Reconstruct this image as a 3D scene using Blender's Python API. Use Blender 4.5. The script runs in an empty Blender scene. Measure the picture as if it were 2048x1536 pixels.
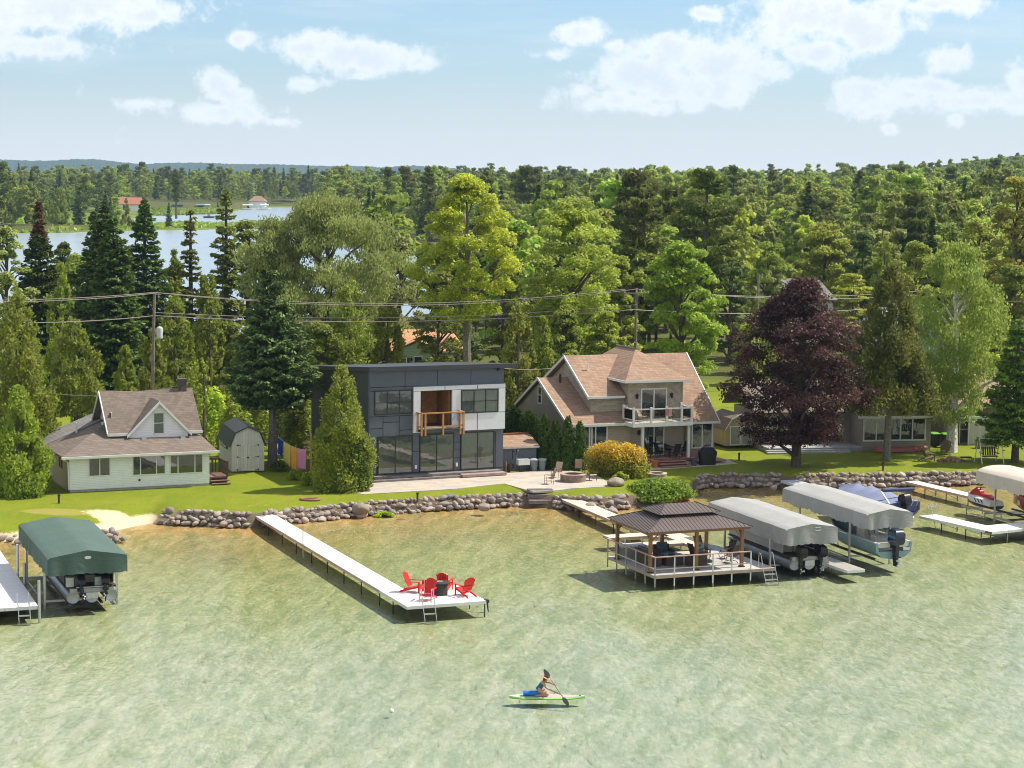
import bpy, bmesh, math, random
import numpy as np
from mathutils import Vector, Matrix
random.seed(7)
R = math.radians
SC = bpy.context.scene
COL = SC.collection
# ---------------------------------------------------------------- camera
F = 4141.0; H = 22.0; PITCH = math.atan((768-347)/F); ROLL = R(0.65)
_f = (0, math.cos(PITCH), -math.sin(PITCH)); _u0 = (0, math.sin(PITCH), math.cos(PITCH)); _c, _s = math.cos(ROLL), math.sin(ROLL)
_r = (_c, _s*_u0[1], _s*_u0[2]); _u = (-_s, _c*_u0[1], _c*_u0[2])
def ray(px, py):
    a = (px-1024)/F; b = -(py-768)/F
    return tuple(_f[i]+a*_r[i]+b*_u[i] for i in range(3))
def G(px, py, z=0.0):      # survey: where a sight line of the photograph meets the level z (metres)
    d = ray(px, py); k = (z-H)/d[2]; return (d[0]*k, d[1]*k, z)
def P(px, py, D):          # survey: the point of a sight line at ground distance D
    d = ray(px, py); k = D/d[1]; return (d[0]*k, D, H+d[2]*k)
cd = bpy.data.cameras.new('camera'); cam = bpy.data.objects.new('camera', cd); COL.objects.link(cam)
cd.sensor_width = 36; cd.lens = 36*F/2048; cd.clip_start = 1; cd.clip_end = 20000
cam.matrix_world = Matrix(((_r[0], _u[0], -_f[0], 0), (_r[1], _u[1], -_f[1], 0), (_r[2], _u[2], -_f[2], H), (0, 0, 0, 1)))
SC.camera = cam
# ---------------------------------------------------------------- materials
def newmat(name):
    m = bpy.data.materials.new(name); m.use_nodes = True
    nt = m.node_tree; b = nt.nodes['Principled BSDF']; return m, nt, b
def N(nt, t, **kw):
    n = nt.nodes.new(t)
    for k, v in kw.items():
        if k in n.inputs: n.inputs[k].default_value = v
        else: setattr(n, k, v)
    return n
def mth(nt, op, a, b=None, c=None, clamp=False):
    n = nt.nodes.new('ShaderNodeMath'); n.operation = op; n.use_clamp = clamp
    for i, v in enumerate((a, b, c)):
        if v is None: continue
        if isinstance(v, (int, float)): n.inputs[i].default_value = v
        else: nt.links.new(v, n.inputs[i])
    return n.outputs[0]
def mixc(nt, fac, a, b, mode='MIX'):
    n = nt.nodes.new('ShaderNodeMix'); n.data_type = 'RGBA'; n.blend_type = mode
    for i, v in ((0, fac), (6, a), (7, b)):
        if isinstance(v, (int, float)): n.inputs[i].default_value = v
        elif isinstance(v, tuple): n.inputs[i].default_value = (*v[:3], 1)
        else: nt.links.new(v, n.inputs[i])
    return n.outputs[2]
def sstep(nt, v, a, b):
    n = nt.nodes.new('ShaderNodeMapRange'); n.interpolation_type = 'SMOOTHSTEP'
    nt.links.new(v, n.inputs[0]); n.inputs[1].default_value = a; n.inputs[2].default_value = b
    return n.outputs[0]
def noise(nt, vec, scale, detail=4, rough=.6, dist=0):
    n = N(nt, 'ShaderNodeTexNoise', Scale=scale, Detail=detail, Roughness=rough, Distortion=dist)
    if vec is not None: nt.links.new(vec, n.inputs['Vector'])
    return n.outputs['Fac']
def coords(nt, kind='Object', scale=(1, 1, 1), rot=(0, 0, 0)):
    t = nt.nodes.new('ShaderNodeTexCoord'); mp = nt.nodes.new('ShaderNodeMapping')
    mp.inputs['Scale'].default_value = scale; mp.inputs['Rotation'].default_value = rot
    nt.links.new(t.outputs[kind], mp.inputs[0]); return mp.outputs[0]
def bump(nt, b, h, strength=.4, dist=.02):
    n = N(nt, 'ShaderNodeBump', Strength=strength, Distance=dist); nt.links.new(h, n.inputs['Height']); nt.links.new(n.outputs[0], b.inputs['Normal']); return n
MATS = {}
def mat(name, col, rough=.6, var=.12, scale=3.0, metal=0.0, kind=None, spec=.4, period=.13, bmp=.15, col2=None):
    """procedural paint / siding / planks / shingles, coordinates of the thing itself"""
    if name in MATS: return MATS[name]
    m, nt, b = newmat(name); MATS[name] = m
    b.inputs['Roughness'].default_value = rough; b.inputs['Metallic'].default_value = metal; b.inputs['Specular IOR Level'].default_value = spec
    v = coords(nt); nz = noise(nt, v, scale, 5)
    lo = tuple(c*(1-var) for c in col); hi = tuple(min(1, c*(1+var)) for c in (col2 or col))
    c = mixc(nt, sstep(nt, nz, .3, .7), lo, hi)
    fine = noise(nt, v, scale*9, 3)
    c = mixc(nt, mth(nt, 'MULTIPLY', fine, .22), c, tuple(x*.55 for x in col))
    hgt = fine
    sep = nt.nodes.new('ShaderNodeSeparateXYZ'); nt.links.new(v, sep.inputs[0])
    if kind == 'siding':
        fr = mth(nt, 'FRACT', mth(nt, 'DIVIDE', sep.outputs[2], period))
        c = mixc(nt, mth(nt, 'MULTIPLY', sstep(nt, fr, .74, .97), .5), c, tuple(x*.35 for x in col)); hgt = fr; bmp = .5
    elif kind == 'boards':
        s = mth(nt, 'ADD', sep.outputs[0], mth(nt, 'MULTIPLY', sep.outputs[1], 1.0))
        fr = mth(nt, 'FRACT', mth(nt, 'DIVIDE', s, period))
        c = mixc(nt, mth(nt, 'MULTIPLY', sstep(nt, mth(nt, 'ABSOLUTE', mth(nt, 'SUBTRACT', fr, .5)), .42, .5), .5), c, tuple(x*.3 for x in col)); hgt = fr
        wn = nt.nodes.new('ShaderNodeTexWhiteNoise'); wn.noise_dimensions = '1D'; nt.links.new(mth(nt, 'FLOOR', mth(nt, 'DIVIDE', s, period)), wn.inputs['W'])
        c = mixc(nt, mth(nt, 'MULTIPLY', wn.outputs[0], .22), c, tuple(x*.5 for x in col))
    elif kind == 'planks':        # along local x
        fr = mth(nt, 'FRACT', mth(nt, 'DIVIDE', sep.outputs[0], period))
        c = mixc(nt, mth(nt, 'MULTIPLY', sstep(nt, mth(nt, 'ABSOLUTE', mth(nt, 'SUBTRACT', fr, .5)), .42, .5), .35), c, tuple(x*.35 for x in col))
        wn = nt.nodes.new('ShaderNodeTexWhiteNoise'); wn.noise_dimensions = '1D'; nt.links.new(mth(nt, 'FLOOR', mth(nt, 'DIVIDE', sep.outputs[0], period)), wn.inputs['W'])
        c = mixc(nt, mth(nt, 'MULTIPLY', wn.outputs[0], .16), c, tuple(x*.6 for x in col))
    elif kind == 'canvas':
        wv = noise(nt, coords(nt, 'Object', (1.1, .35, 2.2), (.3, .2, .5)), 1.6, 5, .62, .8); st_ = noise(nt, v, .6, 5, .65)
        c = mixc(nt, mth(nt, 'MULTIPLY', sstep(nt, st_, .48, .72), .3), c, tuple(x*.6 for x in col)); fr = mth(nt, 'FRACT', mth(nt, 'DIVIDE', sep.outputs[1], 1.75))
        c = mixc(nt, mth(nt, 'MULTIPLY', sstep(nt, mth(nt, 'ABSOLUTE', mth(nt, 'SUBTRACT', fr, .5)), .485, .498), .35), c, tuple(x*.5 for x in col)); hgt = wv; bmp = .28
    elif kind == 'shingles':
        cb = nt.nodes.new('ShaderNodeCombineXYZ')
        nt.links.new(mth(nt, 'ADD', sep.outputs[0], mth(nt, 'MULTIPLY', sep.outputs[1], .83)), cb.inputs[0]); nt.links.new(mth(nt, 'MULTIPLY', sep.outputs[2], 2.0), cb.inputs[1])
        br = N(nt, 'ShaderNodeTexBrick', Scale=1.0); br.inputs['Brick Width'].default_value = .34; br.inputs['Row Height'].default_value = period*1.6; br.inputs['Mortar Size'].default_value = .012; br.inputs['Bias'].default_value = 0
        br.inputs['Color1'].default_value = (*[x*.72 for x in col], 1); br.inputs['Color2'].default_value = (*[min(1, x*1.25) for x in col], 1); br.inputs['Mortar'].default_value = (*[x*.45 for x in col], 1)
        nt.links.new(cb.outputs[0], br.inputs['Vector'])
        c = mixc(nt, .6, c, br.outputs['Color']); stain = noise(nt, v, .45, 5)
        c = mixc(nt, mth(nt, 'MULTIPLY', sstep(nt, stain, .5, .75), .4), c, tuple(x*.5 for x in col)); hgt = br.outputs['Fac']; bmp = .5
    nt.links.new(c, b.inputs['Base Color']); bump(nt, b, hgt, bmp, .02 if kind != 'canvas' else .12)
    return m
def glassmat(name='window_glass', col=(.02, .028, .03), rough=.03):
    if name in MATS: return MATS[name]
    m, nt, b = newmat(name); MATS[name] = m
    v = coords(nt); nz = noise(nt, v, .9, 4)
    nt.links.new(mixc(nt, nz, tuple(c*.4 for c in col), tuple(c*1.8 for c in col)), b.inputs['Base Color'])
    b.inputs['Roughness'].default_value = rough; b.inputs['Specular IOR Level'].default_value = .5; b.inputs['IOR'].default_value = 2.1
    bump(nt, b, noise(nt, v, 1.3, 2), .06, .05); return m
def leafmat(name, c1, c2, trans=.35, c3=None):
    if name in MATS: return MATS[name]
    m, nt, b = newmat(name); MATS[name] = m
    nt.nodes.remove(b); out = nt.nodes['Material Output']
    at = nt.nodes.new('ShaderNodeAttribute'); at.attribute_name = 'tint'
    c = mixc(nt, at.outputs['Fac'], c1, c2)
    if c3:
        n2 = noise(nt, coords(nt), .35, 3); c = mixc(nt, mth(nt, 'MULTIPLY', sstep(nt, n2, .45, .7), .75), c, c3)
    oi = nt.nodes.new('ShaderNodeObjectInfo'); hs = nt.nodes.new('ShaderNodeHueSaturation')
    nt.links.new(mth(nt, 'MULTIPLY_ADD', oi.outputs['Random'], .03, .483), hs.inputs['Hue']); nt.links.new(mth(nt, 'MULTIPLY_ADD', oi.outputs['Random'], .6, .86), hs.inputs['Value']); nt.links.new(c, hs.inputs['Color'])
    c = hs.outputs[0]
    d = N(nt, 'ShaderNodeBsdfDiffuse'); t = N(nt, 'ShaderNodeBsdfTranslucent'); g = N(nt, 'ShaderNodeBsdfGlossy', Roughness=.45)
    g.inputs['Color'].default_value = (.8, .85, .8, 1)
    nt.links.new(c, d.inputs[0]); nt.links.new(mixc(nt, .6, mixc(nt, .25, c, (1, 1, 1), 'MIX'), (1.0, .98, .2), 'MULTIPLY'), t.inputs[0])
    m1 = N(nt, 'ShaderNodeMixShader'); m1.inputs[0].default_value = trans; nt.links.new(d.outputs[0], m1.inputs[1]); nt.links.new(t.outputs[0], m1.inputs[2])
    m2 = N(nt, 'ShaderNodeMixShader'); m2.inputs[0].default_value = .015; nt.links.new(m1.outputs[0], m2.inputs[1]); nt.links.new(g.outputs[0], m2.inputs[2])
    nt.links.new(m2.outputs[0], out.inputs[0]); return m
# ---------------------------------------------------------------- mesh building
class MB:
    def __init__(s): s.v = []; s.f = []
    def add(s, vs, fs):
        k = len(s.v); s.v += [tuple(p) for p in vs]; s.f += [tuple(i+k for i in f) for f in fs]; return s
    def box(s, x0, x1, y0, y1, z0, z1):
        return s.add([(x0,y0,z0),(x1,y0,z0),(x1,y1,z0),(x0,y1,z0),(x0,y0,z1),(x1,y0,z1),(x1,y1,z1),(x0,y1,z1)], [(0,3,2,1),(4,5,6,7),(0,1,5,4),(1,2,6,5),(2,3,7,6),(3,0,4,7)])
    def poly(s, pts): return s.add(pts, [tuple(range(len(pts)))])
    def slab(s, pts, t):       # planar polygon with thickness t downwards
        n = len(pts); a = list(pts)+[(p[0], p[1], p[2]-t) for p in pts]
        return s.add(a, [tuple(range(n)), tuple(range(2*n-1, n-1, -1))]+[(i, i+n, (i+1) % n+n, (i+1) % n) for i in range(n)])
    def extr(s, pts, d):       # polygon swept by vector d
        n = len(pts); a = [tuple(p) for p in pts]+[(p[0]+d[0], p[1]+d[1], p[2]+d[2]) for p in pts]
        return s.add(a, [tuple(range(n-1, -1, -1)), tuple(range(n, 2*n))]+[(i, (i+1) % n, (i+1) % n+n, i+n) for i in range(n)])
    def tube(s, p, q, r, r2=None, n=8):
        p, q = Vector(p), Vector(q); r2 = r if r2 is None else r2; d = (q-p)
        if d.length < 1e-6: return s
        z = d.normalized(); x = z.orthogonal().normalized(); y = z.cross(x)
        a = [p+(x*math.cos(2*math.pi*i/n)+y*math.sin(2*math.pi*i/n))*r for i in range(n)]+[q+(x*math.cos(2*math.pi*i/n)+y*math.sin(2*math.pi*i/n))*r2 for i in range(n)]
        return s.add(a, [tuple(range(n-1, -1, -1)), tuple(range(n, 2*n))]+[(i, (i+1) % n, (i+1) % n+n, i+n) for i in range(n)])
    def path(s, pts, r, n=6):
        rr = r if hasattr(r, '__len__') else [r]*len(pts); pts = [Vector(p) for p in pts]; rings = []; k0 = len(s.v); x = None
        for i, p in enumerate(pts):
            z = (pts[min(i+1, len(pts)-1)]-pts[max(i-1, 0)]).normalized()
            x = (z.orthogonal() if x is None else (x-z*x.dot(z))).normalized(); y = z.cross(x)
            s.v += [tuple(p+(x*math.cos(2*math.pi*j/n)+y*math.sin(2*math.pi*j/n))*rr[i]) for j in range(n)]
        for i in range(len(pts)-1):
            for j in range(n): a = k0+i*n+j; b = k0+i*n+(j+1) % n; s.f.append((a, b, b+n, a+n))
        s.f.append(tuple(range(k0+n-1, k0-1, -1))); e = k0+(len(pts)-1)*n; s.f.append(tuple(range(e, e+n))); return s
    def lathe(s, prof, c=(0, 0, 0), n=20):
        k0 = len(s.v)
        for r, z in prof: s.v += [(c[0]+r*math.cos(2*math.pi*j/n), c[1]+r*math.sin(2*math.pi*j/n), c[2]+z) for j in range(n)]
        for i in range(len(prof)-1):
            for j in range(n): a = k0+i*n+j; b = k0+i*n+(j+1) % n; s.f.append((a, b, b+n, a+n))
        s.f.append(tuple(range(k0+n-1, k0-1, -1))); e = k0+(len(prof)-1)*n; s.f.append(tuple(range(e, e+n))); return s
    def ell(s, c, r, nu=12, nv=8):
        return s.sweep([[(c[0]+r[0]*math.sin(math.pi*i/nv)*math.cos(2*math.pi*j/nu), c[1]+r[1]*math.sin(math.pi*i/nv)*math.sin(2*math.pi*j/nu), c[2]-r[2]*math.cos(math.pi*i/nv)) for j in range(nu)] for i in range(nv+1)])
    def sweep(s, rings, closed=True, caps=True):
        k0 = len(s.v); n = len(rings[0])
        for r in rings: s.v += [tuple(p) for p in r]
        for i in range(len(rings)-1):
            for j in range(n if closed else n-1): a = k0+i*n+j; b = k0+i*n+(j+1) % n; s.f.append((a, b, b+n, a+n))
        if caps and closed: s.f.append(tuple(range(k0+n-1, k0-1, -1))); e = k0+(len(rings)-1)*n; s.f.append(tuple(range(e, e+n)))
        return s
    def obox(s, c, sz, rz=0, rx=0, ry=0):
        M = Matrix.Translation(c) @ Matrix.Rotation(rz, 4, 'Z') @ Matrix.Rotation(ry, 4, 'Y') @ Matrix.Rotation(rx, 4, 'X')
        k = len(s.v); s.box(-sz[0]/2, sz[0]/2, -sz[1]/2, sz[1]/2, -sz[2]/2, sz[2]/2)
        s.v[k:] = [tuple(M @ Vector(p)) for p in s.v[k:]]; return s
    def xf(s, M): s.v = [tuple(M @ Vector(p)) for p in s.v]; return s
    def mesh(s, name, m, smooth=False, merge=False):
        me = bpy.data.meshes.new(name); me.from_pydata(s.v, [], s.f)
        bm = bmesh.new(); bm.from_mesh(me)
        if merge: bmesh.ops.remove_doubles(bm, verts=bm.verts, dist=1e-4)
        bmesh.ops.recalc_face_normals(bm, faces=bm.faces); bm.to_mesh(me); bm.free()
        me.materials.append(m)
        if smooth:
            me.polygons.foreach_set('use_smooth', [True]*len(me.polygons)); me.set_sharp_from_angle(angle=R(50))
        return me
    def build(s, name, m, parent=None, smooth=False, merge=False, label=None, bevel=0):
        o = bpy.data.objects.new(name, s.mesh(name, m, smooth, merge)); COL.objects.link(o)
        if parent is not None: o.parent = parent
        if label: o['label'] = label
        if bevel:
            b = o.modifiers.new('bevel', 'BEVEL'); b.width = bevel; b.segments = 2; b.limit_method = 'ANGLE'
        return o
def tag(o, label, cat, group=None):
    o['label'] = label; o['category'] = cat
    if group: o['group'] = group
    return o
def thing(name, label, cat, loc=(0, 0, 0), rz=0, group=None):
    o = bpy.data.objects.new(name, None); COL.objects.link(o); o.location = loc; o.rotation_euler = (0, 0, rz); o.empty_display_size = .2
    return tag(o, label, cat, group)
def struct(o): o['kind'] = 'structure'; return o
KIDS = {}
def copy_tree(o, parent=None):
    c = o.copy(); COL.objects.link(c)
    if parent is not None: c.parent = parent
    for ch in [x for x in COL.objects if x.parent == o]: copy_tree(ch, c)
    return c
def dup(o, loc, rz, label, group=None, scale=None):
    c = copy_tree(o); c.location = loc; c.rotation_euler = (0, 0, rz); c['label'] = label
    if group: c['group'] = group
    if scale: c.scale = (scale,)*3
    return c
# common materials
WHITE = mat('white_trim', (.74, .74, .72), .45, .05); WHT2 = mat('white_siding', (.86, .88, .92), .5, .05, kind='siding', period=.11)
GLASS = glassmat(); GLASSL = glassmat('lake_glass', (.05, .065, .06), .02); BLACK = mat('black_metal', (.015, .015, .016), .4); DARKM = mat('dark_bronze', (.03, .028, .026), .4)
ALU = mat('aluminium', (.55, .56, .58), .35, .08, metal=.7); STEEL = mat('galvanised_steel', (.4, .41, .42), .4, .12, metal=.6); CONC = mat('concrete', (.36, .34, .31), .85, .15)
TANTRIM = mat('tan_dock_frame', (.42, .32, .25), .6, .1)
BARK = mat('bark', (.11, .085, .065), .9, .35, 6, bmp=.8); BARKG = mat('grey_bark', (.2, .18, .15), .9, .3, 5, bmp=.8)
# ---------------------------------------------------------------- ground, lake, sky
_sh = [G(px, py, 0)[:2] for px, py in [(-160,1082),(0,1082),(45,1085),(160,1075),(300,1046),(330,1049),(500,1056),(740,1031),(900,1019),(1040,1013),(1110,1017),(1180,1022),(1240,1019),(1300,1013),(1368,1008),(1392,984),(1404,976),(1500,975),(1600,978),(1750,975),(1900,972),(2048,965),(2300,955)]]
SX = np.array([p[0] for p in _sh]); SY = np.array([p[1] for p in _sh])
def S(x): return np.interp(x, SX, SY)
def prof(t, x):
    wall = np.interp(t, [-60,-30,-12,-4,-1,0,.25,.6,1.2,3], [-.27,-.235,-.19,-.15,-.10,-.03,.42,.8,.94,1.0])
    beach = np.interp(t, [-60,-30,-12,-4,0,1.3,2.6,5], [-.27,-.235,-.185,-.11,0,.34,.8,1.0])
    w = np.clip((np.abs(x+26.0)-2.8)/2.2, 0, 1); return wall*w+beach*(1-w)
LAKE1 = [G(px, py, 0)[:2] for px, py in [(-900,470),(90,466),(320,461),(560,458),(700,470),(860,520),(905,560),(1020,548),(1060,575),(900,640),(560,700),(-300,700),(-1100,620)]]
LAKE2 = [G(px, py, 0)[:2] for px, py in [(205,444),(330,431),(440,427),(520,414),(640,414),(640,440),(500,447),(330,450)]]
def inpoly(x, y, poly):
    x = np.asarray(x, float); y = np.asarray(y, float); r = np.zeros(x.shape, bool); n = len(poly)
    for i in range(n):
        x1, y1 = poly[i]; x2, y2 = poly[(i+1) % n]
        c = ((y1 > y) != (y2 > y)) & (x < (x2-x1)*(y-y1)/(y2-y1+1e-12)+x1); r ^= c
    return r
def pcol(x, D): return 1024+F*x/np.maximum(D, 1)
def farz(x, y):
    x = np.asarray(x, float); y = np.asarray(y, float); c = pcol(x, y)
    hill = np.interp(c, [-600,0,600,1000,1400,1700,2048,2700], [3,3,3,4,6,8,19,30])
    z = 1.0+.6*np.clip((y-165)/60, 0, 1)+np.clip((y-420)/1050, 0, 1)**1.15*hill
    z = np.where((y > 735) & (y < 1150) & (c < 640), .35, z)
    z = np.where((y > 1700), z-(y-1700)*.012, z)
    return np.where(inpoly(x, y, LAKE1) | inpoly(x, y, LAKE2), -1.2, z)
def gz(x, y):
    x = np.asarray(x, float); y = np.asarray(y, float); t = y-S(x)
    n = prof(t, x); return np.where(t < 26, n, np.maximum(farz(x, y), 1.0) if np.ndim(x) == 0 else farz(x, y))
# one sheet from the lake bed to the far woods
us = np.unique(np.concatenate([np.linspace(-1.8, -.72, 12), np.linspace(-.72, .72, 330), np.linspace(.72, 1.8, 12)]))
tl = np.concatenate([np.linspace(-.25, 1.4, 14), np.linspace(1.9, 10, 18), np.linspace(11, 26, 12)])
rows = []
for t in tl: x = us*62; rows.append((x, S(x)+t, prof(np.full_like(x, t), x)))
dl = np.concatenate([np.linspace(188, 300, 30), np.geomspace(308, 1250, 110), np.geomspace(1300, 2600, 12)])
for k, D in enumerate(dl):
    x = us*np.maximum(66, .42*D); b = min(1, (k+1)/5)
    y = (1-b)*(S(x)+26+k*3)+b*D; rows.append((x, y, farz(x, y)))
def sheet(name, rows, m):
    n = len(rows[0][0]); v = np.stack([np.stack(r, -1) for r in rows]).reshape(-1, 3); nr = len(rows)
    i = np.arange(nr-1)[:, None]*n+np.arange(n-1)[None]; q = np.stack([i, i+1, i+n+1, i+n], -1).reshape(-1, 4)
    me = bpy.data.meshes.new(name); me.vertices.add(len(v)); me.vertices.foreach_set('co', v.ravel()); me.loops.add(q.size); me.loops.foreach_set('vertex_index', q.ravel().astype(np.int32))
    me.polygons.add(len(q)); me.polygons.foreach_set('loop_start', np.arange(0, q.size, 4, dtype=np.int32)); me.update(calc_edges=True); me.validate(); me.polygons.foreach_set('use_smooth', [True]*len(q)); me.materials.append(m)
    o = bpy.data.objects.new(name, me); COL.objects.link(o); return struct(o)
# grass / sand / forest floor
m, nt, b = newmat('lawn'); b.inputs['Roughness'].default_value = .85; b.inputs['Specular IOR Level'].default_value = .15
v = coords(nt, 'Object'); sep = nt.nodes.new('ShaderNodeSeparateXYZ'); nt.links.new(v, sep.inputs[0])
n1 = noise(nt, v, .35, 5); n2 = noise(nt, v, 7, 4, .7); n3 = noise(nt, coords(nt, 'Object', (1.2, .35, 1), (0, 0, .35)), 1.1, 3); n4 = noise(nt, v, 30, 2, .7)
c = mixc(nt, sstep(nt, n1, .3, .7), (.15, .20, .008), (.215, .245, .012))
c = mixc(nt, mth(nt, 'MULTIPLY', sstep(nt, n3, .5, .68), .55), c, (.26, .25, .03))
c = mixc(nt, mth(nt, 'MULTIPLY', sstep(nt, n2, .35, .7), .5), c, (.08, .125, .006))
c = mixc(nt, mth(nt, 'MULTIPLY', sstep(nt, n4, .45, .7), .45), c, (.25, .28, .03))
def ellm(cx, cy, rx, ry, soft=.35, amp=.9):
    a = mth(nt, 'POWER', mth(nt, 'DIVIDE', mth(nt, 'SUBTRACT', sep.outputs[0], cx), rx), 2); bb = mth(nt, 'POWER', mth(nt, 'DIVIDE', mth(nt, 'SUBTRACT', sep.outputs[1], cy), ry), 2)
    return sstep(nt, mth(nt, 'ADD', mth(nt, 'SUBTRACT', 1, mth(nt, 'ADD', a, bb)), mth(nt, 'MULTIPLY', mth(nt, 'SUBTRACT', n2, .5), amp)), -soft*.5, soft)
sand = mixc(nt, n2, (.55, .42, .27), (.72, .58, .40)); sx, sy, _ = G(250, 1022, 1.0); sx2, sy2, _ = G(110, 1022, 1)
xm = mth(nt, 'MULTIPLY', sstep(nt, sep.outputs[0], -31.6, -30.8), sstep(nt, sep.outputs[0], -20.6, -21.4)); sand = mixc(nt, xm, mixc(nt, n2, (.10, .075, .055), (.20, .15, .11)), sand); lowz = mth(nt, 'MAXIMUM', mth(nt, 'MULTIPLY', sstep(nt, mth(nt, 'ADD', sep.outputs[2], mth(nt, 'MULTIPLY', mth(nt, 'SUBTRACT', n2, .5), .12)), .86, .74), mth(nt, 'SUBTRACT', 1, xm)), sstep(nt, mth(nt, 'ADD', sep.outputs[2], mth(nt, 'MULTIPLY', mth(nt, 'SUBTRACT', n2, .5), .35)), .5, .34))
dry = mixc(nt, n2, (.33, .25, .06), (.42, .33, .12))
c = mixc(nt, mth(nt, 'MULTIPLY', ellm(sx2, sy2, 2.2, 1.0), .55), c, dry)
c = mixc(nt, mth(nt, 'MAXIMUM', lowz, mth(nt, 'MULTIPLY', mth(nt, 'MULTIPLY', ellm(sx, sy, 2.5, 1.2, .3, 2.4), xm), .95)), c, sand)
floor_ = mixc(nt, n1, (.06, .075, .015), (.12, .12, .035))
c = mixc(nt, sstep(nt, mth(nt, 'ADD', sep.outputs[1], mth(nt, 'MULTIPLY', n1, 40)), 212, 236), c, floor_)
mz = mth(nt, 'MULTIPLY', sstep(nt, sep.outputs[2], .9, .5), sstep(nt, sep.outputs[1], 500, 600)); c = mixc(nt, mz, c, mixc(nt, noise(nt, v, .06, 4), (.09, .14, .02), (.19, .22, .05)))
nt.links.new(c, b.inputs['Base Color']); bump(nt, b, n4, .6, .04); GRASS = m
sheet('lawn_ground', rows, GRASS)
# lake bed: sand with weed and painted ripple light, amber in the shallows and green where it deepens
m, nt, b = newmat('lake_bed'); b.inputs['Roughness'].default_value = .9; b.inputs['Specular IOR Level'].default_value = 0
v = coords(nt); sep = nt.nodes.new('ShaderNodeSeparateXYZ'); nt.links.new(v, sep.inputs[0]); dep = mth(nt, 'MULTIPLY', sep.outputs[2], -1.7)
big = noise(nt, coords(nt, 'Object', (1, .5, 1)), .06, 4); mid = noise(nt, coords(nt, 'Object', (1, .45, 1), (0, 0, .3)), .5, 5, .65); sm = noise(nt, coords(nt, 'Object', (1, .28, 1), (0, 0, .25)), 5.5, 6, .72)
c = mixc(nt, sstep(nt, mth(nt, 'ADD', dep, mth(nt, 'MULTIPLY', mth(nt, 'SUBTRACT', mid, .5), .2)), .08, .30), (.55, .31, .11), (.40, .31, .13))
c = mixc(nt, sstep(nt, mth(nt, 'ADD', dep, mth(nt, 'MULTIPLY', mth(nt, 'SUBTRACT', big, .5), .12)), .26, .37), c, (.37, .375, .19))
c = mixc(nt, sstep(nt, mth(nt, 'ADD', dep, mth(nt, 'MULTIPLY', mth(nt, 'SUBTRACT', big, .5), .16)), .36, .455), c, (.41, .425, .325))
c = mixc(nt, mth(nt, 'MULTIPLY', sstep(nt, mid, .5, .75), .55), c, (.27, .30, .13))
wd = noise(nt, coords(nt, 'Object', (1, .6, 1), (0, 0, -.2)), .22, 6, .7); c = mixc(nt, mth(nt, 'MULTIPLY', mth(nt, 'MULTIPLY', sstep(nt, wd, .56, .66), sstep(nt, dep, .42, .2)), .75), c, (.15, .14, .06))
c = mixc(nt, mth(nt, 'MULTIPLY', sstep(nt, sm,   .5, .68), .5), c, (.27, .30, .15))  # fine weed and sand mottling, also paints ripple light into the bed colour
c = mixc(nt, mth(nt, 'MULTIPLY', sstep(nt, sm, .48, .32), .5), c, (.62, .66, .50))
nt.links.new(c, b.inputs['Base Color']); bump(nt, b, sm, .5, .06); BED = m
tb = np.concatenate([-np.geomspace(110, 14, 40), -np.linspace(13.5, .5, 44), [-.2, .03]]); brow = []
for t in tb: x = us*62; brow.append((x, S(x)+t, prof(np.full_like(x, t), x)-(.03 if t > -.12 else 0)))
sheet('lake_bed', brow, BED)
# water surface
m, nt, b = newmat('clear_water'); nt.nodes.remove(b)
tr = N(nt, 'ShaderNodeBsdfTransparent'); gl = N(nt, 'ShaderNodeBsdfGlossy', Roughness=.035); fr = N(nt, 'ShaderNodeFresnel', IOR=1.33); mx = N(nt, 'ShaderNodeMixShader')
w1 = noise(nt, coords(nt, 'Object', (1, .34, 1), (0, 0, -.5)), 1.7, 4, .55, .8); w2 = noise(nt, coords(nt, 'Object', (1, .4, 1), (0, 0, .35)), 5.0, 3, .55)
w3 = noise(nt, v if False else coords(nt, 'Object', (1, .6, 1)), .25, 2)
bp = N(nt, 'ShaderNodeBump', Strength=.62, Distance=.065); nt.links.new(mth(nt, 'ADD', mth(nt, 'MULTIPLY', w1, 1.6), mth(nt, 'MULTIPLY', w2, .55)), bp.inputs['Height'])
nt.links.new(bp.outputs[0], gl.inputs['Normal']); nt.links.new(bp.outputs[0], fr.inputs['Normal'])
nt.links.new(mixc(nt, sstep(nt, w1, .36, .62), (.78, .85, .77), (.985, 1, .98)), tr.inputs[0])
nt.links.new(mth(nt, 'MULTIPLY', fr.outputs[0], mth(nt, 'MULTIPLY_ADD', w3, .6, .5), clamp=True), mx.inputs[0]); nt.links.new(tr.outputs[0], mx.inputs[1]); nt.links.new(gl.outputs[0], mx.inputs[2]); nt.links.new(mx.outputs[0], nt.nodes['Material Output'].inputs[0]); WATER = m
o = MB().add([(-140,-30,0),(140,-30,0),(140,158,0),(-140,158,0)], [(0,1,2,3)]).build('lake_water', WATER); struct(o)
m, nt, b = newmat('far_water'); b.inputs['Base Color'].default_value = (.10, .16, .20, 1); b.inputs['Roughness'].default_value = .28; b.inputs['IOR'].default_value = 1.33
w1 = noise(nt, coords(nt, 'Object', (.12, .03, 1)), 1.0, 4); nt.links.new(mixc(nt, w1, (.24, .30, .35), (.34, .41, .46)), b.inputs['Base Color']); bump(nt, b, noise(nt, coords(nt, 'Object', (1, .5, 1)), .8, 3), .4, .06); FARW = m
o = MB().add([(-420,205,0),(120,205,0),(120,1320,0),(-420,1320,0)], [(0,1,2,3)]).build('far_lake_water', FARW); struct(o)
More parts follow.
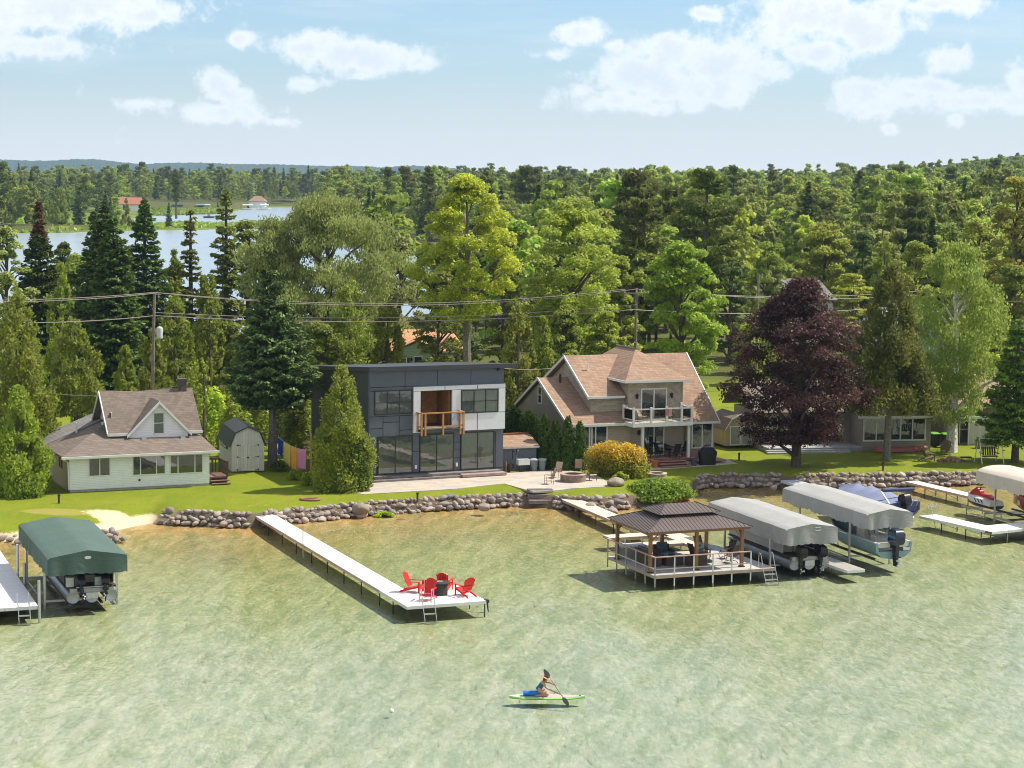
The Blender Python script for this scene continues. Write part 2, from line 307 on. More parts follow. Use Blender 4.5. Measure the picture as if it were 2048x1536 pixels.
# far hills under forest
m, nt, b = newmat('wooded_hill'); b.inputs['Roughness'].default_value = .95; b.inputs['Specular IOR Level'].default_value = .05
v = coords(nt); n1 = noise(nt, v, .012, 5); n2 = noise(nt, v, .09, 4)
nt.links.new(mixc(nt, sstep(nt, n2, .35, .65), mixc(nt, n1, (.02, .04, .025), (.045, .075, .035)), mixc(nt, n1, (.035, .06, .025), (.075, .105, .04))), b.inputs['Base Color']); bump(nt, b, n2, 1, 12); HILL = m
def ridge(name, pts, D, depth):
    pxs = np.arange(pts[0][0], pts[-1][0]+1, 3.0); ys = np.interp(pxs, [p[0] for p in pts], [p[1] for p in pts]); rg = np.random.default_rng(int(D))
    ys = ys+rg.normal(0, .55, len(pxs))+np.sin(pxs*.031)*1.2; rr = []
    for k, fz in enumerate((0, .35, .7, .92, 1, .9, 0)):
        d = D+depth*(k/6.)*(1 if k < 5 else 1.1); pp = np.array([P(a, bq, D+depth*.6) for a, bq in zip(pxs, ys)])
        rr.append((pp[:, 0]*(d/(D+depth*.6)), np.full(len(pxs), d), -6+(pp[:, 2]+6)*fz+rg.normal(0, 1.3, len(pxs))*(0 < fz < 1)))
    return sheet(name, rr, HILL)
ridge('wooded_hills', [(-400,322),(0,318),(95,321),(190,318),(290,327),(430,325),(560,330),(700,331),(760,336),(830,330),(905,336),(960,343),(1020,344),(1080,350),(1160,347),(1230,352),(1330,356),(1500,358),(2500,362)], 5200, 1400)
ridge('forest_hill', [(1250,372),(1500,356),(1640,345),(1760,339),(1880,330),(1960,320),(2048,308),(2200,290),(2500,270)], 1750, 500)
# haze
hz = MB().box(-3600, 3600, -160, 7600, -9, 400).build('haze', bpy.data.materials.new('haze')); hz['kind'] = 'stuff'; hz['label'] = 'thin blue summer haze over the woods and hills'
m = hz.data.materials[0]; m.use_nodes = True; nt = m.node_tree; nt.nodes.remove(nt.nodes['Principled BSDF'])
pv = N(nt, 'ShaderNodeVolumePrincipled', Density=7.5e-5); pv.inputs['Color'].default_value = (.50, .72, 1, 1); nt.links.new(pv.outputs[0], nt.nodes['Material Output'].inputs['Volume'])
# ---------------------------------------------------------------- sky and sun
SAZ, SEL = R(19), R(52)       # sun to the east, a little behind the houses
w = bpy.data.worlds.new('World'); SC.world = w; w.use_nodes = True; nt = w.node_tree; bg = nt.nodes['Background']
sky = nt.nodes.new('ShaderNodeTexSky'); sky.sky_type = 'NISHITA'; sky.sun_disc = False; sky.sun_elevation = SEL; sky.sun_rotation = math.pi/2-SAZ; sky.air_density = 1.0; sky.dust_density = .6; sky.ozone_density = 2.0
tc = nt.nodes.new('ShaderNodeTexCoord'); sp = nt.nodes.new('ShaderNodeSeparateXYZ'); nt.links.new(tc.outputs['Generated'], sp.inputs[0])
yy = mth(nt, 'MAXIMUM', sp.outputs[1], .02); U = mth(nt, 'MULTIPLY', mth(nt, 'DIVIDE', sp.outputs[0], yy), 4.141); W = mth(nt, 'MULTIPLY', mth(nt, 'DIVIDE', sp.outputs[2], yy), 4.141)
cb = nt.nodes.new('ShaderNodeCombineXYZ'); nt.links.new(U, cb.inputs[0]); nt.links.new(W, cb.inputs[1])
na = N(nt, 'ShaderNodeTexNoise', Scale=8, Detail=10, Roughness=.64); nt.links.new(cb.outputs[0], na.inputs['Vector'])
nb = N(nt, 'ShaderNodeTexNoise', Scale=24, Detail=8, Roughness=.68); nt.links.new(cb.outputs[0], nb.inputs['Vector'])
CL = [(120,30,290,62),(300,45,110,28),(60,105,140,26),(-20,88,60,45),(610,105,85,38),(720,118,150,32),(835,128,50,24),(478,92,32,15),(440,178,52,30),(455,195,60,24),(300,218,58,17),(440,232,100,22),(555,250,32,9),(597,174,42,14),(716,158,22,9),(1145,70,60,24),(1220,95,32,14),(1340,105,95,48),(1260,150,130,42),(1420,130,140,52),(1230,200,125,26),(1380,170,150,40),(1300,212,110,16),(1560,40,100,75),(1690,45,110,62),(1620,100,80,38),(1750,8,100,22),(1860,5,130,16),(1400,30,40,18),(1730,190,95,38),(1880,120,55,34),(1850,165,130,24),(1960,190,150,34),(2040,160,60,30),(1770,253,24,16),(1900,228,22,15),(2200,120,160,60),(-200,60,120,50),(1150,185,50,22),(1100,110,45,14)]
fld = None
for cx, cy, rx, ry in CL:
    s1 = mth(nt, 'MULTIPLY', mth(nt, 'SUBTRACT', U, (cx-1024)/1000), 1000/(rx*1.1)); s2 = mth(nt, 'MULTIPLY', mth(nt, 'SUBTRACT', W, (347-cy)/1000), 1000/(ry*1.12))
    e = mth(nt, 'SUBTRACT', 1, mth(nt, 'SQRT', mth(nt, 'MULTIPLY_ADD', s1, s1, mth(nt, 'MULTIPLY', s2, s2)))); e = mth(nt, 'MAXIMUM', e, -1.0); e = mth(nt, 'MULTIPLY', e, min(1, ry/40)**.5)
    fld = e if fld is None else mth(nt, 'SMOOTH_MAX', fld, e, .18)
den = mth(nt, 'ADD', mth(nt, 'ADD', fld, .12), mth(nt, 'ADD', mth(nt, 'MULTIPLY', mth(nt, 'SUBTRACT', na.outputs['Fac'], .5), 2.6), mth(nt, 'MULTIPLY', mth(nt, 'SUBTRACT', nb.outputs['Fac'], .5), 1.3)))
msk = sstep(nt, den, .02, .62)
cir = N(nt, 'ShaderNodeTexNoise', Scale=1.0, Detail=6, Roughness=.6); mp = nt.nodes.new('ShaderNodeMapping'); mp.inputs['Scale'].default_value = (1.3, 11, 1); mp.inputs['Rotation'].default_value = (0, 0, -.05); nt.links.new(cb.outputs[0], mp.inputs[0]); nt.links.new(mp.outputs[0], cir.inputs['Vector'])
veil = mth(nt, 'MULTIPLY', sstep(nt, cir.outputs['Fac'], .45, .75), .45)
fwd = sstep(nt, sp.outputs[1], .05, .2)
tintd = mixc(nt, 1.0, sky.outputs[0], (.88, .96, 1.03), 'MULTIPLY')
SKYN = tintd
lowhaze = mth(nt, 'MULTIPLY', sstep(nt, W, .22, -.02), .85)
band = mixc(nt, mth(nt, 'MULTIPLY', sstep(nt, W, .05, .42), fwd), (1, 1, 1), (.80, .90, 1.0)); tintd = mixc(nt, 1.0, tintd, band, 'MULTIPLY')
c = mixc(nt, mth(nt, 'MULTIPLY', mth(nt, 'MAXIMUM', veil, lowhaze), fwd), tintd, (6.9, 7.0, 7.05))
shade = mixc(nt, sstep(nt, mth(nt, 'ADD', den, mth(nt, 'MULTIPLY', nb.outputs['Fac'], .6)), .5, 1.5), (8.6, 8.55, 8.5), (6.9, 7.0, 7.2))
c = mixc(nt, mth(nt, 'MULTIPLY', mth(nt, 'MULTIPLY', msk, fwd), .95), c, shade)
gn = N(nt, 'ShaderNodeTexNoise', Scale=2.6, Detail=6, Roughness=.6); nt.links.new(tc.outputs['Generated'], gn.inputs['Vector'])       # unseen broken cumulus, added over the rest of the sky to raise fill light
hi = mth(nt, 'MULTIPLY', sstep(nt, gn.outputs['Fac'], .46, .56), mth(nt, 'MAXIMUM', sstep(nt, sp.outputs[2], .14, .3), mth(nt, 'MULTIPLY', mth(nt, 'SUBTRACT', 1, fwd), sstep(nt, sp.outputs[2], .03, .1))))
c = mixc(nt, hi, c, (8.0, 7.8, 7.5))
nt.links.new(c, bg.inputs[0]); bg.inputs[1].default_value = .105
sl = bpy.data.lights.new('sun', 'SUN'); so = bpy.data.objects.new('sun', sl); COL.objects.link(so); sl.energy = 5.0; sl.angle = R(.5); sl.color = (1, .93, .79)
sd = Vector((math.cos(SAZ)*math.cos(SEL), math.sin(SAZ)*math.cos(SEL), math.sin(SEL))); so.rotation_euler = sd.to_track_quat('Z', 'Y').to_euler()
SC.view_settings.view_transform = 'Standard'; SC.view_settings.look = 'None'; SC.view_settings.exposure = 0.47; SC.view_settings.gamma = 1
SC.render.engine = 'CYCLES'; cy = SC.cycles; cy.use_denoising = True; cy.max_bounces = 8; cy.diffuse_bounces = 3; cy.glossy_bounces = 3; cy.transparent_max_bounces = 12; cy.volume_bounces = 0; cy.filter_width = 1.0; cy.use_adaptive_sampling = True; cy.adaptive_threshold = .02; cy.caustics_reflective = False; cy.caustics_refractive = False
# ---------------------------------------------------------------- buildings
def window(parent, x0, x1, z0, z1, y=0.0, frame=WHITE, bars=(), hbars=(), fw=.07, glass=None, d=.05, name='window', inset=.02, label=None):
    """window in a wall facing -y of the thing's own frame: frame proud of the wall, pane set back in it"""
    f = MB()
    f.box(x0-fw, x1+fw, y-d, y, z0-fw, z0); f.box(x0-fw, x1+fw, y-d, y, z1, z1+fw); f.box(x0-fw, x0, y-d, y, z0, z1); f.box(x1, x1+fw, y-d, y, z0, z1)
    for bx in bars: f.box(bx-fw*.45, bx+fw*.45, y-d+.004, y, z0, z1)
    for hb in hbars: f.box(x0, x1, y-d+.008, y, hb-fw*.35, hb+fw*.35)
    o = f.build(name, frame, parent, label=label)
    MB().box(x0, x1, y-inset, y-.004, z0, z1).build('pane', glass or GLASS, o); return o
def sidewindow(parent, y0, y1, z0, z1, x, frame=WHITE, hbars=(), fw=.06, d=.05, bars=()):
    """window in a wall facing -x"""
    f = MB(); f.box(x-d, x, y0-fw, y1+fw, z0-fw, z0); f.box(x-d, x, y0-fw, y1+fw, z1, z1+fw); f.box(x-d, x, y0-fw, y0, z0, z1); f.box(x-d, x, y1, y1+fw, z0, z1)
    for hb in hbars: f.box(x-d+.006, x, y0, y1, hb-.025, hb+.025)
    for hb in bars: f.box(x-d+.003, x, hb-.03, hb+.03, z0, z1)
    o = f.build('window', frame, parent); MB().box(x-.02, x-.004, y0, y1, z0, z1).build('pane', GLASS, o); return o
def lantern(parent, x, y, z):
    b = MB().box(x-.07, x+.07, y-.06, y-.002, z-.1, z+.1); b.tube((x, y-.18, z+.2), (x, y-.18, z+.1), .03, .1, 6); b.tube((x, y-.18, z+.1), (x, y-.18, z-.2), .1, .07, 6); b.tube((x, y-.05, z), (x, y-.18, z+.2), .02, n=5)
    return b.build('wall_lantern', BLACK, parent)
SHG_BRN = mat('brown_shingles', (.19, .15, .125), .9, .15, 2, kind='shingles'); SHG_TAN = mat('tan_shingles', (.33, .215, .148), .9, .12, 2, kind='shingles'); SHG_GREY = mat('grey_shingles', (.22, .21, .20), .9, .12, 2, kind='shingles'); SHG_DARK = mat('dark_shingles', (.09, .08, .08), .9, .15, 2, kind='shingles'); SHG_ORG = mat('orange_shingles', (.62, .31, .17), .9, .08, 2, kind='shingles')
# --- white cottage
t = thing('cottage', 'white clapboard cottage with a brown shingled roof and a gabled dormer over its long front', 'house', (-28.72, 133.35, 0), R(23.8)); Hs = t
MB().box(.03, 9.32, .03, 7.6, .8, 1.16).build('foundation', CONC, t)
BEIGE = mat('beige_siding', (.52, .43, .29), .6, .08, kind='siding', period=.13)
MB().box(0, 9.35, 0, 7.6, 1.16, 3.42).build('front_wall', WHT2, t); MB().box(-.012, 0, .02, 5.4, 1.16, 3.42).build('side_wall', BEIGE, t, label='beige clapboard side wall')
rf = MB()
rf.slab([(-.55,-.42,3.42),(9.85,-.42,3.36),(9.3,2.3,4.22),(3.4,2.3,4.28)], .12); rf.slab([(-.55,9.4,3.42),(-.55,-.424,3.424),(3.4,2.304,4.284),(3.6,4.6,5.0),(3.6,9.4,5.0)], .12); rf.slab([(9.85,-.42,3.36),(9.85,8,3.36),(9.0,8,4.2),(9.3,2.3,4.216)], .12)
ro = rf.build('lower_roof', SHG_BRN, t)
MB().poly([(-.5,5.6,3.46),(3.52,5.6,5.035),(3.58,9.3,5.05),(-.5,9.3,3.46)]).build('grey_roof_wing', SHG_GREY, t, label='greyer shingles on the rear wing')
g = MB().box(-.6, 9.9, -.53, -.424, 3.25, 3.40); g.build('gutter', WHITE, t)
MB().path([(-.5,-.45,3.25),(-.1,-.06,3.0),(-.06,-.05,1.2)], .045).build('downspout', WHITE, t)
for xv, yv in ((5.35, 1.75), (8.0, 1.75)): MB().box(xv-.16, xv+.16, yv-.1, yv+.14, 4.02, 4.17).build('roof_vent', ALU, t)
MB().tube((1.6, 5.3, 4.2), (1.6, 5.3, 4.95), .06).build('vent_pipe', WHITE, t)
u = MB().box(3.5, 9.1, 2.25, 7.0, 3.95, 4.62); u.extr([(3.5,2.25,4.62),(3.5,7.0,4.62),(3.5,4.62,7.0)], (5.6, 0, 0)); u.build('upper_wall', WHT2, t)
dm = MB().extr([(4.42,1.985,4.0),(8.42,1.985,4.0),(8.42,1.985,4.5),(6.42,1.985,6.44),(4.42,1.985,4.5)], (0, 2.2, 0)); dm.build('dormer_wall', WHT2, t)
ru = MB(); n = 9        # the old ridge sags a little
def rdg(k): s = k/(n-1); return (3.02+6.4*s, 4.62, 7.12-.11*math.sin(math.pi*min(1, s*1.25))**2)
for k in range(n-1):
    a, b2 = rdg(k), rdg(k+1); ru.slab([(a[0], 2.02, 4.5), (b2[0], 2.02, 4.5), b2, a], .12); ru.slab([a, b2, (b2[0], 7.25, 4.5), (a[0], 7.25, 4.5)], .12)
ru.build('upper_roof', SHG_BRN, t, merge=True)
dr = MB(); dr.slab([(4.24,1.76,4.38),(6.42,1.76,6.6),(6.42,4.34,6.6),(4.24,2.06,4.38)], .1); dr.slab([(8.6,1.76,4.38),(8.6,2.06,4.38),(6.42,4.34,6.6),(6.42,1.76,6.6)], .1); dr.build('dormer_roof', SHG_BRN, t)
fa = MB()
for x0 in (4.22, 8.62): fa.extr([(x0,1.69,4.18),(x0,1.69,4.37),(6.42,1.69,6.61),(6.42,1.69,6.4)], (0, .06, 0))
fa.box(3.0, 4.36, 1.93, 2.0, 4.32, 4.5); fa.box(8.48, 9.45, 1.93, 2.0, 4.32, 4.5); fa.extr([(2.94,2.0,4.34),(2.94,2.0,4.5),(2.94,4.62,7.12),(2.94,4.62,6.94)], (.07, 0, 0)); fa.extr([(2.94,7.25,4.34),(2.94,7.25,4.5),(2.94,4.62,7.12),(2.94,4.62,6.94)], (.07, 0, 0)); fa.build('fascia', WHITE, t)
BRK = mat('dark_brick', (.10, .08, .075), .9, .25, 6)
ch = MB().box(8.5, 8.98, 4.4, 4.9, 6.5, 7.66); ch.box(8.44, 9.04, 4.34, 4.96, 7.66, 7.78); ch.build('chimney', BRK, t)
window(t, 6.1, 6.74, 4.42, 5.76, 1.985, hbars=(5.1,)); window(t, 1.3, 2.62, 2.05, 3.16, 0, bars=(1.98,)); window(t, 4.2, 6.3, 1.98, 3.15, 0, bars=(4.68, 5.75)); window(t, 6.7, 8.85, 1.96, 3.13, 0, bars=(7.2, 8.35))
sidewindow(t, 3.0, 3.5, 4.62, 5.75, 3.5, hbars=(5.15,)); sidewindow(t, 3.65, 4.1, 4.62, 5.75, 3.5, hbars=(5.15,)); MB().box(3.15, 3.49, 4.15, 4.65, 4.62, 5.0).build('air_conditioner', WHITE, t); sidewindow(t, 2.1, 2.5, 2.3, 2.95, -.012, frame=BEIGE); sidewindow(t, 2.7, 3.1, 2.3, 2.95, -.012, frame=BEIGE)
MB().box(4.55, 4.67, -.05, 0, 1.55, 1.68).build('wall_tap', BLACK, t)
# stoop beside the cottage
REDW = mat('weathered_redwood', (.20, .115, .085), .8, .2, kind='planks', period=.14); DKW = mat('dark_stained_wood', (.075, .05, .04), .8, .25)
t = thing('wooden_stoop', 'dark railed wooden stoop with two steps against the side of the white cottage', 'stoop', (-20.15, 137.55, 0), R(23.8))
MB().box(.02, 1.25, .1, 2.2, 1.42, 1.5).build('platform', REDW, t); MB().box(.05, 1.2, .15, 2.15, .95, 1.415).build('skirting', DKW, t)
for k, zz in enumerate((1.28, 1.12)): MB().box(.0, 1.25, -.25-.3*k, .07-.3*k, zz-.05, zz).build('step', REDW, t)
for x, y in ((1.2, .15), (1.2, 2.1), (.7, 2.1)): MB().box(x-.06, x+.06, y-.06, y+.06, 1.5, 2.45).build('post', DKW, t)
r_ = MB().box(1.12, 1.28, .1, 2.2, 2.45, 2.52).box(.1, 1.115, 2.05, 2.2, 2.45, 2.52)
for y in np.arange(.4, 2.0, .22): r_.box(1.18, 1.22, y, y+.06, 1.55, 2.45)
for x in (.15, .35, .9): r_.box(x, x+.06, 2.08, 2.12, 1.55, 2.45)
r_.build('railing', DKW, t)
# --- gambrel storage shed
SHW = mat('shed_boards', (.62, .60, .55), .6, .06, kind='boards', period=.2); t = thing('storage_barn', 'white gambrel storage barn with a dark roof and strap-hinged double doors between cottage and spruce', 'shed', (-19.5, 143.1, 0), R(17))
gam = [(0,1.08),(2.3,1.08),(2.3,2.95),(1.98,3.78),(1.15,4.16),(.32,3.78),(0,2.95)]
MB().extr([(x, 0, z) for x, z in gam], (0, 5.4, 0)).build('wall', SHW, t)
rp = [(-.14,2.86),(.26,3.84),(1.15,4.26),(2.04,3.84),(2.44,2.86)]; ro = MB()
for a, b2 in zip(rp, rp[1:]): ro.slab([(a[0],-.12,a[1]),(b2[0],-.12,b2[1]),(b2[0],5.5,b2[1]),(a[0],5.5,a[1])], .09)
ro.build('roof', mat('charcoal_metal', (.045, .045, .05), .4, .1, kind='planks', period=.22, spec=.6), t)
BLKI = mat('black_iron', (.012, .012, .012), .5)
for x0, x1, hx in ((.36, 1.12, .36), (1.16, 1.92, 1.92)):
    d = MB().box(x0, x1, -.035, -.002, 1.12, 2.98).build('door', mat('shed_door', (.58, .58, .55), .55, .05, kind='boards', period=.2), t)
    tr_ = MB(); 
    for zz in (1.14, 2.05, 2.9): tr_.box(x0+.02, x1-.02, -.06, -.036, zz, zz+.07)
    for xx in (x0+.02, x1-.09): tr_.box(xx, xx+.07, -.058, -.036, 1.21, 2.9)
    tr_.build('door_trim', mat('shed_door_trim', (.66, .66, .63), .55, .05), d)
    s = 1 if hx == x0 else -1
    for zz in (1.2, 2.1, 2.92): MB().extr([(hx, -.075, zz-.07), (hx, -.075, zz+.07), (hx+s*.1, -.075, zz+.02), (hx+s*.3, -.075, zz+.012), (hx+s*.3, -.075, zz-.012), (hx+s*.1, -.075, zz-.02)], (0, .013, 0)).build('hinge', BLKI, d)
MB().box(1.08, 1.2, -.09, -.062, 2.02, 2.1).build('latch', BLKI, t)
sg = MB().box(-.05, -.004, 1.7, 4.6, 2.42, 2.74).build('sign', mat('green_sign', (.02, .045, .03), .6, .05), t)
le = MB(); rr = random.Random(3); y = 4.45                           # pale worn letters, not legible in the photograph
for k in range(13):
    wd = .17 if k < 5 else .10; hh = .2 if k < 5 else .14
    if k == 5: y -= .06
    le.box(-.058, -.051, y-wd, y-wd+.03, 2.49, 2.49+hh); le.box(-.058, -.051, y-.03, y, 2.49, 2.49+hh*rr.choice((.6, 1))); zz = rr.choice((2.49, 2.55, 2.60)); le.box(-.0575, -.051, y-wd+.031, y-.031, zz, zz+.03); y -= wd+.045
le.build('lettering', WHITE, sg)
# --- modern dark house
CH = mat('charcoal_panel', (.095, .112, .142), .5, .06, 1.2); CHD = mat('charcoal_boards', (.06, .06, .058), .6, .1, kind='boards', period=.3); WP = mat('white_panel', (.70, .72, .75), .4, .03, 1); JT = mat('panel_joint', (.012, .013, .015), .8)
t = thing('modern_house', 'two-storey modern house clad in charcoal panels with a white upper bay and timber balcony', 'house', (-9.66, 139.75, 0), R(26.5))
WX = 10.15
wl = MB()      # front wall built round the recessed loggia
wl.box(0, 3.72, 0, .25, 1.0, 8.55); wl.box(6.12, WX, 0, .25, 1.0, 8.55); wl.box(3.72, 6.12, 0, .25, 1.0, 4.5); wl.box(3.72, 6.12, 0, .25, 7.08, 8.55); wl.box(.15, WX-.15, .25, .27, 1.0, 4.4)
wl.build('front_wall', CH, t)
sdw = MB().extr([(0,.252,1),(0,11,1),(0,11,7.62),(0,.252,8.52)], (.2, 0, 0)); sdw.build('side_wall', CHD, t, label='dark brown-black boarded side wall'); MB().extr([(WX,.252,1),(WX,11,1),(WX,11,7.62),(WX,.252,8.52)], (-.2, 0, 0)).build('side_wall', CHD, t); MB().box(.2, WX-.2, 10.8, 11, 1, 7.6).build('back_wall', CHD, t)
MB().box(.2, WX-.2, .27, 10.8, 4.3, 4.48).build('floor_slab', CONC, t)
RF = mat('roof_edge', (.05, .053, .06), .45, .05); rf = MB().slab([(-.12,-.3,8.86),(WX+.95,-.3,8.78),(WX+.95,11.5,7.86),(-.12,11.5,7.92)], .3); rf.build('roof', RF, t)
j = MB()
def jv(x, z0, z1, y=-.004, w_=.022): j.box(x-w_, x+w_, y, y+.003, z0, z1)
def jh(z, x0, x1, y=-.004, w_=.022): j.box(x0, x1, y+.0005, y+.0035, z-w_, z+w_)
jh(7.42, 0, 3.2); jh(7.18, 0, .36); jh(5.42, 0, 3.2)
for x in (2.62, 5.05, 7.6): jv(x, 7.44, 8.5)
jv(2.62, 7.2, 7.4); jv(1.0, 4.1, 5.4); jv(2.2, 4.1, 5.4); jh(5.0, 1.02, 2.18); jh(4.6, 0, .98); jh(4.42, 2.22, 3.2)
for x in (4.1, 5.35, 7.3, 8.5): jv(x, 4.05, 4.2)
for x in (3.45, 6.55): jh(2.9, x-.28, x+.28); jv(x-.28, 1.2, 4.0, w_=.012); jv(x+.28, 1.2, 4.0, w_=.012)
jh(2.3, 6.28, 6.82); jh(3.4, 6.28, 6.82); jh(1.44, 0, WX); jv(.55, 1.2, 4); jv(9.55, 1.2, 4); jv(2.4, 1.05, 1.42); jv(7.4, 1.05, 1.42)
j.build('panel_joints', JT, t)
wb = MB(); y0 = -.16
wb.box(3.2, 3.72, y0, -.006, 4.2, 7.08); wb.box(6.12, 6.78, y0, -.006, 4.2, 7.08); wb.box(3.2, 10.2, y0, -.006, 7.08, 7.36); wb.box(6.78, 10.2, y0, -.006, 4.2, 5.4); wb.box(9.66, 10.2, y0, -.006, 5.4, 7.08); wb.box(6.78, 9.66, y0, -.006, 7.04, 7.08); wb.box(3.72, 6.12, y0, -.006, 4.2, 4.5)
wb.build('white_bay', WP, t)
j = MB()
for x in (5.55, 8.05): jv(x, 7.09, 7.35, y0-.004)
jh(7.075, 3.2, 10.2, y0-.004, .012); jh(5.4, 6.14, 10.2, y0-.004, .012); jv(8.05, 4.22, 5.38, y0-.004); jv(9.66, 5.42, 7.06, y0-.004, .01)
j.build('bay_joints', JT, t)
CED = mat('cedar_boards', (.36, .165, .06), .6, .2, kind='siding', period=.14)
lg = MB().box(3.72, 6.12, 2.2, 2.3, 4.5, 7.08).box(6.02, 6.12, .26, 2.2, 4.5, 7.08).box(3.72, 3.80, .26, 2.2, 4.5, 7.08).box(3.8, 6.02, .26, 2.2, 7.0, 7.08); lg.build('loggia_lining', CED, t); MB().box(3.8, 6.02, .26, 2.2, 4.49, 4.53).build('loggia_floor', CHD, t)
window(t, 3.86, 4.75, 4.56, 6.85, 2.2, frame=DARMX if False else DARKM, name='balcony_door')
for x0, x1, bars in ((.42, 3.08, (1.3, 2.2)), ): window(t, x0, x1, 5.62, 7.12, 0, frame=DARKM, bars=bars, hbars=(6.36,), fw=.08, glass=GLASSL)
window(t, 6.86, 9.58, 5.48, 6.96, y0, frame=DARKM, bars=(7.77, 8.67), hbars=(6.22,), fw=.08, glass=GLASSL)
for x0 in (.68, 3.80, 6.92): window(t, x0, x0+2.46, 1.5, 3.98, 0, frame=DARKM, bars=(x0+1.23,), fw=.075, glass=GLASSL, name='sliding_door')
for x in (3.45, 6.55): MB().box(x-.08, x+.08, -.07, -.006, 1.7, 1.95).build('outlet_box', WHITE, t)
TIM = mat('timber', (.46, .25, .105), .6, .15, 4); bl = MB().box(3.46, 6.6, -.98, y0-.002, 4.3, 4.46).build('balcony_floor', CHD, t)
for x, y in ((3.46, -.95), (3.72, -.98), (5.05, -.98), (6.36, -.98), (6.62, -.95), (3.46, -.3), (6.62, -.3)):
    MB().box(x-.06, x+.06, y-.06, y+.06, 4.08 if y < -.5 else 4.3, 5.58).build('balcony_post', TIM, t)
rl = MB().box(3.4, 6.68, -1.06, -.92, 5.58, 5.66).box(3.78, 6.3, -1.0, -.94, 4.62, 4.72)
for x in (3.46, 6.62): rl.box(x-.07, x+.07, -.92, y0-.004, 5.58, 5.655); rl.box(x-.03, x+.03, -.89, -.36, 4.62, 4.72)
rl.build('balcony_rail', TIM, t)
for x in np.arange(3.95, 6.3, .001 if False else .5): MB().tube((x, -.97, 4.72), (x, -.97, 5.58), .008, n=4).build('balcony_baluster', BLACK, t)
STN = mat('step_stone', (.20, .175, .17), .85, .25, 2); 
st = MB().obox((4.95, -.30, 1.235), (9.6, .58, .25)).obox((4.9, -.62, 1.1), (10.0, .55, .17)); st.build('stone_step', STN, t, bevel=.03)
MB().obox((8.2, -.85, 1.16), (3.4, .62, .2)).build('stone_step', mat('rose_stone', (.33, .25, .23), .85, .2, 3), t, bevel=.03, label='rose-coloured stone step')
MB().box(9.6, 9.75, -.2, -.01, 8.3, 8.45).build('security_lamp', BLACK, t)
# little grey shed behind, fence, and what stands by it
t = thing('tool_shed', 'low grey board shed with a tan shingle roof beside the modern house', 'shed', (-.62, 145.35, 0), R(22)); SLATE = mat('slate_boards', (.15, .165, .19), .65, .08, kind='boards', period=.19)
sh_w = MB().extr([(-1.2,0,1),(-1.2,2.4,1),(-1.2,2.4,2.7),(-1.2,1.5,3.25),(-1.2,0,2.78)], (3.8, 0, 0)); sh_w.build('wall', SLATE, t)
MB().slab([(-1.35,-.22,2.76),(2.74,-.22,2.76),(2.74,1.5,3.36),(-1.35,1.5,3.36)], .1).slab([(-1.35,1.5,3.357),(2.74,1.5,3.357),(2.74,2.7,2.7),(-1.35,2.7,2.7)], .1).build('roof', SHG_TAN, t)
MB().box(-1.35, 2.74, -.26, -.222, 2.62, 2.75).build('fascia', mat('pale_grey_trim', (.5, .5, .5), .5), t)
for x, z0, z1 in ((.78, 1.85, 2.45), (1.05, 2.1, 2.55)): MB().tube((x, -.02, z0), (x, -.02, z1), .025, n=5).tube((x, -.03, z1), (x+.09, -.03, z1-.08), .025, n=5).build('hanging_tool', BLACK, t)
t = thing('privacy_fence', 'tall timber privacy fence panel behind the grey shed', 'fence', (-.45, 148.3, 0), R(22)); FW = mat('fence_boards', (.40, .245, .12), .75, .15, kind='boards', period=.15)
MB().box(-1.2, 4.55, 0, .05, 1.0, 3.25).build('panel', FW, t); MB().box(-1.25, 4.66, -.05, .1, 3.25, 3.34).build('top_rail', mat('fence_rail', (.45, .16, .07), .7, .15), t); MB().box(4.56, 4.68, -.06, .09, .9, 3.245).build('post', FW, t); MB().box(-1.2, 4.55, -.05, -.002, 1.9, 2.0).build('rail', FW, t)
t = thing('storage_rack', 'small rack with white sloping lid and orange shelves between shed and fence', 'rack', (2.3, 146.9, 0), R(22))
for x in (0, .72): MB().box(x, x+.06, 0, .06, 1.0, 2.2).build('post', FW, t)
MB().slab([(-.05,-.1,2.15),(.85,-.1,2.15),(.85,.7,2.5),(-.05,.7,2.5)], .05).build('lid', WHITE, t)
for z in (1.75, 1.42): MB().box(0, .78, .01, .6, z, z+.09).build('shelf', mat('orange_shelf', (.55, .13, .04), .6, .2), t)
MB().box(.05, .75, .03, .55, 1.0, 1.3).build('drawer_box', mat('grey_box', (.25, .25, .24), .6, .1), t)
t = thing('utility_sink', 'white utility sink on thin dark legs against the grey shed', 'sink', (.35, 145.2, 0), R(22))
tb_ = MB().box(0, .86, -.5, -.46, 1.52, 1.92).box(0, .86, -.04, 0, 1.52, 1.92).box(0, .04, -.46, -.04, 1.52, 1.92).box(.82, .86, -.46, -.04, 1.52, 1.92).box(.04, .82, -.46, -.04, 1.52, 1.56); tb_.build('basin', WHITE, t)
for x in (.06, .8):
    for y in (-.45, -.06): MB().tube((x, y, 1.03), (x, y, 1.52), .018, n=6).build('leg', BLACK, t)
MB().path([(.05,-.02,1.92),(.05,-.04,2.5),(.1,-.1,2.58),(.1,-.2,2.5)], .014, 5).build('tap', ALU, t)
bin0 = None
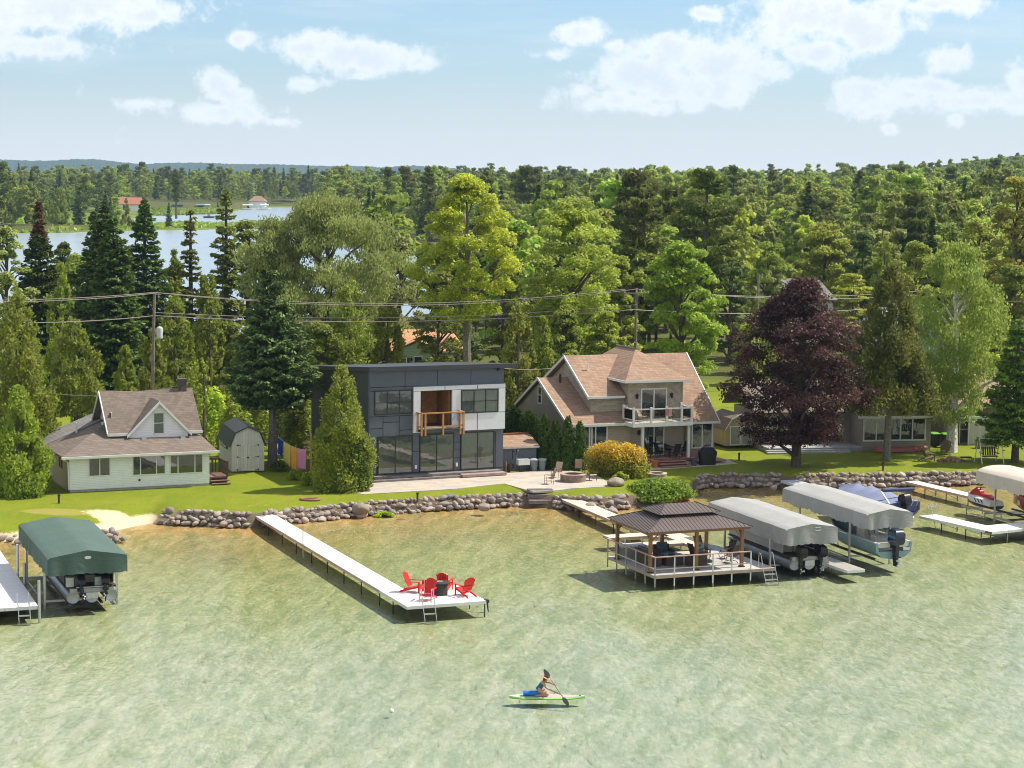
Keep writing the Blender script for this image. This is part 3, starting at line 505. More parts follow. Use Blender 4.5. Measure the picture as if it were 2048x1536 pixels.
for k, (x, y, lb) in enumerate(((1.62, 145.6, 'grey plastic dustbin next to the white utility sink'), (2.2, 145.75, 'grey plastic dustbin at the corner of the grey shed'))):
    if bin0 is None:
        bin0 = thing('dustbin', lb, 'dustbin', (x, y, 1.03), .2, 'dustbins by the grey shed'); BN = mat('grey_plastic', (.17, .20, .215), .5, .08)
        MB().lathe([(.0, 0), (.22, 0), (.28, .72), (.31, .72), (.31, .78), (.275, .78)], n=18).build('body', BN, bin0, True); MB().lathe([(.32, .76), (.32, .82), (.2, .88), (.05, .9)], n=18).build('lid', mat('pale_grey_plastic', (.36, .38, .39), .5, .06), bin0, True); MB().box(-.06, .06, .3, .34, .5, .6).build('handle', BN, bin0)
    else: dup(bin0, (x, y, 1.03), .5, lb)
t = thing('hose_reel', 'dark garden hose reel with an orange stand against the modern house corner', 'hose reel', (-.35, 144.75, 1.03), R(22)); MB().path([(.25+.2*math.cos(a), -.1-.02*a, .45+.2*math.sin(a)) for a in np.linspace(0, 18, 60)], .025, 5).build('hose', mat('dark_hose', (.02, .025, .02), .5), t); MB().tube((-.05, -.1, 0), (-.05, -.1, .75), .06).build('stand', mat('orange_plastic', (.5, .12, .04), .5), t); MB().box(-.02, .3, -.06, .02, 0, .5).build('bracket', BLACK, t)
# --- tan house
TS = mat('tan_siding', (.40, .335, .26), .65, .06, kind='siding', period=.12); TSH = mat('tan_shakes', (.42, .36, .285), .7, .08, kind='shingles', period=.2); TT = mat('tan_corner_trim', (.40, .35, .28), .6, .05)
t = thing('shingled_house', 'tan two-storey house with brown shingled gables, a hipped bay and white balcony', 'house', (9.78, 148.3, 0), R(22))
def wallprism(pts_vz, u0, u1, m, nm, lb=None): return MB().extr([(u0, v_, z_) for v_, z_ in pts_vz], (u1-u0, 0, 0)).build(nm, m, t, label=lb)
wallprism([(1.6,1.0),(12.2,1.0),(12.2,3.95),(6.95,6.72),(1.6,4.05)], -5.45, -.62, TS, 'lower_wall')
wallprism([(1.85,1.0),(12.0,1.0),(12.0,4.0),(6.0,4.2),(1.85,4.2)], -.618, 3.95, TS, 'lower_wall'); MB().box(3.952, 6.15, 1.5, 10, 1.0, 3.9).build('lower_wall', mat('tan_board_siding', (.38, .285, .20), .65, .05, kind='siding', period=.14), t)
wallprism([(2.6,4.2),(11.5,4.2),(11.5,5.9),(6.74,8.35),(2.6,5.98)], -3.3, 2.0, TSH, 'upper_wall'); wallprism([(2.2,4.2),(11.5,4.2),(11.5,5.9),(6.74,8.35)], 5.9, 6.1, TSH, 'upper_wall')
MB().box(-.62, 3.7, 1.86, 9, 4.25, 7.15).build('bay_wall', TSH, t)
lr = MB().slab([(-5.66,1.15,4.12),(-.3,1.15,4.12),(-.3,6.95,6.98),(-5.66,6.95,6.98)], .13).slab([(-5.66,6.95,6.976),(-3.0,6.95,6.976),(-3.0,12.6,3.95),(-5.66,12.6,3.95)], .13); lr.build('wing_roof', SHG_TAN, t)
mr = MB().slab([(-3.66,2.2,5.98),(2,2.2,5.98),(2,6.74,8.6),(-3.66,6.74,8.6)], .13).slab([(-3.66,6.74,8.596),(6.45,6.74,8.596),(6.45,15,4.3),(-3.66,15,4.3)], .13).slab([(3.75,1.15,4.0),(6.45,1.15,4.0),(6.45,6.74,8.6),(3.75,6.74,8.6),(3.75,4,6.35)], .13).slab([(2.004,3.5,6.73),(3.746,3.5,6.73),(3.746,6.74,8.59),(2.004,6.74,8.59)], .13); mr.build('main_roof', SHG_TAN, t)
e0 = [(-1.22,1.2,7.16),(4.02,1.2,7.16),(4.02,10.5,7.16),(-1.22,10.5,7.16)]; ra, rb = (1.4,5.1,9.12), (1.4,8.2,9.12)
hr = MB().slab([e0[0], e0[1], ra], .1).slab([e0[1], e0[2], rb, ra], .1).slab([e0[0], ra, rb, e0[3]], .1).slab([e0[3], rb, e0[2]], .1); hr.build('hip_roof', SHG_TAN, t); MB().tube((1.4, 5.0, 9.12), (1.4, 8.3, 9.12), .09, n=6).build('ridge_cap', SHG_BRN, t)
fa = MB().box(-1.26, 4.06, 1.13, 1.195, 7.0, 7.17).box(-1.28, -1.222, 1.2, 9, 7.0, 7.17).box(4.022, 4.08, 1.2, 9, 7.0, 7.17).box(-1.2, 4.0, 1.2, 1.85, 7.03, 7.055)
fa.box(-3.7, -.8, 2.12, 2.19, 5.82, 5.99).box(-5.7, -.1, 1.08, 1.145, 3.94, 4.12).box(3.74, 6.5, 1.08, 1.145, 3.84, 4.0)
def rake(u, a, b2, d=.2): fa.extr([(u, a[0], a[1]-d), (u, a[0], a[1]+.01), (u, b2[0], b2[1]+.01), (u, b2[0], b2[1]-d)], (.07, 0, 0))
rake(-5.73, (1.1, 4.1), (6.95, 7.0)); rake(-5.73, (6.95, 7.0), (12.65, 3.93)); rake(-3.73, (2.15, 5.96), (6.74, 8.61)); rake(-3.73, (6.74, 8.61), (15, 4.3)); rake(6.452, (1.1, 3.97), (6.74, 8.61))
fa.build('fascia', WHITE, t)
for x, y, z0, z1 in ((-5.47, 1.56, 1, 3.9), (-.66, 1.80, 4.4, 7.0), (3.66, 1.80, 4.3, 7.0), (-3.34, 2.56, 4.7, 5.8), (3.93, 1.46, 1, 3.84), (6.11, 1.46, 1, 3.84), (-.64, 1.80, 1, 4.0)): MB().box(x, x+.09, y, y+.09, z0, z1).build('corner_board', TT, t)
window(t, .44, 2.36, 4.3, 6.42, 1.86, bars=(1.4,), fw=.1, name='balcony_door'); window(t, .66, 2.2, 1.62, 3.68, 1.85, bars=(1.45,), fw=.09, name='patio_door')
window(t, 4.45, 6.0, 2.08, 3.78, 1.5, bars=(5.22,), fw=.1); window(t, -3.6, -2.5, 2.35, 3.86, 1.6, bars=(-3.35,), fw=.1); window(t, -4.9, -3.9, 2.35, 3.86, 1.6, fw=.1)
sidewindow(t, 6.75, 7.3, 5.1, 6.25, -5.45, hbars=(5.68,), fw=.09)
for x, z in ((-.02, 5.98), (2.78, 5.98), (.2, 3.3)): lantern(t, x, 1.85, z)
MB().tube((-3.0, 3.1, 4.9), (-3.0, 3.1, 5.75), .09).build('vent_pipe', BLACK, t) if False else None
MB().tube((-2.55, 5.0, 7.5), (-2.55, 5.0, 8.15), .06).build('vent_pipe', WHITE, t); MB().tube((-4.15, 6.3, 6.6), (-4.15, 6.3, 7.25), .09).build('flue', BLACK, t); MB().box(-1.0, -.75, 1.7, 1.86, 5.0, 5.35).build('meter_box', ALU, t)
BF = mat('balcony_boards', (.5, .45, .38), .6, .1, kind='planks', period=.14)
MB().box(-1.1, 3.6, -.02, 1.84, 4.14, 4.2).build('balcony_floor', BF, t); MB().box(-1.16, 3.66, -.08, -.022, 3.92, 4.21).box(-1.16, -1.102, -.02, 1.84, 3.92, 4.21).box(3.602, 3.66, -.02, 1.84, 3.92, 4.21).box(-1.1, 3.6, -.02, 1.84, 4.08, 4.137).build('balcony_beam', WHITE, t)
for x, y in ((-1.08, .0), (.3, -.02), (1.55, -.02), (2.75, -.02), (3.58, .0), (3.58, 1.7), (-1.08, 1.7)): MB().box(x-.075, x+.075, y-.075, y+.075, 4.2, 5.34 if y < 1 else 5.4).build('balcony_post', WHITE, t)
rl = MB()
for y0_, a, b2 in ((0, -1.0, .22), (0, .38, 1.47), (0, 1.63, 2.67), (0, 2.83, 3.5)): rl.box(a, b2, -.04, .04, 5.16, 5.24); rl.box(a, b2, -.025, .025, 4.4, 4.45)
for x in (-1.08, 3.58): rl.box(x-.04, x+.04, .08, 1.62, 5.16, 5.24); rl.box(x-.025, x+.025, .08, 1.62, 4.4, 4.45)
rl.build('balcony_rail', WHITE, t)
m, nt, b = newmat('rail_glass'); nt.nodes.remove(b); tr = N(nt, 'ShaderNodeBsdfTransparent'); tr.inputs[0].default_value = (.85, .84, .82, 1); gl = N(nt, 'ShaderNodeBsdfGlossy', Roughness=.05); lw = N(nt, 'ShaderNodeFresnel', IOR=1.45); mx = N(nt, 'ShaderNodeMixShader'); nt.links.new(lw.outputs[0], mx.inputs[0]); nt.links.new(tr.outputs[0], mx.inputs[1]); nt.links.new(gl.outputs[0], mx.inputs[2]); nt.links.new(mx.outputs[0], nt.nodes['Material Output'].inputs[0]); RG = m
gp = MB()
for a, b2 in ((-1.0, .22), (.38, 1.47), (1.63, 2.67), (2.83, 3.5)): gp.box(a, b2, -.006, .006, 4.46, 5.15)
for x in (-1.08, 3.58): gp.box(x-.006, x+.006, .08, 1.62, 4.46, 5.15)
gp.build('rail_pane', RG, t)
for x in (-.22, 3.5): MB().box(x-.09, x+.09, .2, .38, 1.55, 3.92).build('porch_post', WHITE, t)
MB().box(1.45, 1.68, -.1, -.082, 4.7, 5.2).build('balcony_bow', mat('faded_red', (.45, .17, .14), .7), t)
RD = mat('red_deck', (.40, .21, .155), .65, .12, kind='planks', period=.15); RDK = mat('red_deck_riser', (.20, .085, .06), .7, .15)
t = thing('house_deck', 'low red-brown deck with three wide steps and white lattice under the tan house balcony', 'deck', (9.78, 148.3, 0), R(22))
MB().box(-2.4, 4.1, -.05, 1.82, 1.49, 1.55).build('deck_boards', RD, t); MB().box(-2.4, 4.1, -.09, -.052, 1.36, 1.55).build('rim', RDK, t)
MB().box(4.1, 6.6, .2, 1.45, 1.15, 1.25).build('side_platform', RD, t)
for k, z in enumerate((1.42, 1.27, 1.12)): MB().box(.62+.1*k, 3.0+.1*k, -.42-.3*k, -.1-.3*k, z-.05, z).build('step', RD, t); MB().box(.64+.1*k, 2.98+.1*k, -.13-.3*k, -.1-.3*k, .98, z-.052).build('riser', RDK, t)
for x0, x1 in ((-2.3, .6), (3.05, 4.08)):
    la = MB(); 
    for x in np.arange(x0, x1-.3, .12): la.extr([(x, -.05, 1.02), (x+.035, -.05, 1.02), (x+.335, -.05, 1.34), (x+.30, -.05, 1.34)], (0, .008, 0)); la.extr([(x+.30, -.058, 1.02), (x+.335, -.058, 1.02), (x+.035, -.058, 1.34), (x, -.058, 1.34)], (0, .0078, 0))
    la.build('lattice', WHITE, t)
# --- small tan barn and the grey cottage, garage further along
t = thing('garden_barn', 'small tan gambrel barn with white-framed double doors beside the tan house', 'shed', (16.6, 158.9, 0), R(18))
gam = [(0,1.2),(2.5,1.2),(2.5,2.6),(2.0,3.25),(1.25,3.6),(.5,3.25),(0,2.6)]; MB().extr([(x, 0, z) for x, z in gam], (0, 3.6, 0)).build('wall', mat('tan_barn_boards', (.42, .36, .27), .65, .07, kind='boards', period=.2), t); ro = MB(); rp = [(-.12,2.5),(.44,3.32),(1.25,3.7),(2.06,3.32),(2.62,2.5)]
for a, b2 in zip(rp, rp[1:]): ro.slab([(a[0],-.1,a[1]),(b2[0],-.1,b2[1]),(b2[0],3.7,b2[1]),(a[0],3.7,a[1])], .08)
ro.build('roof', SHG_BRN, t); MB().extr([(x, -.11, z-.1) for x, z in rp]+[(x, -.11, z+.01) for x, z in reversed(rp)], (0, .05, 0)).build('fascia', WHITE, t)
for x0 in (.3, 1.28):
    d = MB().box(x0, x0+.92, -.03, -.002, 1.25, 2.75).build('door', mat('grey_door', (.36, .35, .34), .6, .05, kind='boards', period=.2), t); MB().box(x0, x0+.92, -.05, -.031, 1.25, 1.33).box(x0, x0+.92, -.05, -.031, 2.67, 2.75).box(x0, x0+.08, -.049, -.031, 1.33, 2.67).box(x0+.84, x0+.92, -.049, -.031, 1.33, 2.67).build('door_trim', WHITE, d)
t = thing('lake_cottage', 'low greige cottage with a band of white-framed windows behind the copper-leaved tree', 'house', (26.99, 158.46, 0), R(13)); GS = mat('greige_siding', (.33, .29, .24), .65, .06, kind='siding', period=.14)
MB().box(0, 5.75, 0, 7, 1.0, 3.72).build('sunroom_wall', GS, t); MB().box(-7.6, -.01, 2.2, 8, 1.0, 3.9).build('main_wall', GS, t)
MB().slab([(-.5,-.55,3.72),(6.3,-.55,3.78),(6.3,4,5.0),(-.5,4,5.0)], .12).slab([(-.5,4,4.996),(6.3,4,4.996),(6.3,8,3.9),(-.5,8,3.9)], .12).build('sunroom_roof', SHG_DARK, t); MB().slab([(-8.1,1.6,3.9),(-.504,1.6,3.9),(-.504,5.6,5.9),(-8.1,5.6,5.9)], .12).slab([(-8.1,5.6,5.896),(6,5.6,5.896),(6,9.6,3.9),(-8.1,9.6,3.9)], .12).slab([(-.5,4.1,5.15),(6,4.1,5.15),(6,5.6,5.9),(-.5,5.6,5.9)], .12).build('main_roof', SHG_BRN, t)
MB().box(-.55, 6.35, -.62, -.555, 3.58, 3.74).build('fascia', WHITE, t); window(t, .22, 5.2, 1.85, 3.42, 0, bars=(1.2, 2.2, 3.2, 4.2), fw=.12); window(t, -4.2, -3.0, 1.5, 3.3, 2.2, fw=.08, name='patio_door'); window(t, -6.8, -5.4, 2.0, 3.2, 2.2, fw=.08)
DB = mat('pale_deck', (.42, .42, .42), .7, .1, kind='planks', period=.15)
t = thing('low_deck', 'pale grey wooden deck with broad steps under the copper-leaved tree', 'deck', (26.99, 158.46, 0), R(13)); MB().box(-7.6, -.03, -.3, 2.18, 1.3, 1.38).build('deck_boards', DB, t); MB().box(-7.6, -.03, -.28, 2.1, .95, 1.296).build('skirting', mat('deck_skirt', (.3, .3, .31), .7, .1), t)
for k in range(2): MB().box(-7.9, -1.2, -.62-.32*k, -.3-.32*k, 1.0, 1.25-.12*k).build('step', DB, t)
t = thing('garage', 'brown garage with a broad shingled roof behind the white birch', 'garage', (34.25, 162.9, 0), R(14)); GB = mat('brown_siding', (.20, .165, .14), .7, .08, kind='siding', period=.15)
MB().extr([(0,0,1),(0,9,1),(0,9,3.9),(0,4.5,5.9),(0,0,3.9)], (9, 0, 0)).build('wall', GB, t); MB().slab([(-.3,-.4,3.95),(9.3,-.4,3.95),(9.3,4.5,6.12),(-.3,4.5,6.12)], .12).slab([(-.3,4.5,6.116),(9.3,4.5,6.116),(9.3,9.4,3.95),(-.3,9.4,3.95)], .12).build('roof', SHG_TAN, t)
window(t, 1.4, 2.2, 1.05, 3.1, 0, name='door', hbars=(2.2,)); window(t, 2.7, 3.3, 2.2, 3.1, 0)
t = thing('privacy_screen', 'white framed privacy screen with slatted top against the brown garage', 'screen', (36.2, 162.7, 0), R(14)); MB().box(0, 1.75, -.06, -.0, 1.05, 2.75).build('panel', mat('cream_panel', (.55, .52, .46), .6, .06, kind='boards', period=.2), t); MB().box(-.08, 0, -.09, .03, 1.0, 3.2).box(1.75, 1.83, -.09, .03, 1.0, 3.2).box(-.4, 1.9, -.09, .03, 3.2, 3.3).build('frame', WHITE, t)
for z in (2.85, 2.98, 3.1): MB().box(0, 1.75, -.05, -.02, z, z+.05).build('slat', WHITE, t)
bn = None
for x, y, lb in ((33.3, 161.6, 'black wheeled bin with a green lid, behind the other by the garage wall'), (34.15, 161.25, 'black wheeled bin with a green lid, tucked against the birch trunk')):
    if bn is None:
        bn = thing('wheelie_bin', lb, 'wheeled bin', (x, y, 1.0), .25, 'green-lidded bins'); BB = mat('black_plastic', (.02, .022, .022), .45, .05)
        MB().sweep([[(-.26,-.28,.08),(.26,-.28,.08),(.26,.28,.08),(-.26,.28,.08)],[(-.32,-.36,1.02),(.32,-.36,1.02),(.32,.36,1.02),(-.32,.36,1.02)]]).build('body', BB, bn); MB().sweep([[(-.34,-.39,1.02),(.34,-.39,1.02),(.34,.42,1.02),(-.34,.42,1.02)],[(-.34,-.38,1.06),(.34,-.38,1.06),(.34,.42,1.1),(-.34,.42,1.1)],[(-.2,-.25,1.1),(.2,-.25,1.1),(.2,.3,1.14),(-.2,.3,1.14)]]).build('lid', mat('lime_lid', (.16, .40, .05), .45, .05), bn)
        for sx_ in (-.27, .27): MB().tube((sx_-.04, .3, .12), (sx_+.04, .3, .12), .12, n=12).build('wheel', BLACK, bn)
    else: dup(bn, (x, y, 1.0), .1, lb)
t = thing('bench_box', 'low beige storage box with a pale lid between birch and swing', 'storage box', (36.6, 160.6, 1.0), R(14)); MB().box(0, 1.5, 0, .7, 0, .62).build('body', mat('beige_plastic', (.34, .29, .22), .6, .06, kind='boards', period=.25), t); MB().box(-.03, 1.53, -.03, .73, .622, .7).build('lid', mat('pale_lid', (.55, .5, .42), .5), t)
# --- houses along the road and over the water
GRN = mat('sage_siding', (.30, .38, .25), .65, .05, kind='siding', period=.16); x, y, z = P(868, 700, 190)
t = thing('bungalow', 'sage green bungalow with an orange shingle roof behind the modern house', 'house', (-11.35, 205, 1.4), R(4)); 
MB().box(-1.2, 6.3, .9, 8, 0, 2.95).build('wall', GRN, t); MB().extr([(-.3,.0,0),(3.9,.0,0),(3.9,.0,2.9),(1.9,.0,3.85),(-.3,.0,2.9)], (0, 1.2, 0)).build('porch_gable', GRN, t)
MB().slab([(-2.8,.4,2.95),(6.8,.4,2.95),(5.4,4.5,4.75),(-2.8,4.5,4.75)], .12).slab([(-2.8,4.5,4.746),(5.4,4.5,4.746),(6.8,8.5,2.95),(-2.8,8.5,2.95)], .12).slab([(5.4,4.5,4.74),(6.8,.404,2.946),(6.8,8.5,2.946)], .12).build('roof', SHG_ORG, t); MB().slab([(-.8,-.3,2.85),(1.9,-.3,4.1),(1.9,3.2,4.1),(-.8,1,2.85)], .1).slab([(4.6,-.3,2.85),(4.6,1,2.85),(1.9,3.2,4.1),(1.9,-.3,4.1)], .1).build('porch_roof', SHG_ORG, t); MB().box(3.75, 6.85, .3, .395, 2.78, 2.95).build('fascia', WHITE, t)
window(t, 1.62, 2.35, .4, 2.35, 0, name='door', glass=BLACK); window(t, -.05, .8, 1.05, 2.2, 0); window(t, 4.85, 5.55, 1.05, 2.3, .9)
for x0 in (.9, 4.52, 5.63): MB().box(x0, x0+.25, (.84 if x0 > 3 else -.06), (.895 if x0 > 3 else -.004), 1.0, 2.28).build('shutter', mat('dark_green_shutter', (.05, .07, .05), .6), t)
lantern(t, 1.3, 0, 2.1)
x, y, z = P(1845, 690, 214); t = thing('gambrel_house', 'teal gambrel-roofed house with white trim half hidden behind the birch', 'house', (x-4.0, 214, 1.4), R(12)); TEAL = mat('teal_siding', (.23, .32, .30), .6, .05, kind='siding', period=.18)
gam = [(0,0),(6.4,0),(6.4,3.2),(5.4,5.4),(3.2,6.6),(1.0,5.4),(0,3.2)]; MB().extr([(x_, 0, z_) for x_, z_ in gam], (0, 8, 0)).build('wall', TEAL, t); ro = MB(); rp = [(-.2,3.0),(.9,5.5),(3.2,6.75),(5.5,5.5),(6.6,3.0)]
for a, b2 in zip(rp, rp[1:]): ro.slab([(a[0],-.2,a[1]),(b2[0],-.2,b2[1]),(b2[0],8.2,b2[1]),(a[0],8.2,a[1])], .12)
ro.build('roof', mat('pale_metal_roof', (.55, .58, .6), .4, .06), t); MB().extr([(x_, -.24, z_-.2) for x_, z_ in rp]+[(x_, -.24, z_+.02) for x_, z_ in reversed(rp)], (0, .05, 0)).build('fascia', WHITE, t); window(t, 2.6, 3.7, 3.8, 5.2, 0, hbars=(4.5,)); window(t, 4.2, 5.2, .9, 2.3, 0)
x, y, z = P(1612, 560, 250); t = thing('hip_roof_house', 'grey-roofed white house among the trees behind the copper-leaved tree', 'house', (x-3, 250, 1.6), R(8))
MB().box(0, 6.5, 0, 7, 0, 5.6).build('wall', WHT2, t); MB().slab([(-.5,-.5,5.6),(7,-.5,5.6),(5.6,3.5,8),(.2,3.5,8)], .14).slab([(7,-.5,5.596),(7,7.5,5.596),(5.6,3.5,7.996)], .14).slab([(.2,3.5,7.996),(5.6,3.5,7.996),(7,7.5,5.6),(-.5,7.5,5.6)], .14).build('roof', SHG_GREY, t); window(t, 4.7, 5.9, 3.6, 5.0, 0, bars=(5.3,)); window(t, 1.2, 2.4, 3.6, 5.0, 0)
x, y, z = P(258, 415, 1005); t = thing('red_roof_house', 'distant house with a long red roof on the far shore of the lake', 'house', (x-6, 1005, 2), R(-8)); MB().box(0, 13, 0, 8, 0, 3.2).extr([(13,0,3.2),(13,8,3.2),(13,4,6)], (-.3, 0, 0)).build('wall', WHT2, t); MB().slab([(-.6,-.6,3.1),(13.6,-.6,3.1),(13.6,4,6.4),(-.6,4,6.4)], .2).slab([(-.6,4,6.396),(13.6,4,6.396),(13.6,8.6,3.1),(-.6,8.6,3.1)], .2).build('roof', mat('red_roof', (.42, .17, .11), .8, .1), t)
x, y, z = P(512, 412, 1190); t = thing('shore_house', 'distant pale house with a pinkish roof at the far lake shore above the docks', 'house', (x-4, 1190, 1.2), 0); MB().box(0, 9, 0, 8, 0, 3.4).build('wall', WHT2, t); MB().slab([(-.6,-.6,3.3),(9.6,-.6,3.3),(6,4,6.4),(3,4,6.4)], .2).slab([(3,4,6.396),(6,4,6.396),(9.6,8.6,3.3),(-.6,8.6,3.3)], .2).slab([(9.6,-.6,3.29),(9.6,8.6,3.29),(6,4,6.39)], .2).slab([(-.6,8.6,3.29),(-.6,-.6,3.29),(3,4,6.39)], .2).build('roof', SHG_TAN, t)
# ---------------------------------------------------------------- docks, lifts, boats
WDK = mat('white_dock_boards', (.80, .78, .76), .55, .03, kind='planks', period=.15); TDK = mat('sand_dock_boards', (.66, .56, .46), .65, .06, kind='planks', period=.15); GDK = mat('grey_dock_boards', (.50, .48, .46), .65, .06, kind='planks', period=.15); BDK = mat('blue_grey_dock_boards', (.42, .47, .56), .6, .05, kind='planks', period=.15)
DKLEG = mat('dark_dock_leg', (.035, .035, .035), .6)
PINK = mat('pinkish_dock_edge', (.52, .38, .33), .6, .06)
def locframe(A, B):
    rz = math.atan2(B[1]-A[1], B[0]-A[0]); return rz, math.hypot(B[0]-A[0], B[1]-A[1])
def bedz(x, y): return float(prof(np.array(y-S(x)), np.array(x)))-.05
def dock_piece(t, x0, x1, y0, y1, z, top, side, step=2.9, legm=DKLEG, legs=True, th=.16, both=True, zb=-1.3):
    MB().box(x0, x1, y0, y1, z-.045, z).build('deck_boards', top, t)
    MB().box(x0+.01, x1-.01, y0-.03, y0, z-th, z-.004).box(x0+.01, x1-.01, y1, y1+.03, z-th, z-.004).box(x0-.03, x0, y0, y1, z-th, z-.004).box(x1, x1+.03, y0, y1, z-th, z-.004).build('frame', side, t)
    if legs:
        n = max(1, round((x1-x0)/step))
        for k in range(n):
            x = x0+(k+1)*(x1-x0)/n-.12
            for y in ((y0+.03, y1-.03) if both else (y0+.03,)): MB().tube((x, y, zb), (x, y, z-.05), .035, n=6).build('leg', legm, t)
            MB().tube((x, y0+.05, z-.2), (x, y1-.05, z-.62), .014, n=4).build('brace', legm, t)
def ladder(t, x, y, z, w, rz, m, h=.75, drop=.9, run=.45, steps=2):
    """dock ladder: two hooped rails and treads, going down along local -y of angle rz"""
    M = Matrix.Translation((x, y, z)) @ Matrix.Rotation(rz, 4, 'Z')
    for s in (0, w):
        MB().path([(s, .3, 0), (s, .28, h-.1), (s, .22, h), (s, .1, h), (s, .03, h-.12), (s, -run*.5, -.1), (s, -run-.1, -drop)], .022, 6).xf(M).build('ladder_rail', m, t)
    for k in range(steps):
        f = (k+1)/(steps+.3); MB().box(.02, w-.02, -run*f-.16, -run*f-.02, -drop*f-.02, -drop*f+.03).xf(M).build('ladder_tread', m, t)
# white L-shaped dock
A0 = (-16.85, 129.75); rz = R(-67.8); L = 31.2
t = thing('white_dock', 'long white boardwalk dock ending in a square platform with red chairs', 'dock', (*A0, 0), rz); Z = .62
MB().slab([(0,0,.98),(.9,0,.98),(.9,1.25,.98),(0,1.25,.98)], .06).slab([(.9,0,.98),(2.6,0,Z),(2.6,1.25,Z),(.9,1.25,.98)], .06).build('ramp', WDK, t)
dock_piece(t, 2.6, 26.95, 0, 1.25, Z, WDK, PINK); dock_piece(t, 26.95, L, 0, 4.2, Z, WDK, WHITE, step=2.1)
ladder(t, L+.02, .75, Z, .62, R(90), ALU, h=.75, run=.5)
for dx in (0, .22): MB().tube((13.2+dx, -.07, -.8), (13.2+dx, -.07, 1.75), .02, n=6).build('mooring_pole', ALU, t)
MB().box(L-.3, L+.05, 4.2, 4.35, Z-.1, Z+.04).tube((L-.1, 4.28, Z), (L+.05, 4.3, .05), .06, .03).build('corner_bracket', DKLEG, t)
def onA(u, v, z=Z): c, s = math.cos(rz), math.sin(rz); return (A0[0]+u*c-v*s, A0[1]+u*s+v*c, z)
# red garden chairs round a fire table
RED = mat('red_plastic', (.62, .018, .012), .45, .06, spec=.4)
def adirondack(name, label, loc, rz_, m, group):
    t = thing(name, label, 'chair', loc, rz_, group); n = 7
    b = MB()
    for k in range(n):
        x = -.26+.52*k/(n-1); top = 1.05-.16*((k-3)/3)**2
        b.extr([(x*.86-.036, .30, .30), (x*.86+.036, .30, .30), (x*1.08+.043, .30+.30*top, .30+.80*top*.86), (x*1.08-.043, .30+.30*top, .30+.80*top*.86)], (0, -.02, .008))
    b.build('backrest', m, t); s = MB()
    for k in range(6): y = -.28+.11*k; s.obox((0, y, .36-.03*k), (.54, .095, .022), rx=-.26)
    s.build('seat', m, t)
    for sx in (-1, 1):
        MB().box(sx*.31-.065, sx*.31+.065, -.36, .42, .57, .595).build('armrest', m, t)
        MB().extr([(sx*.27-.015, -.36, .40), (sx*.27-.015, -.36, .30), (sx*.27-.015, .70, .0), (sx*.27-.015, .78, .0), (sx*.27-.015, .72, .09)], (.03, 0, 0)).box(sx*.30-.015, sx*.30+.015, -.36, -.26, 0, .568).build('leg', m, t)
    MB().box(-.31, .31, .40, .44, .54, .569).box(-.27, .27, -.375, -.352, .28, .40).build('crossbar', m, t); return t
grp = 'red chairs on the white dock'
a0 = adirondack('garden_chair', 'red slatted garden chair facing the lake, at the inner edge of the white platform', onA(28.0, 1.55), rz+R(118), RED, grp)
for u, v, a, lb in ((30.1, 1.45, 52, 'red slatted garden chair seen from behind, next to the dock ladder'), (28.1, 3.15, -128, 'red slatted garden chair with its back in deep shadow, beyond the fire table'), (29.6, 3.6, -75, 'red slatted garden chair seen side-on, by the outer corner of the platform')):
    dup(a0, onA(u, v), rz+R(a), lb)
a0.rotation_euler.z = rz+R(140)
CHK = mat('charcoal_wicker', (.035, .033, .032), .7, .2, 20)
t = thing('fire_table', 'round black fire table between the red chairs', 'fire table', onA(29.0, 2.5)); MB().lathe([(.42, 0), (.42, .58), (.5, .6), (.52, .64), (.5, .67), (.2, .675)], n=28).build('drum', CHK, t, True); MB().lathe([(.19, .676), (.2, .69), (.12, .695), (.05, .69)], n=20).build('burner_lid', ALU, t, True)
# dock with the pavilion
pv = R(22); PO = (7.79, 109.5); Z2 = .6
def onP(u, v, z=Z2): c, s = math.cos(pv), math.sin(pv); return (PO[0]+u*c-v*s, PO[1]+u*s+v*c, z)
t = thing('shore_dock', 'narrow sand-coloured dock running from the stone steps towards the pavilion', 'dock', (2.78, 137.1, 0), math.atan2(-13.9, 5.0)); 
MB().slab([(0,0,.9),(2,0,Z2),(2,1.2,Z2),(0,1.2,.9)], .08).build('ramp', TDK, t); dock_piece(t, 2.0, 16.6, 0, 1.2, Z2, TDK, TANTRIM, legm=DKLEG)
t = thing('pavilion_dock', 'broad sand-coloured dock platform with a railing round two sides under the pavilion', 'dock', (*PO, 0), pv)
for a in ((0, 7.3, 0, 6.1), (6.0, 7.3, 6.17, 12.45), (2.6, 5.94, 11.2, 12.45), (2.3, 5.94, 8.5, 9.5)): dock_piece(t, *a, Z2, GDK if a[0] == 0 else TDK, TANTRIM, step=3, legm=STEEL)
rp = [((0, 0), (0, 6.1)), ((0, 0), (5.8, 0)), ((0, 6.1), (3.2, 6.1))]
tr_, mr_ = MB(), MB()
for (a, b2) in rp:
    dx, dy = b2[0]-a[0], b2[1]-a[1]; ln = math.hypot(dx, dy); an = math.atan2(dy, dx); c_ = ((a[0]+b2[0])/2, (a[1]+b2[1])/2)
    tr_.obox((c_[0], c_[1], Z2+1.0+.002*(dx > 0)), (ln+.05, .12, .045), an); mr_.obox((c_[0], c_[1], Z2+.35), (ln-.1, .03, .05), an)
    for k in range(max(2, round(ln/1.2))+1):
        f = k/max(2, round(ln/1.2)); x, y = a[0]+dx*f, a[1]+dy*f
        MB().box(x-.03, x+.03, y-.03, y+.03, -.02, Z2+.975).build('railing_post', STEEL if dy else WHITE, t)
tr_.build('handrail', mat('handrail_pink', (.50, .33, .27), .6, .08), t); mr_.build('midrail', mat('pale_rail', (.55, .5, .45), .5), t)
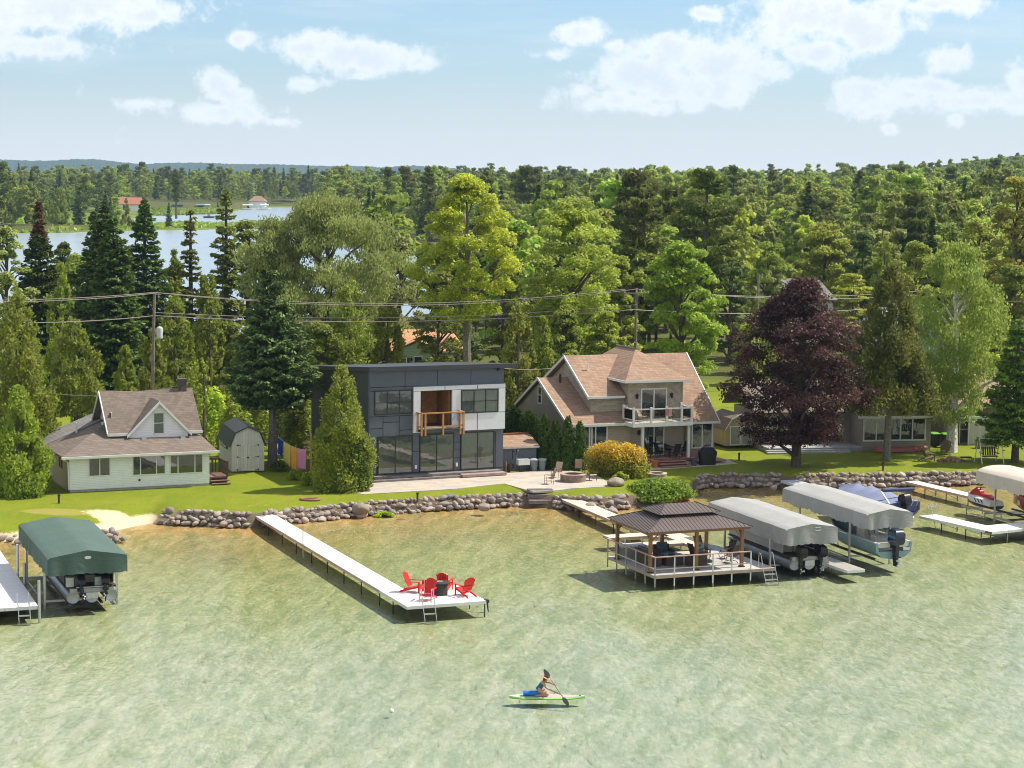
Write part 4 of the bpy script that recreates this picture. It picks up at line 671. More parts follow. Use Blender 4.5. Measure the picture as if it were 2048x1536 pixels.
ladder(t, 6.42, -.05, Z2, .75, 0, ALU, h=.85, run=.6, steps=3)
BRW = mat('brown_post', (.27, .125, .055), .55, .1); SEAM = mat('standing_seam', (.155, .118, .105), .4, .05, metal=.2, spec=.5); RIB = mat('seam_rib', (.03, .025, .025), .5)
t = thing('pavilion', 'open dock pavilion with a two-tier brown metal hip roof on timber-coloured posts', 'pavilion', (*PO, 0), pv)
for x, y in ((.12, .87), (2.9, .87), (5.7, .87), (.12, 5.1), (2.9, 5.1), (5.7, 5.1)):
    MB().box(x-.085, x+.085, y-.085, y+.085, Z2, 2.78).build('post', BRW, t); MB().box(x-.14, x+.14, y-.14, y+.14, Z2, Z2+.06).build('post_foot', BLACK, t)
for x in (.12, 5.7):
    for y, s in ((.87, 1), (5.1, -1)): MB().tube((x, y, 2.25), (x, y+s*.5, 2.74), .035, n=4).tube((x, y, 2.25), (x+(.5 if x < 1 else -.5), y, 2.74), .035, n=4).build('knee_brace', BRW, t)
MB().box(-.2, 6.02, .52, .62, 2.74, 2.9).box(-.2, 6.02, 5.38, 5.48, 2.74, 2.9).box(-.2, -.1, .622, 5.378, 2.74, 2.9).box(5.92, 6.02, .622, 5.378, 2.74, 2.9).build('eave_beam', BRW, t)
def hiproof(t, x0, x1, y0, y1, z0, xi0, xi1, yi0, yi1, z1, nm, ribs):
    o = [(x0,y0,z0),(x1,y0,z0),(x1,y1,z0),(x0,y1,z0)]; i_ = [(xi0,yi0,z1),(xi1,yi0,z1),(xi1,yi1,z1),(xi0,yi1,z1)]
    b = MB()
    for k in range(4): b.slab([o[k], o[(k+1) % 4], i_[(k+1) % 4], i_[k]], .03)
    ro = b.build(nm, SEAM, t); rb_ = MB(); sp_ = .225
    for k in range(4):
        a, b2 = Vector(o[k]), Vector(o[(k+1) % 4]); ia, ib = Vector(i_[k]), Vector(i_[(k+1) % 4]); e = (b2-a); ln = e.length; e.normalize(); s0, s1 = (ia-a).dot(e), (ib-a).dot(e)
        nn = int(ln/sp_); up = ((ia-a)-e*s0)
        for q in range(1, nn):
            s = q*ln/nn; f = 1.0 if s0 <= s <= s1 else (s/s0 if s < s0 else (ln-s)/(ln-s1))
            p = a+e*s; rb_.tube(p+Vector((0,0,.006)), p+up*f+Vector((0,0,.006)), .016, n=4)
        rb_.tube(a, ia, .035, n=5)
    rb_.build('seam_ribs', RIB, ro)
hiproof(t, -.3, 6.12, .42, 5.58, 2.9, 1.45, 4.37, 2.0, 4.0, 3.5, 'lower_roof', True)
hiproof(t, 1.05, 4.77, 1.7, 4.3, 3.6, 1.95, 3.87, 2.95, 3.05, 3.98, 'upper_roof', True)
MB().box(1.5, 4.32, 2.05, 3.95, 3.4, 3.68).build('roof_collar', RIB, t)
# furniture on the pavilion dock
BLU = mat('slate_blue_cushion', (.10, .145, .20), .85, .12, 8); WIC = mat('brown_wicker', (.085, .06, .045), .8, .25, 25); SLG = mat('brown_sling', (.09, .06, .045), .7, .12, 12)
t = thing('storage_chest', 'pale grey lidded storage chest at the railing of the pavilion dock', 'storage chest', onP(.28, 5.0), pv); MB().box(0, 1.6, 0, .75, 0, .62).build('body', mat('ribbed_beige', (.45, .40, .35), .6, .05, kind='siding', period=.12), t); MB().box(-.03, 1.63, -.03, .78, .625, .72).build('lid', mat('pale_chest_lid', (.62, .60, .60), .5, .04), t)
def wicker(name, label, cat, u, v, a, w_):
    t = thing(name, label, cat, onP(u, v), pv+R(a)); h = w_/2
    MB().box(-h, h, -.4, .42, 0, .36).build('base', WIC, t); MB().box(-h, h, .3, .46, .362, .82).box(-h, -h+.13, -.4, .299, .362, .62).box(h-.13, h, -.4, .299, .362, .62).build('frame', WIC, t)
    MB().box(-h+.14, h-.14, -.39, .29, .365, .5).build('seat_cushion', BLU, t, bevel=.04); n = 2 if w_ > 1.2 else 1
    for k in range(n): ww = (w_-.28)/n; MB().obox((-h+.14+ww*(k+.5), .25, .72), (ww-.03, .16, .5), rx=-.2).build('back_cushion', BLU, t, bevel=.05)
    return t
wicker('wicker_loveseat', 'dark wicker loveseat with slate blue cushions, back to the pavilion railing', 'loveseat', 1.15, 3.2, 90, 1.7); wicker('wicker_armchair', 'dark wicker armchair with a rounded slate blue cushion at the back of the pavilion', 'armchair', 2.55, 4.15, 0, .95); wicker('wicker_armchair', 'brown wicker armchair nearest the front railing of the pavilion dock', 'armchair', 3.4, 1.9, 195, .9)
t = thing('square_fire_table', 'low dark square fire table between wicker seats under the pavilion', 'fire table', onP(2.3, 2.75), pv); MB().box(-.5, .5, -.5, .5, 0, .5).build('base', WIC, t); MB().box(-.58, .58, -.58, .58, .502, .56).build('table_top', mat('dark_stone_top', (.05, .055, .06), .3, .1), t); MB().ell((.05, .05, .6), (.2, .2, .06)).build('burner_cover', BLU, t, True)
t = thing('dining_table', 'dark glass-topped oval dining table at the open end of the pavilion', 'table', onP(5.0, 3.3), pv+R(90)); MB().lathe([(.0, .68), (.62, .68), (.64, .70), (.62, .72), (.1, .72)], n=24).xf(Matrix.Diagonal((1.5, 1, 1, 1))).build('table_top', mat('dark_glass', (.03, .04, .05), .12, .1, spec=.8), t)
for sx in (-1, 1):
    for sy in (-1, 1): MB().path([(sx*.65, sy*.35, .68), (sx*.5, sy*.3, .35), (sx*.72, sy*.42, 0)], .022, 6).build('leg', BLACK, t)
def sling(name, label, cat, loc, a, m_f, m_s, grp=None, swivel=False, hi=1.05):
    t = thing(name, label, cat, loc, a, grp)
    MB().sweep([[(-.24, -.24, .40), (.24, -.24, .40), (.24, -.22, .42), (-.24, -.22, .42)], [(-.24, .20, .36), (.24, .20, .36), (.24, .20, .385), (-.24, .20, .385)]]).build('seat', m_s, t)
    MB().sweep([[(-.24, .20, .38), (.24, .20, .38), (.24, .225, .38), (-.24, .225, .38)], [(-.25, .36, .8), (.25, .36, .8), (.25, .385, .8), (-.25, .385, .8)], [(-.25, .46, hi), (.25, .46, hi), (.25, .48, hi), (-.25, .48, hi)]]).build('backrest', m_s, t)
    for s in (-1, 1):
        x = s*.265
        MB().path([(x, -.24, 0 if not swivel else .2), (x, -.24, .6), (x, .1, .64), (x, .31, .62)], .016, 5).build('armrest', m_f, t); MB().path([(x, .26, 0 if not swivel else .2), (x, .21, .37), (x, .47, hi+.02)], .016, 5).build('frame', m_f, t)
    if swivel:
        MB().tube((0, 0, .15), (0, 0, .36), .04).build('pedestal', m_f, t)
        for k in range(4): c_, s_ = math.cos(k*math.pi/2+.78), math.sin(k*math.pi/2+.78); MB().path([(0, 0, .16), (c_*.3, s_*.3, .1), (c_*.38, s_*.38, 0)], .02, 5).build('foot', m_f, t)
    else: MB().tube((-.265, .0, .38), (.265, .0, .38), .012, n=5).tube((-.265, -.24, .2), (-.265, .26, .2), .01, n=4).tube((.265, -.24, .2), (.265, .26, .2), .01, n=4).build('stretcher', m_f, t)
    return t
dining = None
for u, v, a, lb in ((4.05, 3.1, 100, 'brown sling chair turned side-on, at the wicker end of the pavilion dining table'), (5.2, 4.7, 10, 'brown sling chair at the far side of the pavilion dining table'), (5.7, 2.1, 200, 'brown sling swivel chair at the front of the pavilion dining table'), (6.1, 3.3, -80, 'dark sling chair between dining table and pontoon lift')):
    dining = sling('sling_chair', lb, 'chair', onP(u, v), pv+R(a), mat('bronze_frame', (.06, .045, .035), .4), SLG, 'sling chairs under the pavilion', True)
# canopied lifts
def canopy(t, w_, L, ze, rise, skirt, m, zs=None, arch=False, scallop=.05, tab=None):
    """boat-lift canopy: roof sheet, hanging skirts with uneven hems; x across, y back"""
    nx, ny = 17, 25; rg = np.random.default_rng(int(w_*100+L*10)); xs = np.linspace(0, w_, nx); ys = np.linspace(0, L, ny); rings = []; top = MB(); idx = {}
    def zt(x, y):
        a = abs(x/w_*2-1); zz = ze+rise*((1-a**2.4) if arch else (1-a)); e = min(x, w_-x); zz -= .07*max(0, 1-e/.18)**2; f = min(y, L-y); zz -= .06*max(0, 1-f/.2)**2
        return zz-.022*abs(math.sin(y/L*math.pi*5))*(1-a*.4)
    for jy in ys:
        for ix in xs: idx[(ix, jy)] = len(top.v); top.v.append((ix, jy, zt(ix, jy)))
    for a in range(ny-1):
        for b2 in range(nx-1): k = a*nx+b2; top.f.append((k, k+1, k+nx+1, k+nx))
    ro = top.build('canopy_roof', m, t, smooth=True); sk = MB()
    per = [(x, 0) for x in np.linspace(0, w_, 30)]+[(w_, y) for y in np.linspace(0, L, 70)[1:]]+[(x, L) for x in np.linspace(w_, 0, 30)[1:]]+[(0, y) for y in np.linspace(L, 0, 70)[1:]]
    rows_ = []
    for k in range(6):
        f = k/5; row = []
        for i, (x, y) in enumerate(per):
            nx_, ny_ = (0, -1) if y == 0 else ((1, 0) if x == w_ else ((0, 1) if y == L else (-1, 0))); z0 = zt(x, y)
            zb = ze-skirt-scallop*abs(math.sin(i*.9))-scallop*.6*math.sin(i*.37)
            bl = .045*f*math.sin(i*.61+1.7*math.sin(i*.17))+.03*f; row.append((x+nx_*bl, y+ny_*bl, z0*(1-f)+zb*f if k else z0+.002))
        rows_.append(row)
    sk.sweep(rows_, closed=True, caps=False); sk.build('canopy_skirt', m, ro, smooth=True); return ro
def lift(t, w_, L, ze, zc=.5):
    for x in (.15, w_-.15):
        for y in (2.2, L-2.0): MB().box(x-.05, x+.05, y-.05, y+.05, -1.2, ze-.05).build('post', ALU, t)
        MB().box(x-.04, x+.04, 2.2, L-2.0, zc-.5, zc-.38).build('rail', ALU, t); MB().box(x-.03, x+.03, .2, L-.2, ze-.16, ze-.1).build('canopy_beam', ALU, t)
    for y in (2.2, L-2.0): MB().box(.2, w_-.2, y-.05, y+.05, zc-.3, zc-.2).build('cross_beam', ALU, t)
    for x in (w_*.3, w_*.7): MB().box(x-.06, x+.06, .6, L-1, zc-.199, zc-.1).build('bunk', DKW, t)
def canvas(name, col, var=.06): return mat(name, col, .75, var, 1.2, kind='canvas')
def outboard(t, x, y, z, rz_, m_c, sc=1.0, tilt=0.0, stripe=None, name='outboard_motor'):
    M = Matrix.Translation((x, y, z)) @ Matrix.Rotation(rz_, 4, 'Z') @ Matrix.Rotation(tilt, 4, 'X') @ Matrix.Scale(sc, 4)
    cow = MB().sweep([[(-.19, -.30, .30), (.19, -.30, .30), (.19, .22, .30), (-.19, .22, .30)], [(-.23, -.40, .45), (.23, -.40, .45), (.23, .26, .45), (-.23, .26, .45)], [(-.23, -.42, .78), (.23, -.42, .78), (.22, .24, .82), (-.22, .24, .82)], [(-.15, -.30, .93), (.15, -.30, .93), (.14, .12, .97), (-.14, .12, .97)]]).xf(M)
    o = cow.build(name, m_c, t, smooth=True); DKB = mat('motor_leg', (.03, .032, .036), .4)
    MB().sweep([[(-.09, -.2, .32), (.09, -.2, .32), (.09, .12, .32), (-.09, .12, .32)], [(-.07, -.18, -.15), (.07, -.18, -.15), (.07, .08, -.15), (-.07, .08, -.15)], [(-.035, -.2, -.62), (.035, -.2, -.62), (.035, .06, -.62), (-.035, .06, -.62)]]).xf(M).build('leg', DKB, o)
    MB().tube((0, -.26, -.45), (0, .12, -.45), .07, .03).box(-.13, .13, -.3, .02, -.23, -.20).xf(M).build('gearcase', DKB, o); pr = MB()
    for k in range(3):
        a = k*2.094; pr.extr([(.02*math.cos(a), -.30, -.45+.02*math.sin(a)), (.17*math.cos(a+.35), -.28, -.45+.17*math.sin(a+.35)), (.17*math.cos(a-.35), -.33, -.45+.17*math.sin(a-.35))], (0, -.012, 0))
    pr.tube((0, -.36, -.45), (0, -.26, -.45), .045).xf(M).build('propeller', ALU, o)
    if stripe: MB().box(-.236, .236, -.39, .2, .6, .68).xf(M).build('cowl_stripe', stripe, o)
    MB().box(-.16, .16, .08, .25, .12, .34).xf(M).build('bracket', DKB, o); return o
PONT = mat('pontoon_metal', (.36, .37, .38), .35, .15, 2, metal=.6)
def pontoon(label, loc, rz_, w_, L, z, fence, tubes=3, motors=1, motm=None, dark=False):
    t = thing('pontoon_boat', label, 'boat', loc, rz_); r = .33
    for k in range(tubes):
        x = .35+(w_-.7)*k/(tubes-1)
        MB().sweep([[(x+rr*math.cos(a), y, z+.1*max(0, (y-L+1.5)/1.5)+rr*math.sin(a)) for a in np.linspace(0, 6.283, 17)[:-1]] for y, rr in ((.02, r*.92), (.0, r), (.5, r), (L-1.6, r), (L-.7, r*.75), (L-.1, .06))]).build('pontoon', PONT, t, smooth=True)
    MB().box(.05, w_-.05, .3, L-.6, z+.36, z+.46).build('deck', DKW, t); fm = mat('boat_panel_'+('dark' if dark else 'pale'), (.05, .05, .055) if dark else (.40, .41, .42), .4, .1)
    for x in (.08, w_-.08): MB().box(x-.025, x+.025, .9, L-.7, z+.5, z+1.05).build('fence_panel', fm, t); MB().box(x-.035, x+.035, .9, L-.7, z+1.06, z+1.1).build('fence_rail', ALU, t)
    MB().box(.11, w_-.11, L-.75, L-.7, z+.5, z+1.05).build('fence_panel', fm, t); VN = mat('boat_vinyl', (.42, .38, .33), .5, .08)
    for x0, x1, y0, y1 in ((.15, .85, 1.2, 3.2), (w_-.85, w_-.15, L-3.4, L-1.0), (.15, .85, L-3.4, L-1.0), (.9, w_-.9, 1.2, 1.9)): MB().box(x0, x1, y0, y1, z+.47, z+.85).build('seat', VN, t, bevel=.05)
    MB().box(w_-.95, w_-.2, 3.4, 4.1, z+.47, z+1.2).build('console', fm, t)
    for k in range(motors): outboard(t, w_/2 if motors == 1 else (w_*.26+w_*.48*k), -.05, z+.15, 0, motm or BLACK, 1.0, R(-18) if dark else R(8))
    MB().box(.2, w_-.2, .0, .3, z+.2, z+.42).build('motor_bracket', PONT, t); MB().box(w_*.5-.3, w_*.5+.3, -.06, -.002, z-.1, z+.2).build('name_plate', ALU, t); return t
def liftframe(nl, phi, z): return (nl[0], nl[1], 0), R(phi)
# green canopy
GRC = canvas('green_canvas', (.075, .125, .105)); GP = (-22.9, 101.1, 0)
t = thing('boat_lift', 'boat lift with a dark green ridged canopy beside the shaded white dock', 'boat lift', GP, R(21)); canopy(t, 3.95, 10.6, 2.82, .32, .9, GRC); lift(t, 3.95, 10.6, 2.8, .42)
lo_ = MB(); lo_.extr([(1.975+.17*math.cos(a), -.07, 2.72+.08*math.sin(a)) for a in np.linspace(0, 6.283, 21)[:-1]], (0, .015, 0)); lo_.build('canopy_badge', mat('pale_badge', (.6, .64, .66), .5), t)
pontoon('triple-tube pontoon boat in shadow under the green canopy', (GP[0]+.65*.93-.2*-.36, GP[1]+.65*.36+.75, 0), R(21), 2.6, 8.2, .6, None, 3, 0, dark=True)
for k, (dx, mm) in enumerate(((.8, 0), (2.75, 1))):
    pass
t = [o for o in COL.objects if o.get('label', '').startswith('triple-tube')][0]
outboard(t, .75, -.2, .9, .2, mat('black_cowl', (.012, .012, .014), .35), .9, R(-35)); outboard(t, 1.95, -.2, .9, -.2, MATS['black_cowl'], .9, R(-35)); MB().tube((.5, -.1, 1.1), (2.1, -.1, 1.1), .03).build('tie_bar', ALU, t); MB().box(.1, .45, .3, .7, 1.07, 1.55).build('fuel_tank', WHITE, t); MB().box(1.5, 1.85, .31, .6, 1.07, 1.5).build('cool_box', WHITE, t)
# grey canopies
GYC = canvas('grey_canvas', (.345, .345, .335)); BP = G(1573, 1057, 2.72); t = thing('boat_lift', 'boat lift with a pale grey canopy directly behind the brown pavilion', 'boat lift', (BP[0], BP[1], 0), R(20)); 
ro = canopy(t, 3.2, 10.0, 2.72, .24, .92, GYC, scallop=.06)
mk = MB(); mk.extr([(1.75, -.085, 2.67), (2.1, -.085, 2.69), (2.08, -.085, 2.73), (1.75, -.085, 2.72)], (0, .012, 0)); mk.extr([(1.72+.2*math.cos(a)+.2, -.085, 2.57+.06*math.sin(a)) for a in np.linspace(3.3, 6.2, 9)]+[(1.92+.12*math.cos(a), -.085, 2.59+.03*math.sin(a)) for a in np.linspace(6.2, 3.3, 9)], (0, .012, 0)); mk.build('canopy_badge', WHITE, t); lift(t, 3.2, 10.0, 2.67, .5)
pontoon('silver pontoon boat with twin black motors under the canopy behind the pavilion', (BP[0]+.3*.94, BP[1]+.3*.34+.6, 0), R(20), 2.55, 8.4, .55, None, 3, 2, mat('black_cowl', (.012, .012, .014), .35), False)
BP2 = G(1735, 1027, 3.2); t = thing('boat_lift', 'boat lift with a rumpled pale grey canopy over the open fishing boat', 'boat lift', (BP2[0], BP2[1], 0), R(20)); canopy(t, 2.95, 10.3, 3.2, .24, .85, canvas('grey_canvas_worn', (.355, .355, .345), .07), scallop=.08); lift(t, 2.95, 10.3, 3.15, .6)
def hull(t, w_, L, z, h, m_h, m_i, bow=.35, vee=.35):
    rings = []; inn = []
    for f in np.linspace(0, 1, 13):
        y = L*f; hw = w_/2*(1-max(0, (f-bow)/(1-bow))**2.3); sh = h*(1+.28*f*f); kz = vee*(max(0, f-.55)/.45)**2*h
        rings.append([(0, y, z+kz), (hw*.62, y, z+kz+.14*h), (hw*.95, y, z+kz*.7+.45*h), (hw, y, z+sh), (hw-.07*min(1, hw*6), y, z+sh+.03), (hw*.86, y, z+sh-.05), (hw*.8, y, z+.5*h+kz*.4), (0, y, z+.48*h+kz*.5), (-hw*.8, y, z+.5*h+kz*.4), (-hw*.86, y, z+sh-.05), (-hw+.07*min(1, hw*6), y, z+sh+.03), (-hw, y, z+sh), (-hw*.95, y, z+kz*.7+.45*h), (-hw*.62, y, z+kz+.14*h)])
    o = MB(); o.sweep(rings); return o.build('hull', m_h, t, smooth=True)
SEA = mat('seafoam_hull', (.24, .36, .40), .25, .05, spec=.6); OFFW = mat('gelcoat', (.62, .61, .57), .3, .04, spec=.6)
c20, s20 = math.cos(R(20)), math.sin(R(20)); bx, by = 1.55, -.35; t = thing('fishing_boat', 'pale blue open fishing boat with a big dark blue outboard under a grey canopy', 'boat', (BP2[0]+bx*c20-by*s20, BP2[1]+bx*s20+by*c20, 0), R(20))
hull(t, 2.35, 7.4, .55, .95, SEA, OFFW); MB().box(-.95, .95, .35, 5.6, 1.03, 1.08).build('deck', OFFW, t); MB().box(-.45, .45, 2.6, 3.5, 1.08, 2.25).build('console', OFFW, t, bevel=.06); MB().box(-.5, .5, 1.2, 1.8, 1.08, 1.75).build('leaning_post', OFFW, t, bevel=.05); MB().box(-1.0, 1.0, .05, .4, 1.25, 1.5).build('transom', OFFW, t)
wl_ = MB(); wl_.box(-1.15, -.95, .1, 5, 1.5, 1.55); wl_.box(.95, 1.15, .1, 5, 1.5, 1.55); wl_.build('gunwale', OFFW, t)
wh = MB(); wh.path([(.2*math.cos(a), 2.5, 1.75+.2*math.sin(a)) for a in np.linspace(0, 6.283, 17)], .02, 5); wh.build('steering_wheel', BLACK, t); MB().box(-.42, .42, 3.3, 3.34, 2.25, 2.65).build('windscreen', RG, t)
for k in range(4): MB().tube((-.4+.26*k, 1.15, 1.6), (-.4+.26*k, 1.0, 2.1), .025).build('rod_holder', ALU, t)
outboard(t, 0, -.15, 1.05, 0, mat('navy_cowl', (.012, .02, .05), .25, .05, spec=.7), 1.35, 0, mat('blue_stripe', (.05, .16, .36), .3)); MB().box(.6, 1.0, -.02, .045, 1.05, 1.2).build('transom_badge', WHITE, t)
t = thing('lift_walkway', 'short grey walkway between the two grey canopied lifts', 'dock', onP(11.55, -1.5, 0), pv+R(90)); dock_piece(t, 0, 7.0, -.55, .55, .5, mat('weathered_boards', (.36, .34, .32), .7, .1, kind='planks', period=.2), WHITE, step=3.4, legm=WHITE)
# blue covered boat, its dock and the docks beyond
NV = canvas('blue_canvas', (.20, .23, .36), .06); NVD = canvas('navy_canvas', (.055, .075, .17), .06); b0 = G(1850, 1046, .4); t = thing('covered_speedboat', 'speedboat under a peaked blue canvas cover with a black outboard', 'boat', (b0[0]-1.2, b0[1]+.5, .4), R(30))
L_ = 6.6; rings = []
for f in np.linspace(0, 1, 17):
    y = L_*f; hw = 1.2*(1-max(0, (f-.45)/.55)**2.4)+.02; pk = [1.25, 1.3, 1.42, 1.4, 1.6, 1.82, 1.66, 1.62, 1.86, 1.72, 1.66, 1.82, 1.74, 1.66, 1.6, 1.52, 1.42][int(f*16)]
    rings.append([(-hw, y, .62), (-hw*1.03, y, 1.2+.1*f), (-hw*.55, y, .55*1.25+.45*pk), (0, y, pk), (hw*.55, y, .55*1.25+.45*pk), (hw*1.03, y, 1.2+.1*f), (hw, y, .62)])
cv = MB(); cv.sweep([r_[1:6] for r_ in rings], closed=False, caps=False); cv.build('cover', NV, t, smooth=True); sk = MB(); sk.sweep([r_[:2] for r_ in rings], closed=False, caps=False); sk.sweep([r_[5:] for r_ in rings], closed=False, caps=False); sk.poly(rings[0]); sk.build('cover_skirt', NVD, t)
hull(t, 2.3, 6.4, .2, .75, mat('navy_hull', (.03, .04, .09), .3, spec=.6), OFFW); outboard(t, -.1, -.25, .75, 0, mat('black_cowl', (.012, .012, .014), .35), 1.1, R(-22))
tw = MB().sweep([[(-.95+f*2.1, 1.1+.12*math.sin(a)-.5*f, 1.9+.12*math.cos(a)) for a in np.linspace(0, 6.283, 9)[:-1]] for f in np.linspace(0, 1, 7)]); tw.build('rolled_bimini', NVD, t, smooth=True)
MB().path([(.9, .0, .9), (1.0, -.25, 1.5), (.6, -.3, 1.6), (.3, -.2, 1.0)], .02, 5).build('stern_rail', ALU, t); MB().path([(-1.1, .2, 1.2), (-1.1, 1.0, 1.85)], .02, 5).build('bimini_strut', ALU, t)
def dock2(name, label, A, B, w_, z, top, side, step=3.0, legm=DKLEG, ramp=True):
    rz_, ln = locframe(A, B); t = thing(name, label, 'dock', (A[0], A[1], 0), rz_); dock_piece(t, 0, ln, -w_/2, w_/2, z, top, side, step, legm); return t
t = dock2('grey_dock', 'blue-grey dock leaving the shaded rock wall below the copper-leaved tree', G(1578, 960, .6), G(1712, 1002, .6), 1.25, .6, mat('pale_blue_boards', (.55, .57, .62), .6, .05, kind='planks', period=.15), WHITE)
for px, py in ((1655, 985), (1690, 1000)): x, y, z = G(px, py, .6); o = MB().tube((x, y, -.6), (x+.05, y, 1.5), .06, .05, n=7).tube((x+.05, y, 1.5), (x+.05, y, 1.75), .11, .09, n=7).build('mooring_post', BARK); tag(o, 'wooden mooring post with a knob top, '+('nearer the rock wall' if px < 1670 else 'closest to the blue covered boat'), 'mooring post', 'mooring posts by the grey dock')
e0_, e1_, e2_ = G(1855, 1030, .6), G(2000, 1062, .6), G(2130, 1056, .6); t = dock2('angled_dock', 'white sectioned dock with braced legs running past the blue covered boat', e0_, e1_, 1.35, .6, WDK, WHITE, 2.2); rz_, ln = locframe(e0_, e1_)
dock_piece(t, ln-1.9, ln, .70, 7.0, .6, WDK, WHITE, 2.0, legm=STEEL); MB().box(ln-.5, ln+.04, -.75, -.69, .48, .59).build('bumper', RDK, t)
ladder(t, .2, .1, .6, .5, R(90), ALU, h=.7)
t = dock2('jetty', 'narrow white jetty from the rock wall to the red jet ski', G(1822, 962, .6), G(1950, 992, .6), 1.0, .6, WDK, PINK, 2.4)
# jet ski on its lift
J = G(1965, 1003, .75); t = thing('jet_ski', 'red and white jet ski parked on a low lift at the end of the jetty', 'jet ski', (J[0]+.5, J[1]-1.9, .45), R(24)); JR = mat('jetski_red', (.45, .015, .02), .3, .05, spec=.6); JW = mat('jetski_white', (.68, .68, .68), .3, .04, spec=.6)
rings = []
for f in np.linspace(0, 1, 12): y = 3.1*f; hw = .56*(1-max(0, (f-.5)/.5)**2.2)+.01; rings.append([(0, y, .05+.25*max(0, f-.6)), (hw*.7, y, .1+.25*max(0, f-.6)), (hw, y, .22+.1*f), (hw*1.02, y, .28+.12*f), (0, y, .3+.14*f), (-hw*1.02, y, .28+.12*f), (-hw, y, .22+.1*f), (-hw*.7, y, .1+.25*max(0, f-.6))])
MB().sweep(rings).build('hull', mat('jetski_black', (.02, .02, .022), .35), t, smooth=True); rr = []
for f in np.linspace(0, 1, 12): y = 3.08*f; hw = .55*(1-max(0, (f-.5)/.5)**2.2)+.01; zz = .285+.13*f; tp = .2*math.sin(min(1, f*1.5)*math.pi*.5); rr.append([(hw*1.03, y, zz), (hw*.9, y, zz+.30), (hw*.4, y, zz+.33+tp*.4), (-hw*.4, y, zz+.33+tp*.4), (-hw*.9, y, zz+.30), (-hw*1.03, y, zz)])
MB().sweep(rr).build('top_deck', JW, t, smooth=True); MB().sweep([[(-.17, y, .6), (.17, y, .6), (.15, y, z), (-.15, y, z)] for y, z in ((.35, .78), (.8, .92), (1.3, .9), (1.6, .95))]).build('seat', JR, t, smooth=True); MB().sweep([[(-w_, y, .62), (w_, y, .62), (w_*.7, y, z), (-w_*.7, y, z)] for y, z, w_ in ((1.6, 1.05, .2), (1.95, 1.28, .24), (2.3, 1.1, .3), (2.75, .8, .2))]).build('hood', JR, t, smooth=True); MB().tube((-.4, 1.72, 1.3), (.4, 1.72, 1.3), .03).tube((0, 1.8, 1.1), (0, 1.72, 1.3), .05).build('handlebar', BLACK, t)
st_ = MB()
for s in (-1, 1):
    for k in range(3): st_.extr([(s*(.575-.01*k), .7+.35*k, .40), (s*(.575-.01*k), .82+.35*k, .40), (s*(.52-.01*k), 1.1+.35*k, .62), (s*(.52-.01*k), .98+.35*k, .62)], (s*.012, 0, 0))
st_.build('stripes', MATS['jetski_black'], t)
t = thing('jet_ski_lift', 'low grey metal cradle holding the red jet ski above the water', 'lift', (J[0]+.5, J[1]-1.9, 0), R(24)); MB().box(-.6, -.5, -.3, 3.0, .32, .42).box(.5, .6, -.3, 3.0, .32, .42).build('bunk', STEEL, t); MB().box(-.7, .7, .3, .4, .2, .318).box(-.7, .7, 2.3, 2.4, .2, .318).build('cross_beam', STEEL, t)
for x in (-.65, .65):
    for y in (.35, 2.35): MB().tube((x, y, -1.1), (x, y, .32), .04, n=6).build('leg', STEEL, t)
MB().box(.75, 3.2, -.6, .1, .15, .32).build('side_platform', mat('dark_platform', (.06, .06, .065), .7), t)
# tan canopy at the edge of the frame, with a red boat
TC = canvas('tan_canvas', (.62, .55, .47)); f0 = G(1953, 939, 3.1); c22, s22 = math.cos(R(21)), math.sin(R(21)); t = thing('boat_lift', 'boat lift with a tan arched canopy over a red-hulled boat', 'boat lift', (f0[0]+10.2*s22, f0[1]-10.2*c22, 0), R(21)); canopy(t, 3.1, 10.2, 3.1, .3, .85, TC, arch=True, scallop=.12); lift(t, 3.1, 10.2, 3.05, .7)
t = thing('red_boat', 'red and black hulled speedboat hanging under the tan canopy', 'boat', (f0[0]+8.6*s22+1.55*c22, f0[1]-8.6*c22+1.55*s22, 0), R(21)); hull(t, 2.3, 6.6, .75, 1.05, mat('red_hull', (.38, .02, .02), .25, spec=.6), OFFW); hs = MB()
for s in (-1, 1): hs.extr([(s*1.165, .3, 1.25), (s*1.165, 3.6, 1.3), (s*1.165, 3.6, 1.55), (s*1.165, .3, 1.5)], (s*.012, 0, 0))
hs.build('hull_stripe', mat('black_hull', (.012, .012, .014), .3, spec=.6), t); MB().box(-.8, .8, .6, 5.0, 1.3, 1.6).build('cockpit', OFFW, t)
# blue dock at the left edge
x0, y0_, _ = G(75, 1212, .62); t = thing('white_dock', 'white dock platform with a ladder, shaded by the green canopied lift beside it', 'dock', (x0, y0_, 0), R(110.5)); dock_piece(t, 0, 9.6, 0, 1.55, .62, WDK, WHITE, legm=STEEL); dock_piece(t, -.0, 6.0, 1.6, 4.6, .622, WDK, WHITE, legm=STEEL); dock_piece(t, 9.65, 16, 0, 1.55, .621, WDK, WHITE, legm=STEEL)
ladder(t, -.03, .95, .62, .55, R(-90), ALU, h=.65, run=.35)
for u, v, hgt, m_ in ((8.6, -.12, 2.2, WHITE), (5.8, -.12, 1.7, STEEL), (-.05, -.08, 1.9, ALU)): MB().tube((u, v, -.8), (u, v, hgt), .07, n=8).build('guide_post', m_, t)
